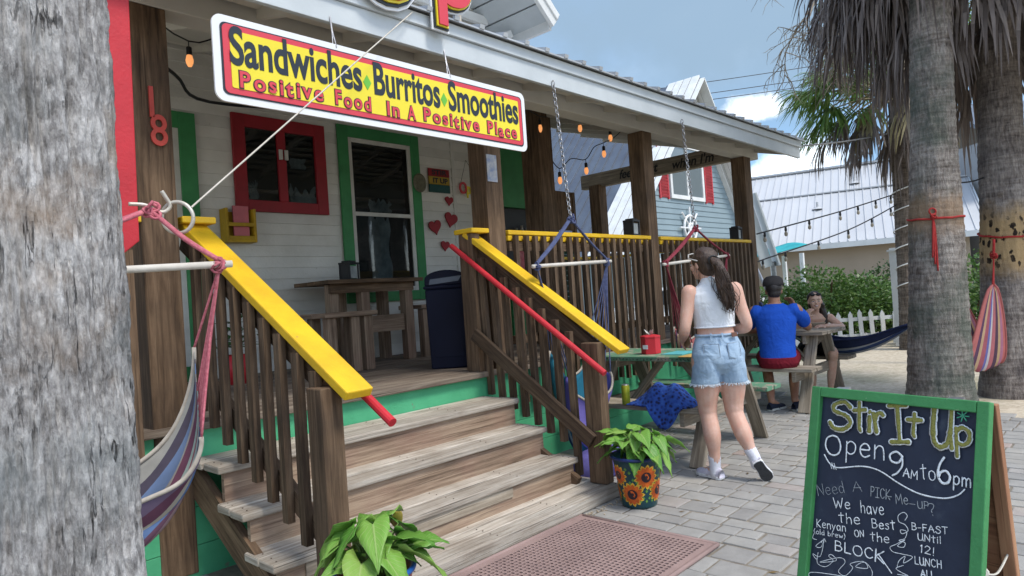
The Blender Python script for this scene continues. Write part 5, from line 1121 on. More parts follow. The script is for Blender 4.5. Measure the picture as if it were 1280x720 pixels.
def trunk(T, base, lean, prof, n, nz_, mat, amp, seed, rings=0, name='trunk', rough=0):
    """prof: list of (z, radius)"""
    base = V(base); lean = V(lean); m = MB(); z0, z1 = prof[0][0], prof[-1][0]
    def rad(z):
        for (a, ra), (b, rb) in zip(prof, prof[1:]):
            if a <= z <= b: return lerp(ra, rb, (z-a)/(b-a))
        return prof[-1][1]
    def f(u, v):
        z = lerp(z0, z1, u); a = 2*math.pi*v; r_ = rad(z); c = V((math.cos(a), math.sin(a), 0)); q = V((c.x*2.2, c.y*2.2, z*1.3+seed))
        d = amp*(mnoise.noise(q*1.3)+.6*mnoise.noise(V((c.x*9, c.y*9, z*5+seed)))+.45*mnoise.noise(V((c.x*22, c.y*22, z*14+seed))))
        if rough:
            w1 = mnoise.noise(V((c.x*16, c.y*16, z*4.5+seed))); w2 = mnoise.noise(V((c.x*34+5, c.y*34, z*17+seed))); w3 = mnoise.noise(V((c.x*7+9, c.y*7, z*2.1)))
            d += rough*(1-2.2*abs(w1))*.8+rough*.55*(1-2*abs(w2))-rough*3.2*max(0, w3-.42)*3
        if rings: d += rings*(abs(math.sin(z*math.pi/.075+1.2*mnoise.noise(V((c.x*1.5, c.y*1.5, z*2)))))-.5)
        return base+lean*z+V((0, 0, z))+c*(r_+d)
    m.grid(f, nz_, n); return m.build(name, mat, T, smooth=True)
TR = lambda k: (Rt.x*k, Rt.y*k, 0)
near_bark = bark('near_palm_bark', (.06, .053, .048), (.36, .345, .335), (.74, .72, .70), fib=(62, 62, 24), patch=[((.34, .235, .15), 3.4, .56, .72, (2, 1, 4), .6), ((.20, .23, .235), 2.6, .52, .68, (7, 3, 1), .6)], fiss=((15, 15, 2.6), .022, .85))
T = thing('palm_tree', 'near grey palm trunk with rough fibrous bark filling the left edge', 'palm', (.334, 1.843, 0))
trunk(T, (.334, 1.843, 0), (0, 0, 0), [(-.05, .27), (.3, .228), (.9, .224), (1.6, .214), (2.6, .212), (4.6, .20), (7.4, .17)], 420, 900, near_bark, .015, 3.3, rough=.010)
LIVE = leafmat('palm_live', ((.035, .085, .016), (.075, .16, .03), (.14, .23, .05), (.22, .28, .09)), 5, .35)
DEAD = leafmat('palm_dead', ((.065, .052, .046), (.125, .102, .092), (.19, .157, .142), (.28, .235, .205)), 5, .12, .8)
TANL = leafmat('palm_drying', ((.18, .15, .07), (.30, .25, .13), (.38, .33, .2)), 5, .2, .8)
def fan(mb, stem, att, hub, n, L_, spread, droop, rnd, wid=.042, curl=.0, seg=4):
    """one fan frond: stalk from att to hub, leaflets radiating from hub and sagging"""
    att, hub = V(att), V(hub); d = (hub-att).normalized(); stem.tube(cat([att, att.lerp(hub, .5)+V((0, 0, .07)), hub], 3), [.018]*3+[.012]*3+[.010], 4)
    side = d.cross(V((0, 0, 1)));
    if side.length < .1: side = V((1, 0, 0))
    side.normalize(); up = side.cross(d)
    for k in range(n):
        a = lerp(-spread, spread, k/(n-1))+rnd.uniform(-.05, .05); ll = L_*(.62+.38*math.cos(a*.8))*rnd.uniform(.82, 1.08)
        dr = d*math.cos(a)+side*math.sin(a)+up*.10*math.cos(a*2)+V((rnd.gauss(0, .05), rnd.gauss(0, .05), rnd.gauss(0, .05))); w_ = dr.cross(up).normalized(); prev = None; dp = droop*rnd.uniform(.75, 1.3)
        tw = rnd.uniform(-.5, .5)
        for s_ in range(seg+1):
            t = s_/seg; p = hub+dr*(ll*t*(1-.25*dp*t*t))-V((0, 0, 1))*ll*dp*t*t*.8+w_*curl*math.sin(t*3+k)*ll*.08
            ww = wid*(.35+1.1*t*(1.9-1.85*t)) if t < 1 else .003; wv = (w_*math.cos(tw*t)+up*math.sin(tw*t))*ww/2
            cur = (p-wv, p+wv)
            if prev: mb.idx([prev[0], prev[1], cur[1], cur[0]], [(0, 1, 2, 3)], [[(0, 0)]*4])
            prev = cur
def crown(T, c, specs, seed, names=('fronds', 'dead_fronds', 'drying_fronds')):
    """specs: (kind, count, azimuth range, reach, rise, leaflets, length, spread, droop)"""
    rnd = random.Random(seed); mbs = {'live': MB(), 'dead': MB(), 'dry': MB()}; st = MB(); c = V(c)
    for kind, cnt, (a0, a1), (r0, r1), (h0, h1), n, L_, spread, droop in specs:
        for k in range(cnt):
            a = lerp(a0, a1, (k+rnd.random())/cnt); r_ = rnd.uniform(r0, r1); h = rnd.uniform(h0, h1); d = V((math.cos(a), math.sin(a), 0))
            fan(mbs[kind], st, c+d*.16+V((0, 0, rnd.uniform(-.25, .15))), c+d*r_+V((0, 0, h)), n, L_*rnd.uniform(.8, 1.15), spread, droop*rnd.uniform(.8, 1.2), rnd, curl=rnd.uniform(-1, 1))
    for kd, nm, mt in (('live', names[0], LIVE), ('dead', names[1], DEAD), ('dry', names[2], TANL)):
        if mbs[kd].v: mbs[kd].build(nm, mt, T)
    st.build('stalks', paint('frond_stalk', (.24, .20, .12), (.14, .11, .07), 8, .8, 0), T)
FULL = (0, 2*math.pi)
mid_bark = bark('ringed_palm_bark', (.075, .06, .052), (.22, .19, .165), (.40, .36, .32), fib=(52, 52, 13), ring=(5, 5, 34), rk=.55, patch=[((.075, .095, .075), 1.3, .47, .60, (0, 0, 3.4), .7)], band=(1.92, .32, (.34, .22, .13), .6))
spot_bark = bark('pitted_palm_bark', (.075, .06, .055), (.21, .18, .16), (.36, .32, .285), spots=((.03, .022, .017), (15, 15, 9), .33), fib=(52, 52, 12), ring=(5, 5, 36), rk=.55, patch=[((.06, .052, .055), 1.5, .50, .62, (3, 5, 2), .7)], band=(1.62, .62, (.42, .29, .15), 1.0))
b1 = V((7.655, 1.424, 0))-V(TR(.05))*1.66
T = thing('palm_tree', 'thick ringed palm trunk directly behind the chalkboard with a red rope round it', 'palm', b1, 'palms right of the cafe')
trunk(T, b1, TR(.05), [(-.05, .33), (.3, .272), (1.0, .252), (1.8, .226), (2.6, .198), (3.6, .175), (6.6, .16)], 120, 330, mid_bark, .013, 8.1, .007)
crown(T, b1+V(TR(.05))*6.6+V((0, 0, 6.7)), [('live', 20, FULL, (.9, 1.5), (-.2, 1.0), 26, 1.05, 1.7, .5), ('dead', 14, FULL, (.4, .9), (-.9, -.3), 20, .9, 1.0, 1.1)], 12)
b2 = V((8.837, 1.020, 0))-V(TR(.045))*1.64
T = thing('palm_tree', 'right palm trunk pitted with dark holes under a shaggy skirt of dead fronds', 'palm', b2, 'palms right of the cafe')
trunk(T, b2, TR(.045), [(-.05, .28), (.3, .245), (1.6, .218), (3.0, .195), (4.9, .185)], 110, 260, spot_bark, .013, 1.7, .004)
c2 = b2+V(TR(.045))*4.8+V((0, 0, 4.85))
LEFT = math.atan2(.73, -.68)       # towards the left of the view
crown(T, c2, [('live', 22, FULL, (.9, 1.5), (.0, 1.1), 26, 1.05, 1.8, .45), ('dead', 42, FULL, (.4, 1.15), (-.8, .1), 24, .95, 1.2, 1.25),
    ('dead', 30, (LEFT-.85, LEFT+.9), (.6, 1.5), (-.45, .3), 26, .95, 1.3, 1.3), ('dead', 12, (LEFT+1.5, LEFT+4.0), (.5, 1.0), (-.9, -.2), 22, .9, 1.1, 1.3)], 5)
b3 = V((13.62, 3.0, 0))-V(TR(.02))*2
T = thing('palm_tree', 'slim farther palm wound with a white light cable, green and dead fronds above', 'palm', b3, 'palms right of the cafe')
trunk(T, b3, TR(.02), [(-.05, .20), (.4, .165), (2, .155), (3.4, .15), (4.7, .15)], 70, 160, bark('far_palm_bark', (.05, .038, .03), (.13, .105, .085), (.22, .18, .15), fib=(40, 40, 8), ring=(5, 5, 34)), .01, 4.4, .004)
c3 = b3+V(TR(.02))*4.6+V((0, 0, 4.7))
crown(T, c3, [('live', 17, (LEFT-.9, LEFT+1.0), (.9, 1.5), (-.55, .5), 28, 1.0, 1.7, .6), ('live', 22, FULL, (.5, 1.2), (-.1, 1.0), 28, .95, 1.7, .5), ('dead', 16, FULL, (.25, .7), (-.95, -.35), 18, .65, .9, 1.1), ('dead', 7, (LEFT-.5, LEFT+.6), (.7, 1.2), (-.95, -.5), 20, .6, 1.0, 1.2), ('dry', 8, FULL, (.35, .8), (-.55, -.2), 20, .65, 1.2, 1.0)], 9)
# ropes tied round the palms
def rope_ring(base, lean, z, r_, mat, name, label, tilt=.03, tail=.6, side=(-1, -.3, 0), bow=True, rr=.010):
    base, lean = V(base), V(lean); m = MB(); c = base+lean*z+V((0, 0, z))
    pts = [c+V((math.cos(k*.2618)*r_, math.sin(k*.2618)*r_, tilt*math.sin(k*.2618+1)+.004*math.sin(k*2))) for k in range(25)]; m.tube(pts, rr, 7, cap=False)
    s_ = V(side).normalized(); kn = c+s_*(r_+.012)
    wrap(m, kn, .022, 7, .012, 9)
    if bow: m.tube([kn+V((0, 0, .02))+(Cx*math.cos(t*.5236)*.032+V((0, 0, 1))*(math.sin(t*.5236)*.03+.03)) for t in range(13)], rr*.85, 6, cap=False)
    for q in range(3): m.tube(cat([kn, kn+Cx*(-.012+.012*q)+V((0, 0, -tail*.3)), kn+Cx*(-.03+.02*q)+s_*.01+V((0, 0, -tail*(.75+.12*q)))], 6), rr*.8, 6)
    tag(m.build(name, mat, loc=c, smooth=True), label, 'rope', 'ropes tied round the palms'); return c, kn
front = (-.76, -.64, 0)
rope_ring(b1, TR(.05), 1.88, .238, M['rope_red'], 'tied_rope', 'red rope with a bow and long tails round the ringed palm behind the chalkboard', .02, .52, (-.95, -.10, 0))
rope_ring(b2, TR(.045), 1.71, .232, M['rope_red'], 'tied_rope', 'red rope tied round the pitted right palm above the striped hammock', .05, .8, (-.45, -.90, 0), False)
# white light cable spiralling up the far palm
m = MB(); pts = []
for k in range(160):
    z = 1.0+k*.0125; a = k*.236; c = b3+V(TR(.02))*z; pts.append(c+V((math.cos(a)*.178, math.sin(a)*.178, z)))
m.tube(pts, .011, 6); tag(m.build('rope_light', M['white'], loc=b3+V((0, 0, 1)), smooth=True), 'white light cable wound in a spiral round the slim far palm', 'light cable')
# long hammocks
RED0, RED1 = V((8.142, 1.023, 1.64)), V((8.25, 1.39, 1.45))
def hammock(label, P0, P1, g0, g1, sag, width, cloth, rope, seed=1, open_=1.0, sideb=None, lift=.75):
    P0, P1 = V(P0), V(P1); T = thing('hammock', label, 'hammock', (P0+P1)/2-V((0, 0, sag)), 'long hammocks between the palms'); d = (P1-P0); side = V(sideb).normalized() if sideb else V((d.y, -d.x, 0)).normalized()
    def axis(t): return P0.lerp(P1, t)-V((0, 0, 1))*sag*4*t*(1-t)
    def f(u, v):
        t = lerp(g0, g1, u); s_ = (v-.5)*2; e = min(1, math.sin(math.pi*min(max(u, 0), 1))**.55+.04); wv = width*e*.5; p = axis(t)
        return p+side*s_*wv*open_+V((0, 0, 1))*(wv*lift*s_*s_)+V((0, 0, .012*math.sin(v*40+u*3)*(1-e*.4)))
    m = MB(); m.grid(f, 60, 46); m.build('cloth', cloth, T, smooth=True, solid=.005)
    hm = MB()
    for v in (0, 1): hm.tube([f(k/60, v) for k in range(61)], .012, 6)
    hm.build('hem', cloth, T, smooth=True)
    m = MB()
    for u, P, g in ((0, P0, g0), (1, P1, g1)):
        j = P.lerp(axis(g), .35); m.tube(cat([P, j], 3), .012, 6); wrap(m, j, .025, 6, .012, 4)
        for k in range(9): m.tube(cat([j, j.lerp(f(u, k/8), .5)+V((0, 0, -.01)), f(u, k/8)], 3), .006, 5)
    m.build('rope', rope, T, smooth=True); return T
hammock('red and violet striped hammock hanging from the pitted right palm', RED0, RED1, .10, .90, 1.22, .72, M['cloth_red'], M['rope_red'], open_=.95, sideb=(.80, -.30, 0), lift=.15)
hammock('navy and white striped hammock sagging above the sand in front of the picket fence', (9.06, 3.88, 1.16), (7.93, 1.66, .90), .12, .95, .56, .46, M['cloth_navy'], M['rope_blue'], open_=.5)
# ================================================================ BACKGROUND
SHRUB = leafmat('hedge_leaf', ((.022, .055, .012), (.05, .115, .022), (.10, .19, .04), (.19, .27, .08)), 2.5, .25, .4)
DSHRUB = leafmat('dark_hedge_leaf', ((.015, .035, .012), (.03, .07, .02), (.06, .11, .03)), 2.5, .2, .45)
def bush(label, blobs, n, mat, seed, ls=.07, name='shrub', group='shrubs behind the picket fence'):
    rnd = random.Random(seed); c0 = V(blobs[0][0]); T = thing(name, label, 'shrub', (c0.x, c0.y, 0), group); m = MB(); tot = sum(b[1][0]*b[1][2] for b in blobs)
    for c, r_ in blobs:
        c = V(c)
        for k in range(int(n*r_[0]*r_[2]/tot)):
            d = V((rnd.gauss(0, 1), rnd.gauss(0, 1), rnd.gauss(0, 1))).normalized(); q = rnd.random()**.45; bump_ = 1+.28*mnoise.noise(d*2.7+c); p = c+V((d.x*r_[0], d.y*r_[1], d.z*r_[2]))*q*bump_
            if p.z < .02: continue
            a = (d+V((rnd.gauss(0, .8), rnd.gauss(0, .8), rnd.gauss(0, .5)-.2))).normalized(); s_ = a.cross(V((rnd.gauss(0, 1), rnd.gauss(0, 1), 1))).normalized(); L_ = ls*rnd.uniform(.6, 1.4)
            m.face([p, p+a*L_*.5+s_*L_*.28, p+a*L_, p+a*L_*.5-s_*L_*.28])
    m.build('foliage', mat, T)
    m = MB()
    for k in range(9):
        c, r_ = rnd.choice(blobs); a = rnd.random()*6.28; b = V((c[0]+rnd.gauss(0, .15), c[1]+rnd.gauss(0, .15), 0)); m.tube(cat([b, V((c[0], c[1], c[2]*.6))+V((rnd.gauss(0, .2), rnd.gauss(0, .2), 0)), V((c[0]+math.cos(a)*r_[0]*.7, c[1]+math.sin(a)*r_[1]*.7, c[2]+r_[2]*.6))], 4), .018, 5)
    m.build('stems', M['post'], T)
bush('wide pale green shrub behind the fence to the right of the seated couple', [((15.0, 5.0, .75), (.95, .95, .85)), ((15.6, 4.35, .65), (.8, .8, .78)), ((14.5, 5.6, .6), (.7, .7, .62)), ((16.0, 3.85, .55), (.7, .7, .6))], 15000, SHRUB, 3, .085)
bush('dark green shrub under the window of the tan house', [((19.0, 4.6, .8), (.8, .8, .8)), ((19.8, 3.6, .6), (.9, .9, .65))], 5000, DSHRUB, 4, .09)
bush('low leafy shrub beside the far end of the white car', [((16.6, 7.1, .6), (.8, .7, .7)), ((17.3, 6.5, .5), (.7, .6, .6))], 4500, SHRUB, 6, .09)
bush('bright shrub seen between the two thick palm trunks', [((14.9, 2.0, .7), (.8, .8, .95)), ((15.6, 1.2, .5), (.8, .7, .7)), ((14.6, 2.8, .4), (.6, .6, .5))], 7500, SHRUB, 8, .085)
bush('bushy green shrub at the far right behind the pitted palm', [((16.5, .2, .8), (1.2, 1.0, 1.0)), ((17.5, -.9, .8), (1.1, 1, 1.0))], 7000, DSHRUB, 9, .10)
# picket fence
T = thing('picket_fence', 'low white picket fence with pointed pales in front of the shrubs', 'fence', (14.2, 3.8, 0))
fd = V((.684, -.73, 0)); f0 = V((12.9, 5.22, 0))
m = MB()
for z in (.20, .52): m.beam(f0+V((0, 0, z))+V((.03, .03, 0)), f0+fd*7.6+V((.03, .03, z)), .03, .07)
m.build('rail', M['white'], T)
for k in range(36):
    p = f0+fd*(k*.21+.05); m = MB(); h = .69+.02*math.sin(k*1.7); tl = random.uniform(-.03, .03); m.prism([(-.04, .02), (.04, .02), (.04+tl, h-.07), (tl, h), (-.04+tl, h-.07)], p, fd, V((0, 0, 1)), .018); m.build('picket', M['white'], T)
T = thing('fence_post', 'tall white post with a flat cap standing behind the picket fence', 'post', (14.07, 3.30, 0))
m = MB(); m.beam((14.07, 3.30, 0), (14.07, 3.30, 1.76), .15, .15, (0, 1, 0)); m.build('shaft', M['white'], T, bevel=.006)
m = MB(); m.box((13.965, 3.195, 1.761), (14.175, 3.405, 1.80)); m.box((14.0, 3.23, 1.80), (14.14, 3.37, 1.83)); m.build('cap', M['white'], T, bevel=.006)
# grey blue gabled house
M['bluesiding'] = paint('grey_blue_siding', (.24, .315, .345), (.20, .265, .295), .8, .6, .06, 12, island=.03)
H = thing('gabled_house', 'grey blue clapboard house with red shutters and a ship wheel on its gable', 'house', (23, 14, 0))
ax, az, lx, rx_, ez = 23.35, 9.05, 17.6, 28.0, 2.75; yh = 12
m = MB(); z = 0
while z < az-.1:
    h = .20
    def xl(zz): return lx+.35 if zz < ez else lerp(lx, ax, (zz-ez)/(az-ez))+.3
    def xr(zz): return rx_-.35 if zz < ez else lerp(rx_, ax, (zz-ez)/(az-ez))-.3
    if xr(z+h)-xl(z+h) > .1:
        m.idx([(xl(z), yh-.028, z), (xr(z), yh-.028, z), (xr(z+h), yh-.004, z+h), (xl(z+h), yh-.004, z+h), (xl(z), yh, z), (xr(z), yh, z)], [(0, 1, 2, 3), (4, 5, 1, 0)])
    z += h
m.idx([(lx+.35, yh, 0), (lx+.35, 21, 0), (lx+.35, 21, ez+.2), (lx+.35, yh, ez+.2), (rx_-.35, yh, 0), (rx_-.35, 21, 0), (rx_-.35, 21, ez+.2), (rx_-.35, yh, ez+.2)], [(3, 2, 1, 0), (4, 5, 6, 7)])
m.build('wall', M['bluesiding'], H)
def slopex(x): return lerp(ez, az, (x-lx)/(ax-lx)) if x < ax else lerp(az, ez, (x-ax)/(rx_-ax))
m = MB(); y0 = yh-.55
m.idx([(lx-.3, y0, slopex(lx)-.3), (ax, y0, az+.05), (ax, 21.5, az+.05), (lx-.3, 21.5, slopex(lx)-.3)], [(0, 1, 2, 3)]); m.idx([(rx_+.3, y0, slopex(rx_)-.35), (ax, y0, az+.05), (ax, 21.5, az+.05), (rx_+.3, 21.5, slopex(rx_)-.35)], [(3, 2, 1, 0)])
M['dkroof'] = paint('grey_rib_roof', (.12, .145, .18), (.085, .10, .13), 1.2, .4, .05, 10, metal=.2)
k = 0
while y0+.1+k*.42 < 21.4:
    y = y0+.1+k*.42; m.beam((lx-.3, y, slopex(lx)-.27), (ax, y, az+.08), .05, .05); m.beam((rx_+.3, y, slopex(rx_)-.32), (ax, y, az+.08), .05, .05); k += 1
m.build('roof', M['dkroof'], H)
m = MB()
for j in range(4):
    ya, yb = y0+.02+j*.33, y0+.31+j*.33; hh = .10
    m.idx([(lx-.3, ya, slopex(lx)-.3+hh), (ax, ya, az+.05+hh), (ax, yb, az+.05+hh), (lx-.3, yb, slopex(lx)-.3+hh), (lx-.3, ya, slopex(lx)-.32), (ax, ya, az+.03)], [(0, 1, 2, 3), (4, 5, 1, 0)])
m.build('rake_flashing', M['white'], H)
m = MB()
for x0, z0, q in ((lx-.3, slopex(lx)-.33, 0), (rx_+.3, slopex(rx_)-.38, 0)):
    m.beam((x0, y0-.02, z0), (ax, y0-.02, az-.02), .05, .30, (0, 1, 0)); m.beam((x0, y0+.28, z0-.12), (ax, y0+.28, az-.14), .03, .52, (0, 1, 0)) if False else None
    a, b = V((x0, 0, z0-.03)), V((ax, 0, az-.05))
    for j in range(3): m.idx([a+V((0, y0+.0+j*.18, 0)), b+V((0, y0+j*.18, 0)), b+V((0, y0+.172+j*.18, 0)), a+V((0, y0+.172+j*.18, 0))], [(0, 1, 2, 3)])
m.beam((lx+.1, yh-.04, slopex(lx)-.25), (ax, yh-.04, az-.35), .03, .34, (0, 1, 0)); m.beam((rx_-.1, yh-.04, slopex(rx_)-.3), (ax, yh-.04, az-.35), .03, .34, (0, 1, 0))
m.build('rake_trim', M['white'], H)
def hwin(x0, x1, z0, z1):
    m = MB(); t = .14
    for a, b in (((x0, z0), (x0+t, z1)), ((x1-t, z0), (x1, z1)), ((x0+t, z0), (x1-t, z0+t)), ((x0+t, z1-t), (x1-t, z1)), (((x0+x1)/2-.07, z0+t), ((x0+x1)/2+.07, z1-t))): m.box((a[0], yh-.09, a[1]), (b[0], yh-.02, b[1]))
    f = m.build('window', M['white'], H); m = MB(); m.face([(x0+t, yh-.05, z0+t), (x1-t, yh-.05, z0+t), (x1-t, yh-.05, z1-t), (x0+t, yh-.05, z1-t)]); m.build('pane', glass('house_glass', (.14, .17, .18), .12), f)
hwin(21.45, 24.0, 4.55, 6.6)
for x0, x1 in ((20.7, 21.35), (24.1, 24.75)):
    m = MB(); z = 4.6; m.box((x0, yh-.07, 4.5), (x0+.08, yh-.02, 6.6)); m.box((x1-.08, yh-.07, 4.5), (x1, yh-.02, 6.6))
    while z < 6.55: m.beam((x0+.08, yh-.05, z), (x1-.08, yh-.05, z), .03, .10, (0, -.6, 1)); z += .11
    m.build('shutter', paint('shutter_red', (.50, .05, .06), None, 5, .5), H)
hwin(19.6, 20.8, .9, 2.4); hwin(25.2, 26.6, .9, 2.4)
T = thing('louvre_shutter', 'dark green louvred shutter standing at the back corner of the porch', 'shutter', (8.62, 6.75, DZ))
m = MB(); m.box((8.36, 6.72, 1.0), (8.42, 6.78, 3.05), 2); m.box((8.84, 6.72, 1.0), (8.90, 6.78, 3.05), 2); m.box((8.42, 6.73, 2.42), (8.84, 6.77, 3.05)); m.build('frame', M['post'], T)
m = MB(); z = 1.05
while z < 2.4: m.beam((8.42, 6.75, z), (8.84, 6.75, z), .012, .085, (0, -.6, 1)); z += .085
m.build('slats', paint('dark_green_louvre', (.03, .09, .06), None, 6), T)
T = thing('ship_wheel', 'white ship wheel mounted on the grey blue gable wall', 'ship wheel', (22.6, 11.9, 3.0))
wc = V((22.6, 11.88, 3.5)); m = MB()
for r_, w_ in ((.46, .05), (.15, .06)): m.tube([wc+V((math.cos(k*.2618)*r_, 0, math.sin(k*.2618)*r_)) for k in range(25)], w_, 6, cap=False)
m.build('rim', M['sign_white'], T, smooth=True)
m = MB()
for k in range(8):
    a = k*math.pi/4; m.tube([wc, wc+V((math.cos(a)*.78, 0, math.sin(a)*.78))], .036, 6)
m.build('spokes', M['sign_white'], T)
# tan house with a white metal roof
H = thing('tan_house', 'tan house with a long white ribbed metal roof behind the palms', 'house', (30, 6, 0))
ed = V((.259, -.966, 0)); bd = V((.966, .259, 0)); e0 = V((25.74, 10.48, 0))-ed*5; Lh = 5+6.45+.7; zE, zR, run = 2.62, 6.35, 7.0
def hp(s, r_, z): return e0+ed*s+bd*r_+V((0, 0, z))
m = MB()
for r0, r1, z0, z1 in ((-.0, run, zE, zR), (run, run*2, zR, zE)):
    m.idx([hp(-.3, r0, z0), hp(Lh, r0, z0), hp(Lh, r1, z1), hp(-.3, r1, z1)], [(0, 1, 2, 3)])
s = -.2
while s < Lh:
    m.beam(hp(s, 0, zE+.02), hp(s, run, zR+.02), .035, .035); s += .30
m.beam(hp(-.3, run, zR+.06), hp(Lh, run, zR+.06), .3, .08); m.beam(hp(-.3, run*.62, lerp(zE, zR, .62)+.05), hp(Lh, run*.62, lerp(zE, zR, .62)+.05), .12, .05)
m.build('roof', M['whiteroof'], H)
for s in (6.8, 8.2): 
    m = MB(); p = hp(s, run*.42 if s < 7 else run*.72, lerp(zE, zR, .42 if s < 7 else .72)); m.lathe([(.22, 0), (.05, .1), (.05, .3), (0, .3)], p, 12); m.build('vent', M['whiteroof'], H)
m = MB(); m.beam(hp(-.3, .0, zE-.10), hp(Lh, 0, zE-.10), .05, .20)
m.beam(hp(Lh+.03, 0, zE-.08), hp(Lh+.03, run, zR-.08), .05, .22); m.build('eave_trim', M['fascia'], H)
M['tanwall'] = paint('tan_stucco', (.32, .27, .215), (.27, .23, .18), .7, .8, .1, 20)
m = MB()
a, b, c, d = hp(-.1, .6, 0), hp(Lh-.5, .6, 0), hp(Lh-.5, run*2-.6, 0), hp(-.1, run*2-.6, 0); zt = V((0, 0, zE+.15))
m.idx([a, b, b+zt, a+zt], [(0, 1, 2, 3)]); z = 0
while z < zR-.35:
    h = .18
    def lim(zz): return .6 if zz < zE else .6+(zz-zE)*run/(zR-zE)
    m.idx([hp(Lh-.5, lim(z), z), hp(Lh-.5, 2*run-lim(z), z), hp(Lh-.52, 2*run-lim(z+h), z+h), hp(Lh-.52, lim(z+h), z+h)], [(0, 1, 2, 3)]); z += h
m.build('wall', M['tanwall'], H)
m = MB(); p0, p1 = hp(10.0, .57, 0), hp(10.9, .57, 0)
for q in (p0, p1, (p0+p1)/2): m.beam(q+V((0, 0, 1.1)), q+V((0, 0, 2.1)), .07, .05, bd)
for z in (1.1, 1.6, 2.1): m.beam(p0+V((0, 0, z)), p1+V((0, 0, z)), .05, .07)
f = m.build('window', M['white'], H); m = MB(); k_ = -bd*.0; m.face([p0+V((0, 0, 1.1))+k_, p1+V((0, 0, 1.1))+k_, p1+V((0, 0, 2.1))+k_, p0+V((0, 0, 2.1))+k_]); m.build('pane', glass('tan_glass', (.10, .12, .13), .1), f)
# far right house
H = thing('grey_house', 'grey house with a dark window partly hidden behind the pitted palm', 'house', (33, 2, 0))
rd = V((.68, -.73, 0)); rb = V((.73, .68, 0)); h0 = V((30.3, 3.35, 0))
def rp_(s, r_, z): return h0+rd*s+rb*r_+V((0, 0, z))
m = MB()
for k in range(34): m.idx([rp_(0, -.02, k*.18), rp_(9, -.02, k*.18), rp_(9, 0, k*.18+.18), rp_(0, 0, k*.18+.18)], [(0, 1, 2, 3)])
m.idx([rp_(0, 0, 0), rp_(0, 8, 0), rp_(0, 8, 6.1), rp_(0, 0, 6.1)], [(3, 2, 1, 0)]); m.build('wall', paint('pale_grey_siding', (.40, .41, .42), None, 1, .7), H)
m = MB(); m.idx([rp_(-.6, -.8, 6.0), rp_(9.6, -.8, 6.0), rp_(9.6, 4, 8.2), rp_(-.6, 4, 8.2), rp_(9.6, 8.8, 6), rp_(-.6, 8.8, 6)], [(0, 1, 2, 3), (3, 2, 4, 5)]); m.build('roof', M['dkroof'], H, solid=.15)
m = MB(); m.beam(rp_(-.6, -.8, 5.9), rp_(9.6, -.8, 5.9), .05, .3); m.beam(rp_(.0, -1.6, 4.0), rp_(9, -1.6, 4.0), 3, .12); m.build('porch_roof', M['white'], H)
for s in (1.0, 3.4, 6.0):
    m = MB()
    for a in (s, s+1.1): m.beam(rp_(a, -.06, 1.2), rp_(a, -.06, 3.0), .1, .08, rb)
    for z in (1.2, 2.1, 3.0): m.beam(rp_(s, -.06, z), rp_(s+1.1, -.06, z), .08, .1)
    f = m.build('window', M['white'], H); m = MB(); m.face([rp_(s, -.05, 1.2), rp_(s+1.1, -.05, 1.2), rp_(s+1.1, -.05, 3.0), rp_(s, -.05, 3.0)]); m.build('pane', glass('far_glass', (.05, .06, .07), .1), f)
# teal shade, white panel and pole beside the porch
T = thing('shade_sail', 'small turquoise awning on white posts beyond the porch corner', 'awning', (18.2, 6.85, 0))
m = MB(); m.grid(lambda u, v: V((17.75, 7.3, 2.02)).lerp(V((18.62, 6.42, 2.28)), u)+V((.73, .68, .10))*v*1.3+V((0, 0, .05*math.sin(u*7)*math.sin(v*3))), 14, 8); m.build('canopy', paint('turquoise_cloth', (.03, .36, .38), (.02, .27, .30), 5, .8), T, smooth=True, solid=.02)
for p in ((17.95, 7.12), (18.5, 6.55), (18.9, 8.0), (19.5, 7.4)): m = MB(); m.beam((p[0], p[1], 0), (p[0], p[1], 2.06), .10, .10, (0, 1, 0)); m.build('post', M['white'], T)
T = thing('leaning_panel', 'long white panel leaning against the porch corner in front of the tan house', 'panel', (14.8, 6.1, 0))
m = MB(); pa, pb = V((14.72, 6.16, 3.35)), V((15.02, 5.88, 1.80)); pd = (pa-pb).normalized(); m.beam(pb-pd*.1, pa, .05, .30, (-.73, -.68, 0)); m.beam(pb-pd*.12+V((-.16, .16, 0)), pa+V((-.16, .16, 0)), .25, .05, (-.73, -.68, 0)); m.build('panel', M['fascia'], T, bevel=.01)
m = MB(); m.beam(pb+V((-.05, .05, 0)), V((15.02, 5.9, 0)), .08, .08); m.build('leg', M['steel'], T)
m = MB(); m.tube([(14.6, 6.32, 2.1), (14.52, 5.70, .55), (14.5, 5.55, 0)], .035, 8); tag(m.build('pole', M['steel'], loc=(14.5, 5.6, 0)), 'slanting grey metal pole behind the man in the blue shirt', 'pole')
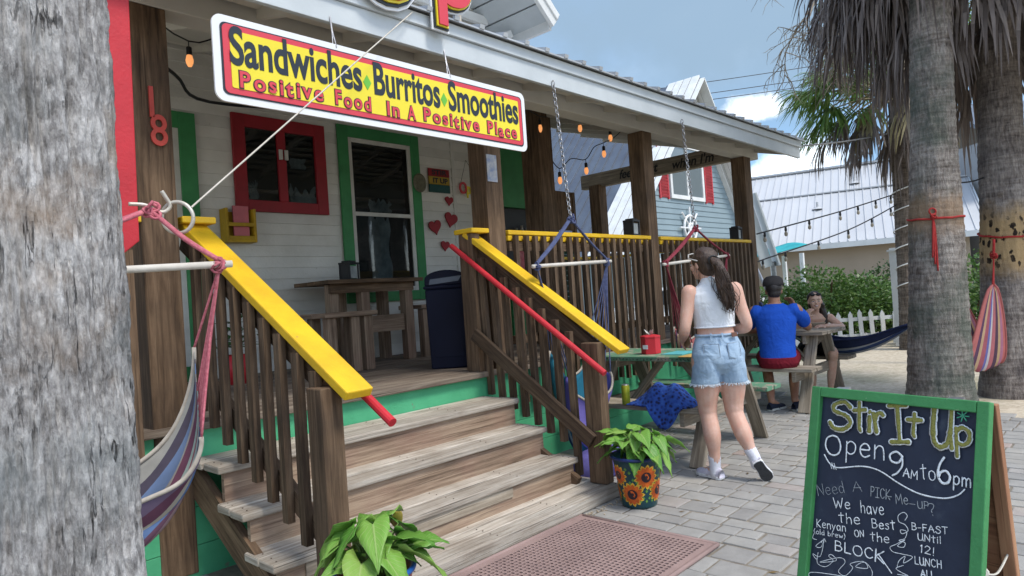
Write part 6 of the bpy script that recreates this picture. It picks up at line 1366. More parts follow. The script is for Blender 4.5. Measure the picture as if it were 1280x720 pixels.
# white car behind the porch
def car():
    T = thing('parked_car', 'white parked car glimpsed behind the porch balusters and the man in blue', 'car', (14.5, 7.9, 0))
    d = V((.69, -.724, 0)); n = V((.724, .69, 0)); o = V((14.5, 7.9, 0))
    prof = [(-2.1, .35), (-2.15, .62), (-2.08, .88), (-1.75, .95), (-1.25, 1.0), (-.75, 1.36), (-.2, 1.43), (.6, 1.43), (1.15, 1.36), (1.7, .98), (2.02, .90), (2.1, .6), (2.05, .35)]
    m = MB(); rows = []
    for k, w_ in enumerate((-.86, -.80, -.6, 0, .6, .80, .86)):
        q = 1-abs(w_)/.86; rows.append([o+d*(x*(.97+.03*min(1, q*3)))+n*(w_*(1 if z < .98 else (.84 if abs(w_) > .5 else .9)))+V((0, 0, z if z < 1 else z-.03*(1-min(1, q*2)))) for x, z in prof])
    for a, b in zip(rows, rows[1:]):
        for k in range(len(prof)-1): m.face([a[k], b[k], b[k+1], a[k+1]])
    for r_, rv in ((rows[0], 0), (rows[-1], 1)): m.face(r_[::-1] if rv else r_)
    m.build('body', paint('car_white', (.70, .71, .72), (.66, .67, .68), 1, .25, 0, island=0), T)
    m = MB()
    for s_ in (-1, 1):
        for xs in ([(-1.1, 1.0), (-.72, 1.31), (-.05, 1.38), (-.05, 1.0)], [(.02, 1.0), (.02, 1.38), (.62, 1.38), (1.1, 1.31), (1.5, 1.0)]):
            m.face([o+d*x+n*(s_*(.845 if z < 1.1 else .765))+V((0, 0, z)) for x, z in xs])
    m.face([o+d*1.72+n*-.68+V((0, 0, .985)), o+d*1.72+n*.68+V((0, 0, .985)), o+d*1.22+n*.6+V((0, 0, 1.345)), o+d*1.22+n*-.6+V((0, 0, 1.345))]); m.build('window', glass('car_glass', (.03, .04, .05), .05), T)
    for x in (-1.35, 1.3):
        for s_ in (-1, 1):
            c = o+d*x+n*s_*.80+V((0, 0, .31)); m = MB(); m.tube([c-n*.1, c+n*.1], .31, 20); m.build('wheel', M['black'], T); m = MB(); m.tube([c-n*.108, c+n*.108], .18, 14); m.build('rim', M['steel'], T)
car()
# wires
def wire(name, label, pts, r_, mat, catg, group=None, n=8):
    m = MB(); m.tube(cat(pts, n), r_, 5); return tag(m.build(name, mat, loc=pts[0]), label, catg, group)
def sagline(a, b, sag, n=6): a, b = V(a), V(b); return [a.lerp(b, k/n)-V((0, 0, sag*4*(k/n)*(1-k/n))) for k in range(n+1)]
for a, b, lab in (((30.0, 26.2, 12.75), (58, -2.8, 16.8), 'highest of the three power lines crossing the sky'), ((30.0, 26.1, 12.1), (58, -2.8, 15.95), 'middle power line of the three crossing the sky'), ((30.0, 26.0, 11.75), (58, -2.8, 15.45), 'lowest of the three power lines crossing the sky')):
    wire('power_line', lab, sagline(a, b, .5), .022, M['black'], 'power line', 'power lines crossing the sky')
wire('service_wire', 'grey wire running from the porch roof corner to the slim far palm', sagline((9.53, 3.6, 3.24), (13.5, 3.05, 3.86), .04), .012, M['steel'], 'wire')
def strand(label, path, nb):
    T = thing('string_lights', label, 'string lights', path[0], 'outdoor light strands'); pts = cat(path, 8); m = MB(); m.tube(pts, .011, 5); m.build('cord', M['black'], T)
    for k in range(nb):
        p = pts[int((k+.5)/nb*(len(pts)-1))]; m = MB(); m.lathe([(.014, 0), (.02, -.05), (.016, -.07)], p, 8); m.build('socket', M['black'], T); m = MB(); m.lathe([(.012, -.07), (.026, -.10), (.024, -.13), (0, -.15)], p, 8); m.build('bulb', M['clearbulb'], T)
M['clearbulb'] = glass('clear_bulb', (.30, .27, .22), .1)
strand('upper light strand from the porch corner post to the slim palm', [(9.055, 3.78, 2.03), (11.75, 3.50, 2.43), (13.62, 3.02, 2.80)], 7)
strand('lower light strand sagging before the white metal roof', [(9.06, 3.9, 1.62), (9.93, 4.0, 1.72), (11.83, 3.42, 2.12), (13.6, 3.06, 2.60)], 8)
wire('wire', 'thin dark wire leaving the ringed palm towards the pitted right palm', [b1+V(TR(.05))*2.2+V(Rt)*.2+V(Fw)*.1+V((0, 0, 2.22)), (b1+b2)/2+V(TR(.05))*2.2+V((0, 0, 2.25)), b2+V(TR(.045))*2.3-V(Rt)*.2+V((0, 0, 2.32))], .008, M['black'], 'wire')
# bare twigs of a leafless tree
def bare():
    T = thing('bare_tree', 'leafless grey tree whose drooping twigs hang beside the dead palm fronds', 'tree', (11.6, 2.28, 0)); rnd = random.Random(4); m = MB(); t = MB()
    t.tube(cat([(11.6, 2.28, 0), (11.55, 2.3, 2.5), (11.4, 2.4, 4.6), (11.0, 2.5, 6.2)], 5), .05, 8); t.build('trunk', M['grey_wood'], T, smooth=True)
    def br(p, d, L_, r_, dep):
        pts = [V(p)]; d = V(d)
        for k in range(5): d = (d+V((rnd.gauss(0, .2), rnd.gauss(0, .2), rnd.gauss(0, .16)-.12))).normalized(); pts.append(pts[-1]+d*L_/5)
        m.tube(pts, [r_*(1-.13*k) for k in range(6)], 5)
        if dep:
            for k in range(2, 6):
                for q in range(2 if dep > 1 else 1): br(pts[k], d*.6+V((rnd.gauss(0, .6), rnd.gauss(0, .6), rnd.gauss(0, .45)-.25)), L_*.52, r_*.55, dep-1)
    br((11.0, 2.5, 6.2), (-.75, .35, -.25), 1.7, .028, 3); br((11.2, 2.45, 5.6), (-.65, .3, .1), 1.5, .025, 3)
    m.build('branches', M['grey_wood'], T)
bare()
# ================================================================ PEOPLE
def skinmat(name, c, c2):
    m, t, b = newmat(name); l = t.links.new; co = N(t, 'ShaderNodeTexCoord').outputs['Object']; n = noise_node(t, co, 13, 8, .7); r = ramp(t, [(.28, [c2[0]*1.02, c2[1]*.86, c2[2]*.84]), (.5, c2), (.72, c)]); l(n.outputs['Fac'], r.inputs[0]); l(r.outputs[0], b.inputs['Base Color'])
    b.inputs['Roughness'].default_value = .5; b.inputs['Specular IOR Level'].default_value = .35; b.inputs['Subsurface Weight'].default_value = .12; b.inputs['Subsurface Radius'].default_value = (.02, .008, .004); b.inputs['Subsurface Scale'].default_value = .3
    n2 = noise_node(t, co, 160, 3, .6); bp_ = N(t, 'ShaderNodeBump'); bp_.inputs['Strength'].default_value = .08; bp_.inputs['Distance'].default_value = .003; l(n2.outputs['Fac'], bp_.inputs['Height']); l(bp_.outputs[0], b.inputs['Normal']); return m
def cloth(name, c, c2=None, sc=14, fold=.5, weave=400):
    m, t, b = newmat(name); l = t.links.new; co = N(t, 'ShaderNodeTexCoord').outputs['Object']; n = noise_node(t, co, sc, 6, .6); r = ramp(t, [(.3, c2 or [x*.75 for x in c]), (.7, c)]); l(n.outputs['Fac'], r.inputs[0]); l(r.outputs[0], b.inputs['Base Color']); b.inputs['Roughness'].default_value = .92; b.inputs['Specular IOR Level'].default_value = .15
    n2 = noise_node(t, co, 11, 4, .5); n2.inputs['Distortion'].default_value = 1.2; bp_ = N(t, 'ShaderNodeBump'); bp_.inputs['Strength'].default_value = fold; bp_.inputs['Distance'].default_value = .03; l(n2.outputs['Fac'], bp_.inputs['Height'])
    n3 = noise_node(t, co, weave, 2, .5); b3_ = N(t, 'ShaderNodeBump'); b3_.inputs['Strength'].default_value = .25; b3_.inputs['Distance'].default_value = .002; l(n3.outputs['Fac'], b3_.inputs['Height']); l(bp_.outputs[0], b3_.inputs['Normal']); l(b3_.outputs[0], b.inputs['Normal']); return m
def hairmat(name, c):
    m, t, b = newmat(name); l = t.links.new; co = N(t, 'ShaderNodeTexCoord').outputs['Object']; mp_ = N(t, 'ShaderNodeMapping'); mp_.inputs['Scale'].default_value = (150, 150, 9); l(co, mp_.inputs[0]); n = noise_node(t, mp_.outputs[0], 1, 5, .6); r = ramp(t, [(.3, [x*.4 for x in c]), (.75, [x*1.5 for x in c])]); l(n.outputs['Fac'], r.inputs[0]); l(r.outputs[0], b.inputs['Base Color']); b.inputs['Roughness'].default_value = .42
    bp_ = N(t, 'ShaderNodeBump'); bp_.inputs['Strength'].default_value = .8; bp_.inputs['Distance'].default_value = .008; l(n.outputs['Fac'], bp_.inputs['Height']); l(bp_.outputs[0], b.inputs['Normal']); return m
class Fr:
    """a person's own frame: x to their right, y forwards, z up"""
    def __init__(s, o, fwd): s.o = V(o); s.y = V((fwd[0], fwd[1], 0)).normalized(); s.x = V((s.y.y, -s.y.x, 0))
    def __call__(s, p): return s.o+s.x*p[0]+s.y*p[1]+V((0, 0, p[2]))
    def d(s, p): return s.x*p[0]+s.y*p[1]+V((0, 0, p[2]))
def loft(mb, F, rings, n=20):
    """rings: (centre, rx, ry[, tilt vector]) lying roughly across z"""
    i0 = len(mb.v); mb.v.append(F((rings[0][0][0], rings[0][0][1], rings[0][0][2])))
    for c, rx, ry_ in rings:
        for k in range(n):
            a = 2*math.pi*k/n; mb.v.append(F((c[0]+rx*math.cos(a), c[1]+ry_*math.sin(a), c[2])))
    mb.v.append(F(rings[-1][0])); last = len(mb.v)-1
    def add(f): mb.f.append(f); mb.uv.append([(0, 0)]*len(f)); mb.mi.append(0)
    for k in range(n): add([i0, i0+1+(k+1) % n, i0+1+k]); add([last, last-n+k, last-n+(k+1) % n])
    for i in range(len(rings)-1):
        for k in range(n):
            a = i0+1+i*n; add([a+k, a+(k+1) % n, a+n+(k+1) % n, a+n+k])
def limb(mb, F, pts, n=14, sub=6):
    """pts: (point, radius): a tapering limb with rounded joints"""
    P = [F(p) for p, r_ in pts]; C = cat(P, sub) if len(P) > 2 else P; rr = []
    for i in range(len(pts)-1):
        for k in range(sub if len(P) > 2 else 1): t = k/(sub if len(P) > 2 else 1); t = t*t*(3-2*t); rr.append(lerp(pts[i][1], pts[i+1][1], t))
    rr.append(pts[-1][1]); mb.tube(C, rr, n)
    for p, r_ in (pts[0], pts[-1]): mb.ell(F(p), (r_, r_, r_), 12, 8)
def hand(mb, F, wrist, d, pn, s=1.0, curl=.6, thumb=1, L_=.17):
    """palm, four unequal bent fingers and a thumb leaving the side of the palm"""
    w_ = F(wrist); d = F.d(d).normalized(); pn = F.d(pn); pn = (pn-d*pn.dot(d)).normalized(); sd = d.cross(pn).normalized()*thumb; L_ *= s
    pl = L_*.5
    for q in (-1.0, -.35, .35, 1.0): mb.tube([w_+sd*q*.012*s, w_+d*pl*.5+sd*q*.026*s, w_+d*pl+sd*q*.030*s], [.015*s, .0145*s, .0125*s], 8); mb.ell(w_+d*pl+sd*q*.030*s, (.0125*s,)*3, 8, 6)
    for q, ln in ((1.0, .40), (.35, .47), (-.35, .44), (-1.0, .34)):
        p = w_+d*pl+sd*q*.031*s; dd = d+sd*q*.10; ang = curl*.45; pts = [p]
        for k in range(3):
            dd = (dd*math.cos(ang)+pn*math.sin(ang)).normalized(); p = p+dd*L_*ln*(.44, .32, .24)[k]; pts.append(p); ang = curl*.8
        mb.tube(pts, [.0098*s, .0092*s, .0085*s, .0072*s], 8); mb.ell(pts[-1], (.0073*s,)*3, 8, 6)
    p = w_+d*pl*.25+sd*.024*s; dd = (d*.6+sd*.75+pn*.35).normalized(); pts = [p]
    for k in range(3): p = p+dd*L_*(.20, .17, .13)[k]; pts.append(p); dd = (dd+d*.3+pn*.25*curl).normalized()
    mb.tube(pts, [.0135*s, .0115*s, .0098*s, .008*s], 8); mb.ell(pts[-1], (.0082*s,)*3, 8, 6)
def head(mb, F, c, yaw=0, tilt=0, s=1.0):
    """skull, jaw, nose, brow, lips, ears; returns the head's own frame"""
    cy_, sy_ = math.cos(yaw), math.sin(yaw); H = Fr(F(c), F.d((-sy_, cy_, 0)))
    sk = lambda p, r_: mb.ell(H([q*s for q in p]), [q*s for q in r_], 18, 12, Matrix((H.x, H.y, (0, 0, 1))).transposed())
    sk((0, -.012, .028), (.074, .094, .088)); sk((0, .022, -.030), (.060, .066, .074)); sk((0, .052, -.078), (.030, .030, .026)); sk((0, .058, .028), (.055, .032, .034))
    sk((0, .092, -.018), (.012, .016, .012)); sk((0, .084, .004), (.009, .013, .026)); sk((0, .079, -.050), (.022, .010, .009)); sk((-.038, .062, -.018), (.022, .022, .020)); sk((.038, .062, -.018), (.022, .022, .020))
    for q in (-1, 1): sk((q*.075, -.008, -.005), (.010, .018, .030))
    return H
def fuse(mb, name, mat, parent, vox=.007, it=6, fac=.5):
    """one continuous skin over the overlapping volumes"""
    o = mb.build('tmp', mat, None); r_ = o.modifiers.new('r', 'REMESH'); r_.mode = 'VOXEL'; r_.voxel_size = vox; s_ = o.modifiers.new('s', 'SMOOTH'); s_.iterations = it; s_.factor = fac
    bpy.context.view_layer.update(); me = bpy.data.meshes.new_from_object(o.evaluated_get(bpy.context.evaluated_depsgraph_get())); me.name = name
    me.materials.clear(); me.materials.append(mat); old = o.data; bpy.data.objects.remove(o); bpy.data.meshes.remove(old)
    off = wloc(parent); me.transform(Matrix.Translation(-off)); me.polygons.foreach_set('use_smooth', [True]*len(me.polygons))
    q = bpy.data.objects.new(name, me); COL.objects.link(q); q.parent = parent; return q
def face_bits(T, H, s, lip, brow, smile=True):
    for q in (-1, 1):
        m = MB(); m.ell(H((q*.030*s, .0785*s, .006*s)), (.0125*s, .006*s, .0065*s), 12, 8, Matrix((H.x, H.y, (0, 0, 1))).transposed()); e = m.build('eye', M['eyewhite'], T, smooth=True)
        m = MB(); m.ell(H((q*.030*s, .0835*s, .006*s)), (.0058*s, .003*s, .006*s), 10, 6, Matrix((H.x, H.y, (0, 0, 1))).transposed()); m.build('iris', M['iris'], e, smooth=True)
        m = MB(); m.tube([H((q*.014*s, .090*s, .026*s)), H((q*.032*s, .089*s, .032*s)), H((q*.048*s, .078*s, .026*s))], [.003*s, .0035*s, .002*s], 6); m.build('eyebrow', brow, T, smooth=True)
    m = MB(); m.tube([H((x*s, (.091-.010*(x/.026)**2)*s, (-.052+(.012*(x/.026)**2 if smile else 0))*s)) for x in (-.026, -.014, 0, .014, .026)], [.003*s, .006*s, .0065*s, .006*s, .003*s], 8); mo_ = m.build('mouth', lip, T, smooth=True)
    if smile: m = MB(); m.tube([H((x*s, (.0965-.010*(x/.026)**2)*s, (-.051+.010*(x/.026)**2)*s)) for x in (-.018, -.009, 0, .009, .018)], [.002*s, .0038*s, .0042*s, .0038*s, .002*s], 6); m.build('teeth', M['eyewhite'], mo_, smooth=True)
M['eyewhite'] = paint('eye_white', (.75, .73, .70), None, 9, .3, 0, island=0); M['iris'] = paint('dark_iris', (.02, .012, .008), None, 9, .2, 0, island=0)
LIP = paint('lips', (.40, .13, .12), None, 9, .45, 0, island=0)
fairskin = skinmat('fair_skin', (.64, .42, .335), (.57, .345, .26)); tanskin = skinmat('tan_skin', (.40, .22, .145), (.31, .155, .095)); warmskin = skinmat('warm_skin', (.66, .44, .33), (.57, .36, .26))
brownhair, blackhair, darkhair = hairmat('brown_hair', (.055, .030, .018)), hairmat('black_hair', (.018, .013, .012)), hairmat('dark_hair', (.030, .020, .015))

def shoe(T, F, heel, toe, up, mats, s=1.0, name='shoe', h=.075):
    """low canvas shoe from heel to toe with its own sole"""
    hl, te = F(heel), F(toe); d = (te-hl).normalized(); u = F.d(up); u = (u-d*u.dot(d)).normalized(); sd = d.cross(u); L_ = (te-hl).length
    m = MB(); rows = []
    for t, w_, hh in ((0, .028, .055), (.08, .034, .070), (.25, .035, .078), (.42, .036, .068), (.58, .041, .052), (.75, .044, .042), (.90, .038, .034), (1.0, .020, .024)):
        rows.append([hl+d*(t*L_)+sd*(math.cos(a)*w_*s)+u*(.012+max(0, math.sin(a))*hh*s) for a in [2*math.pi*k/16 for k in range(16)]])
    i0 = len(m.v)
    for r_ in rows: m.v += r_
    for i in range(len(rows)-1):
        for k in range(16): a = i0+i*16; m.f.append([a+k, a+(k+1) % 16, a+16+(k+1) % 16, a+16+k]); m.uv.append([(0, 0)]*4); m.mi.append(0)
    for b_ in (i0, i0+16*(len(rows)-1)): m.f.append([b_+k for k in range(16)]); m.uv.append([(0, 0)]*16); m.mi.append(0)
    o = m.build(name, mats[0], T, smooth=True)
    out = [(-.0, .0), (.03, .030), (.10, .037), (.30, .036), (.45, .036), (.60, .042), (.76, .046), (.90, .040), (.98, .026), (1.02, 0)]
    o2 = [(x*L_, w_*s) for x, w_ in out]+[(x*L_, -w_*s) for x, w_ in out[-2:0:-1]]
    m = MB(); m.prism(o2, hl+u*.010, d, sd, .022); sl = m.build('sole', mats[1], o, bevel=.003)
    m = MB(); m.prism([(x*.94+L_*.03, y*.88) for x, y in o2], hl+u*-.0025, d, sd, .005); m.build('tread_rubber', mats[2], o)
    return o
# ---- standing woman
FW = Fr((4.452, 2.284, 0), (.70, .714)); 
T = thing('person', 'standing person in white crop top and denim shorts with a long ponytail, seen from behind', 'person', FW.o)
m = MB()
loft(m, FW, [((.07, 0, .76), .10, .08), ((.075, -.005, .82), .168, .112), ((.075, -.012, .88), .176, .118), ((.075, -.002, .96), .158, .102), ((.075, .005, 1.04), .132, .088), ((.07, .005, 1.10), .128, .088), ((.068, .003, 1.18), .142, .098), ((.066, 0, 1.26), .160, .100), ((.064, -.005, 1.32), .165, .085), ((.060, -.008, 1.365), .115, .060), ((.055, -.004, 1.39), .062, .052)])
limb(m, FW, [((.052, -.002, 1.36), .058), ((.045, .006, 1.42), .052), ((.035, .02, 1.49), .052)])
for sx, sh, el, wr in ((-1, (-.098, -.005, 1.335), (-.158, -.035, 1.075), (-.115, .185, .985)), (1, (.232, -.005, 1.335), (.288, -.040, 1.070), (.20, .165, 1.015))):
    mid = V(sh).lerp(V(el), .5); m2 = V(el).lerp(V(wr), .45)
    limb(m, FW, [(sh, .056), (tuple(mid), .047), (el, .039), (tuple(m2), .038), (wr, .025)])
hand(m, FW, (-.115, .185, .985), (.25, .95, -.15), (.9, -.2, -.1), .92, .75, 1); hand(m, FW, (.20, .165, 1.015), (-.45, .85, -.2), (-.8, -.4, -.2), .92, .75, -1)
limb(m, FW, [((-.014, 0, .85), .102), ((-.016, .010, .68), .094), ((-.014, .03, .50), .067), ((-.012, .022, .44), .060), ((-.010, -.015, .32), .061), ((-.002, -.010, .18), .041), ((.0, 0, .08), .036)])
limb(m, FW, [((.164, 0, .85), .102), ((.166, -.004, .68), .094), ((.164, -.006, .50), .067), ((.168, -.022, .44), .060), ((.185, -.085, .33), .061), ((.215, -.125, .215), .040), ((.232, -.145, .155), .035)])
HW = head(m, FW, (.030, .035, 1.525), .5)
for b_, t_ in (((.0, 0, .06), (-.045, .10, .035)), ((.232, -.140, .14), (.288, -.125, .062))): limb(m, FW, [(b_, .03), (t_, .026)])
fuse(m, 'body', fairskin, T)
face_bits(T, HW, 1.0, LIP, brownhair, False)
# hair with ponytail
m = MB(); rot = Matrix((HW.x, HW.y, (0, 0, 1))).transposed()
m.ell(HW((0, -.022, .036)), (.084, .100, .094), 20, 14, rot); m.ell(HW((0, -.050, -.02)), (.072, .066, .070), 16, 10, rot); m.ell(HW((0, -.10, .03)), (.032, .03, .03), 12, 8, rot)
limb(m, FW, [((.055, -.075, 1.555), .028), ((.085, -.125, 1.51), .036), ((.105, -.135, 1.42), .044), ((.125, -.13, 1.34), .046), ((.145, -.125, 1.27), .036), ((.15, -.12, 1.215), .012)])
limb(m, FW, [((.075, -.12, 1.50), .026), ((.085, -.14, 1.38), .030), ((.115, -.14, 1.27), .026), ((.125, -.13, 1.20), .008)])
for v in m.v: v += V((mnoise.noise(v*26), mnoise.noise(v*26+V((7, 0, 0))), mnoise.noise(v*26+V((0, 7, 0)))))*.010
hr = fuse(m, 'hair', brownhair, T, .006, 3); m = MB(); rnd = random.Random(14)
for k in range(90):
    j = lambda s_: V((rnd.gauss(0, s_), rnd.gauss(0, s_), rnd.gauss(0, s_)))
    pts = [V((.075, -.115, 1.53))+j(.012), V((.10, -.145, 1.42))+j(.028), V((.125, -.145, 1.31))+j(.032), V((.145, -.135, 1.21+rnd.uniform(-.05, .04)))+j(.020)]
    m.tube(cat([FW(p) for p in pts], 4), [.0022]*9+[.0018]*3+[.0008], 4)
for k in range(26):
    a = rnd.uniform(-2.2, 2.2); p = V((math.sin(a)*.084, -.022-math.cos(a)*.09, rnd.uniform(-.07, .02))); m.tube(cat([HW(p), HW(p+V((rnd.gauss(0, .006), -.006, -.03))), HW(p+V((rnd.gauss(0, .015), -.004, -.06)))], 3), .0011, 4)
m.build('loose_strands', brownhair, hr, smooth=True)
m = MB(); c = FW((.062, -.095, 1.548)); m.tube([c+(FW.x*math.cos(k*.5236)*.034+V((0, 0, 1))*math.sin(k*.5236)*.034) for k in range(13)], .007, 6, cap=False); m.build('hair_tie', M['black'], hr, smooth=True)
m = MB(); m.tube([HW((-.086, .055, .052)), HW((-.05, .088, .082)), HW((0, .095, .090)), HW((.05, .088, .082)), HW((.086, .055, .052)), HW((.088, -.03, .03))], .005, 6); m.tube([HW((-.086, .055, .052)), HW((-.088, -.03, .03))], .005, 6); m.build('sunglasses', paint('pale_frame', (.5, .48, .45), None, 9, .4), T, smooth=True)
# white top
m = MB()
loft(m, FW, [((.07, .004, 1.074), .142, .102), ((.07, .005, 1.082), .144, .103), ((.07, .004, 1.13), .146, .106), ((.068, .003, 1.19), .154, .110), ((.066, 0, 1.26), .168, .112), ((.064, -.004, 1.315), .162, .099), ((.060, -.006, 1.355), .132, .078), ((.055, -.004, 1.385), .082, .064), ((.052, .0, 1.415), .058, .060), ((.048, .004, 1.432), .054, .058)], 28)
m.f = m.f; white_cloth = cloth('white_knit', (.74, .76, .78), (.62, .65, .69), 6, .45); tp = fuse(m, 'crop_top', white_cloth, T, .006, 4)
m = MB(); m.tube([FW((.07+.143*math.cos(k*.2618), .005+.102*math.sin(k*.2618), 1.080)) for k in range(25)], .007, 6, cap=False); m.build('hem', white_cloth, tp, smooth=True)
m = MB(); kn = FW((.046, -.062, 1.418)); wrap(m, kn, .014, 5, .006, 5)
for q in (-1, 0, 1): m.tube(cat([kn, FW((.046+q*.010, -.080, 1.37)), FW((.046+q*.022+.006, -.098, 1.29))], 5), .004, 5)
m.build('neck_tie', white_cloth, tp, smooth=True)
m = MB(); m.box(FW((-.056, -.085, 1.012))-V((.0, 0, 0)), FW((.012, -.108, 1.052))) if False else None
# denim shorts
denim = cloth('light_denim', (.36, .47, .58), (.24, .34, .46), 11, .55, 500)
m = MB()
def crease(mb, a, s): 
    for v in mb.v: v += V((mnoise.noise(V((v.x*s, v.y*s, v.z*s*2.2))), mnoise.noise(V((v.x*s+9, v.y*s, v.z*s*2.2))), 0))*a
loft(m, FW, [((.075, .004, 1.028), .142, .099), ((.075, .002, 1.01), .147, .102), ((.075, -.004, .96), .168, .114), ((.075, -.016, .89), .188, .132), ((.075, -.014, .83), .184, .130), ((.075, -.010, .79), .165, .115), ((.075, -.006, .745), .07, .075)], 28)
for x, fx in ((-.018, -.010), (.168, .010)): loft(m, FW, [((x*.9+.008, -.008, .86), .098, .122), ((x, -.008, .78), .097, .118), ((x+fx*.4, -.004, .72), .0985, .112), ((x+fx, -.002, .680), .101, .108)], 24)
crease(m, .007, 17); sh = fuse(m, 'denim_shorts', denim, T, .007, 3)
pale = cloth('denim_fray', (.62, .68, .72), (.45, .53, .60), 60, .3)
rnd = random.Random(9); m = MB()
for x in (-.028, .178):
    for k in range(90):
        a = k*2*math.pi/90; p = FW((x+.098*math.cos(a), -.002+.105*math.sin(a), .686)); m.tube([p, p+FW.d((math.cos(a)*.008+rnd.gauss(0, .004), math.sin(a)*.008, -rnd.uniform(.010, .026)))], .0024, 4)
m.build('frayed_hem', pale, sh)
def shell(xs, z0, z1, off, n=6):
    """patch on the back of the shorts"""
    def f(u, v):
        x = lerp(xs[0], xs[1], u); z = lerp(z0, z1, v); k = (z-.77)/.275; rx = lerp(.186, .145, max(0, min(1, (z-.88)/.165))); ry_ = lerp(.131, .100, max(0, min(1, (z-.90)/.14)))
        return FW((x, -.008-ry_*math.sqrt(max(.02, 1-((x-.075)/rx)**2))-off, z))
    return f
for xs in ((-.055, .045), (.105, .205)):
    m = MB(); m.grid(shell(xs, .855, .965, .004), 8, 8); m.build('back_pocket', denim, sh, smooth=True, solid=.004)
    m = MB(); f = shell(xs, .855, .965, .0075)
    m.tube([f(u, v) for u, v in ((0, 1), (0, .5), (0, .18), (.5, 0), (1, .18), (1, .5), (1, 1), (.5, 1), (0, 1))], .0022, 4); m.build('stitching', cloth('stitch', (.30, .36, .42), None, 9, 0), sh)
m = MB(); m.tube([FW((.075+.144*math.cos(k*.2618), .003+.102*math.sin(k*.2618), 1.022)) for k in range(25)], .011, 6, cap=False); m.build('waistband', denim, sh, smooth=True)
m = MB(); f = shell((.145, .195), 1.006, 1.036, .016); m.grid(f, 4, 2); m.build('label_patch', paint('leather_patch', (.12, .05, .03), None, 20, .6), sh, solid=.003)
for x in (.075, .0): m = MB(); f = shell((x-.006, x+.006), .985, 1.038, .014); m.grid(f, 1, 3); m.build('belt_loop', denim, sh, solid=.005)
sock = cloth('white_sock', (.70, .70, .74), (.58, .58, .63), 30, .2); shm = (cloth('lilac_canvas', (.60, .58, .66), (.5, .48, .56), 25, .2), paint('rubber_white', (.70, .70, .70), None, 20, .6, .1), paint('sole_grey', (.05, .052, .055), (.025, .026, .028), 60, .8, .4, 150))
m = MB(); limb(m, FW, [((0, 0, .035), .040), ((-.0, 0, .09), .040), ((-.002, -.004, .155), .043)]); m.build('sock', sock, T, smooth=True)
m = MB(); limb(m, FW, [((.242, -.15, .115), .039), ((.234, -.145, .16), .040), ((.214, -.122, .215), .043)]); m.build('sock', sock, T, smooth=True)
shoe(T, FW, (.028, -.052, .003), (-.075, .165, .003), (0, 0, 1), shm); shoe(T, FW, (.235, -.195, .155), (.325, -.205, -.0+.012), (.25, .85, .45), shm, 1.05) if False else shoe(T, FW, (.222, -.20, .150), (.318, -.17, -.045+.05), (.30, .95, .15), shm, 1.02)
m = MB(); m.beam(FW((-.075, .20, .93)), FW((-.075, .245, 1.10)), .15, .004, FW.d((1, 0, 0)))
tag(m.build('menu_card', paint('kraft_menu', (.42, .30, .18), (.30, .18, .10), 20, .7), loc=FW((-.08, .22, 1.0))), 'brown menu card held in the left hand of the standing person', 'menu')

# ---- seated man
FM = Fr((7.02, 2.80, 0), (.93, .36))
T = thing('person', 'seated person in a royal blue shirt and dark red shorts, back turned, dark cap', 'person', FM.o)
m = MB()
loft(m, FM, [((0, 0, .46), .12, .10), ((0, -.01, .52), .175, .125), ((0, 0, .60), .165, .118), ((0, .015, .72), .160, .115), ((0, .03, .86), .178, .120), ((0, .045, .98), .195, .118), ((0, .055, 1.06), .190, .10), ((0, .06, 1.11), .12, .07), ((0, .065, 1.14), .065, .06)])
limb(m, FM, [((0, .06, 1.10), .064), ((0, .075, 1.17), .060), ((0, .09, 1.24), .058)])
HM = head(m, FM, (0, .115, 1.265), .12, 0, 1.05)
armsM = ((-1, (-.205, .05, 1.06), (-.29, .27, .86), (-.10, .43, .845)), (1, (.205, .05, 1.06), (.31, .25, .865), (.20, .43, 1.06)))
for sx, s0, el, wr in armsM: limb(m, FM, [(s0, .064), (tuple(V(s0).lerp(V(el), .5)), .056), (el, .045), (tuple(V(el).lerp(V(wr), .4)), .046), (wr, .030)])
hand(m, FM, (-.10, .43, .845), (.9, .4, .0), (.2, -.3, -.9), 1.05, .5, 1); hand(m, FM, (.20, .43, 1.06), (-.35, .15, .9), (-.8, -.5, .1), 1.05, .9, -1)
for sx, kn, an, te in ((-1, (-.13, .42, .52), (-.10, .10, .10), None), (1, (.15, .43, .52), (.13, .13, .10), None)):
    limb(m, FM, [((sx*.10, .02, .53), .095), ((sx*.12, .22, .535), .082), (kn, .060), ((kn[0], kn[1]-.06, .43), .056), (tuple(V(kn).lerp(V(an), .5)), .056), (an, .035)]); limb(m, FM, [(an, .036), ((an[0]+.06, an[1]+.10, .045), .03)])
fuse(m, 'body', tanskin, T, .008); face_bits(T, HM, 1.05, LIP, blackhair, False)
m = MB(); rot = Matrix((HM.x, HM.y, (0, 0, 1))).transposed(); m.ell(HM((0, -.022, .035)), (.084, .102, .082), 18, 12, rot); m.ell(HM((0, -.06, -.02)), (.068, .055, .06), 14, 9, rot); fuse(m, 'hair', blackhair, T, .008, 3)
m = MB(); capm = cloth('charcoal_cap', (.055, .05, .05), (.035, .032, .033), 12, .3)
m.lathe([(.098, 0), (.098, .03), (.088, .075), (.06, .10), (0, .11)], HM((0, -.012, .055)), 28, 1.0, 1.06); cp = m.build('cap', capm, T, smooth=True, solid=.006)
m = MB(); m.prism([(-.075, .05), (-.06, .12), (0, .155), (.06, .12), (.075, .05)], HM((0, 0, .058)), HM.x, HM.y, .008); m.build('peak', capm, cp, bevel=.003)
blue = cloth('royal_blue_tee', (.016, .085, .47), (.014, .072, .40), 8, .4)
m = MB()
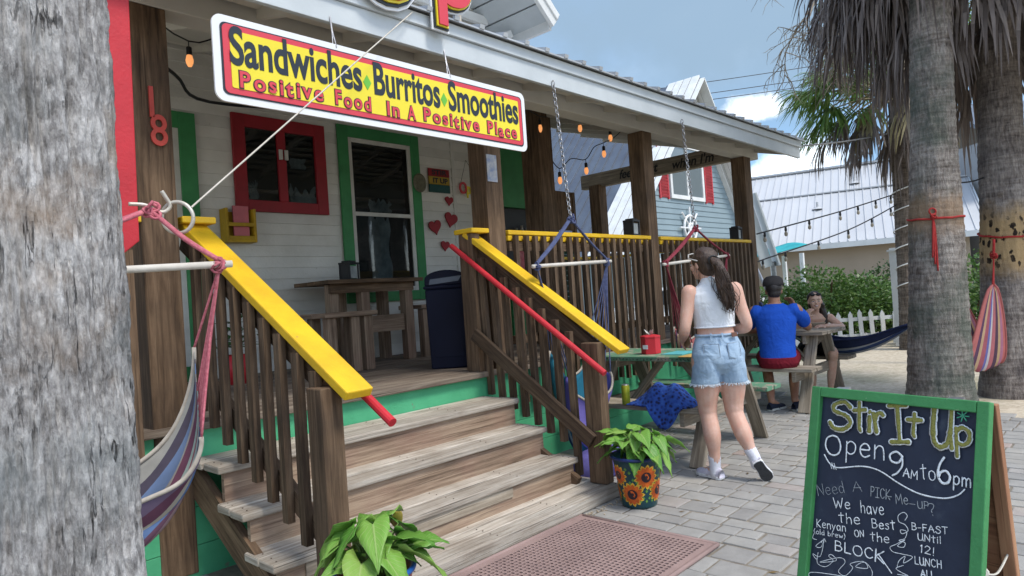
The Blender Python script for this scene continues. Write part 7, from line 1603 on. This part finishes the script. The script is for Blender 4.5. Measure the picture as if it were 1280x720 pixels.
loft(m, FM, [((0, -.005, .545), .186, .138), ((0, .0, .62), .180, .134), ((0, .015, .72), .178, .132), ((0, .03, .86), .194, .135), ((0, .045, .98), .212, .132), ((0, .055, 1.06), .205, .114), ((0, .062, 1.105), .135, .086), ((0, .066, 1.135), .085, .072)], 28)
for sx, s0, el, wr in armsM: limb(m, FM, [((s0[0]*.9, s0[1], s0[2]-.01), .080), (tuple(V(s0).lerp(V(el), .35)), .076), (tuple(V(s0).lerp(V(el), .66)), .070)])
for v in m.v: v += V((mnoise.noise(v*9), mnoise.noise(v*9+V((3, 0, 0))), mnoise.noise(v*9+V((0, 5, 0)))))*.006
fuse(m, 't_shirt', blue, T, .008, 4)
red_sh = cloth('dark_red_shorts', (.17, .012, .022), (.11, .008, .016), 8, .6)
m = MB(); loft(m, FM, [((0, -.01, .468), .175, .135), ((0, -.012, .52), .200, .150), ((0, -.01, .58), .188, .142)], 24)
for sx in (-1, 1): limb(m, FM, [((sx*.10, .02, .55), .108), ((sx*.12, .20, .55), .104), ((sx*.135, .34, .545), .098)])
fuse(m, 'shorts', red_sh, T, .008, 4)
shN = (cloth('navy_shoe', (.022, .026, .045), None, 20, .3), paint('pale_sole', (.55, .54, .50), None, 20, .6), M['black'])
shoe(T, FM, (-.13, .06, .003), (.02, .28, .003), (0, 0, 1), shN, 1.1); shoe(T, FM, (.11, .08, .003), (.29, .275, .003), (0, 0, 1), shN, 1.1)

# ---- seated woman
FS = Fr((8.24, 2.86, 0), (-.86, -.50))
T = thing('person', 'smiling seated person with long dark hair and sunglasses on top, facing across the table', 'person', FS.o)
m = MB()
loft(m, FS, [((0, 0, .46), .11, .09), ((0, 0, .52), .165, .115), ((0, .03, .62), .14, .10), ((0, .08, .73), .125, .095), ((0, .13, .83), .145, .105), ((0, .17, .90), .155, .090), ((0, .19, .945), .10, .06), ((0, .20, .965), .055, .05)])
limb(m, FS, [((0, .19, .94), .054), ((0, .215, 1.0), .048), ((0, .235, 1.06), .048)])
HS = head(m, FS, (0.0, .27, 1.105), -.05, 0, .95)
armsS = ((-1, (-.165, .17, .905), (-.25, .33, .80), (-.06, .46, .835)), (1, (.165, .17, .905), (.25, .34, .80), (.15, .47, .93)))
for sx, s0, el, wr in armsS: limb(m, FS, [(s0, .050), (tuple(V(s0).lerp(V(el), .5)), .042), (el, .036), (tuple(V(el).lerp(V(wr), .4)), .035), (wr, .024)])
hand(m, FS, (-.06, .46, .835), (.95, .2, .0), (.2, -.2, -.9), .9, .5, 1); hand(m, FS, (.15, .47, .93), (-.4, .1, .9), (-.8, -.4, .1), .9, .8, -1)
for sx, kn, an in ((-1, (-.12, .40, .53), (-.09, .30, .10)), (1, (.12, .40, .53), (.10, .34, .10))): limb(m, FS, [((sx*.09, .02, .53), .088), ((sx*.11, .20, .54), .075), (kn, .055), ((kn[0], kn[1]-.03, .44), .050), (tuple(V(kn).lerp(V(an), .55)), .048), (an, .030)]); limb(m, FS, [(an, .032), ((an[0], an[1]+.13, .035), .026)])
fuse(m, 'body', warmskin, T, .007); face_bits(T, HS, .95, LIP, darkhair, True)
m = MB(); rot = Matrix((HS.x, HS.y, (0, 0, 1))).transposed(); s_ = .95
m.ell(HS((0, -.034, .040)), (.080, .088, .082), 18, 12, rot); m.ell(HS((0, -.05, -.03)), (.072, .055, .075), 14, 10, rot)
limb(m, FS, [((-.055, .225, 1.12), .030), ((-.085, .20, 1.03), .034), ((-.105, .20, .94), .034), ((-.11, .21, .86), .022), ((-.11, .215, .82), .008)]); limb(m, FS, [((-.04, .20, 1.10), .03), ((-.07, .175, .98), .034), ((-.085, .17, .86), .02)])
for v in m.v: v += V((mnoise.noise(v*24), mnoise.noise(v*24+V((7, 0, 0))), mnoise.noise(v*24+V((0, 7, 0)))))*.008
fuse(m, 'hair', darkhair, T, .006, 3)
m = MB()
for q in (-1, 1): m.ell(HS((q*.032, .062, .082)), (.028, .012, .018), 12, 8, rot)
m.tube([HS((-.075, -.02, .05)), HS((-.06, .058, .082)), HS((.06, .058, .082)), HS((.075, -.02, .05))], .004, 6); m.build('sunglasses', M['black'], T, smooth=True)
m = MB(); loft(m, FS, [((0, .005, .55), .165, .118), ((0, .03, .62), .150, .110), ((0, .08, .73), .136, .106), ((0, .13, .83), .154, .116), ((0, .155, .865), .156, .112)], 24); fuse(m, 'top', cloth('beige_top', (.46, .36, .27), (.37, .28, .20), 10, .5), T, .007, 3)
m = MB(); loft(m, FS, [((0, -.0, .468), .165, .12), ((0, .0, .53), .18, .13), ((0, .01, .58), .165, .12)], 24)
for sx in (-1, 1): limb(m, FS, [((sx*.09, .02, .545), .098), ((sx*.11, .18, .55), .088), ((sx*.115, .27, .545), .080)])
fuse(m, 'shorts', cloth('black_shorts', (.02, .02, .024), None, 9, .4), T, .008, 3)
sand_ = (cloth('brown_sandal', (.16, .09, .05), None, 20, .3), paint('sandal_sole', (.12, .08, .05), None, 20, .7), M['black'])
shoe(T, FS, (-.09, .25, .003), (-.10, .47, .003), (0, 0, 1), sand_, .9); shoe(T, FS, (.10, .29, .003), (.11, .51, .003), (0, 0, 1), sand_, .9)
# ================================================================ LITTER
def litter():
    rnd = random.Random(31); m = MB()
    for k in range(150):
        x, y = rnd.uniform(.8, 9.6), rnd.uniform(-1.0, 3.3)
        if (1.8 < x < 3.35 and 1.65 < y < 3.0) or (x < 3.8 and y > 2.6): continue
        a = rnd.random()*6.28; L_ = rnd.uniform(.012, .04); w_ = L_*rnd.uniform(.15, .4); d = V((math.cos(a), math.sin(a), rnd.uniform(-.1, .25))); s_ = V((-d.y, d.x, rnd.uniform(-.2, .2))); p = V((x, y, .005))
        m.face([p-d*L_, p+s_*w_, p+d*L_, p-s_*w_])
    o = m.build('leaf_litter', leafmat('dry_litter', ((.07, .045, .02), (.16, .10, .04), (.24, .17, .07)), 9, .1, .9)); o['kind'] = 'stuff'; tag(o, 'scattered dry leaf bits lying on the pavers and sand', 'litter')
litter()
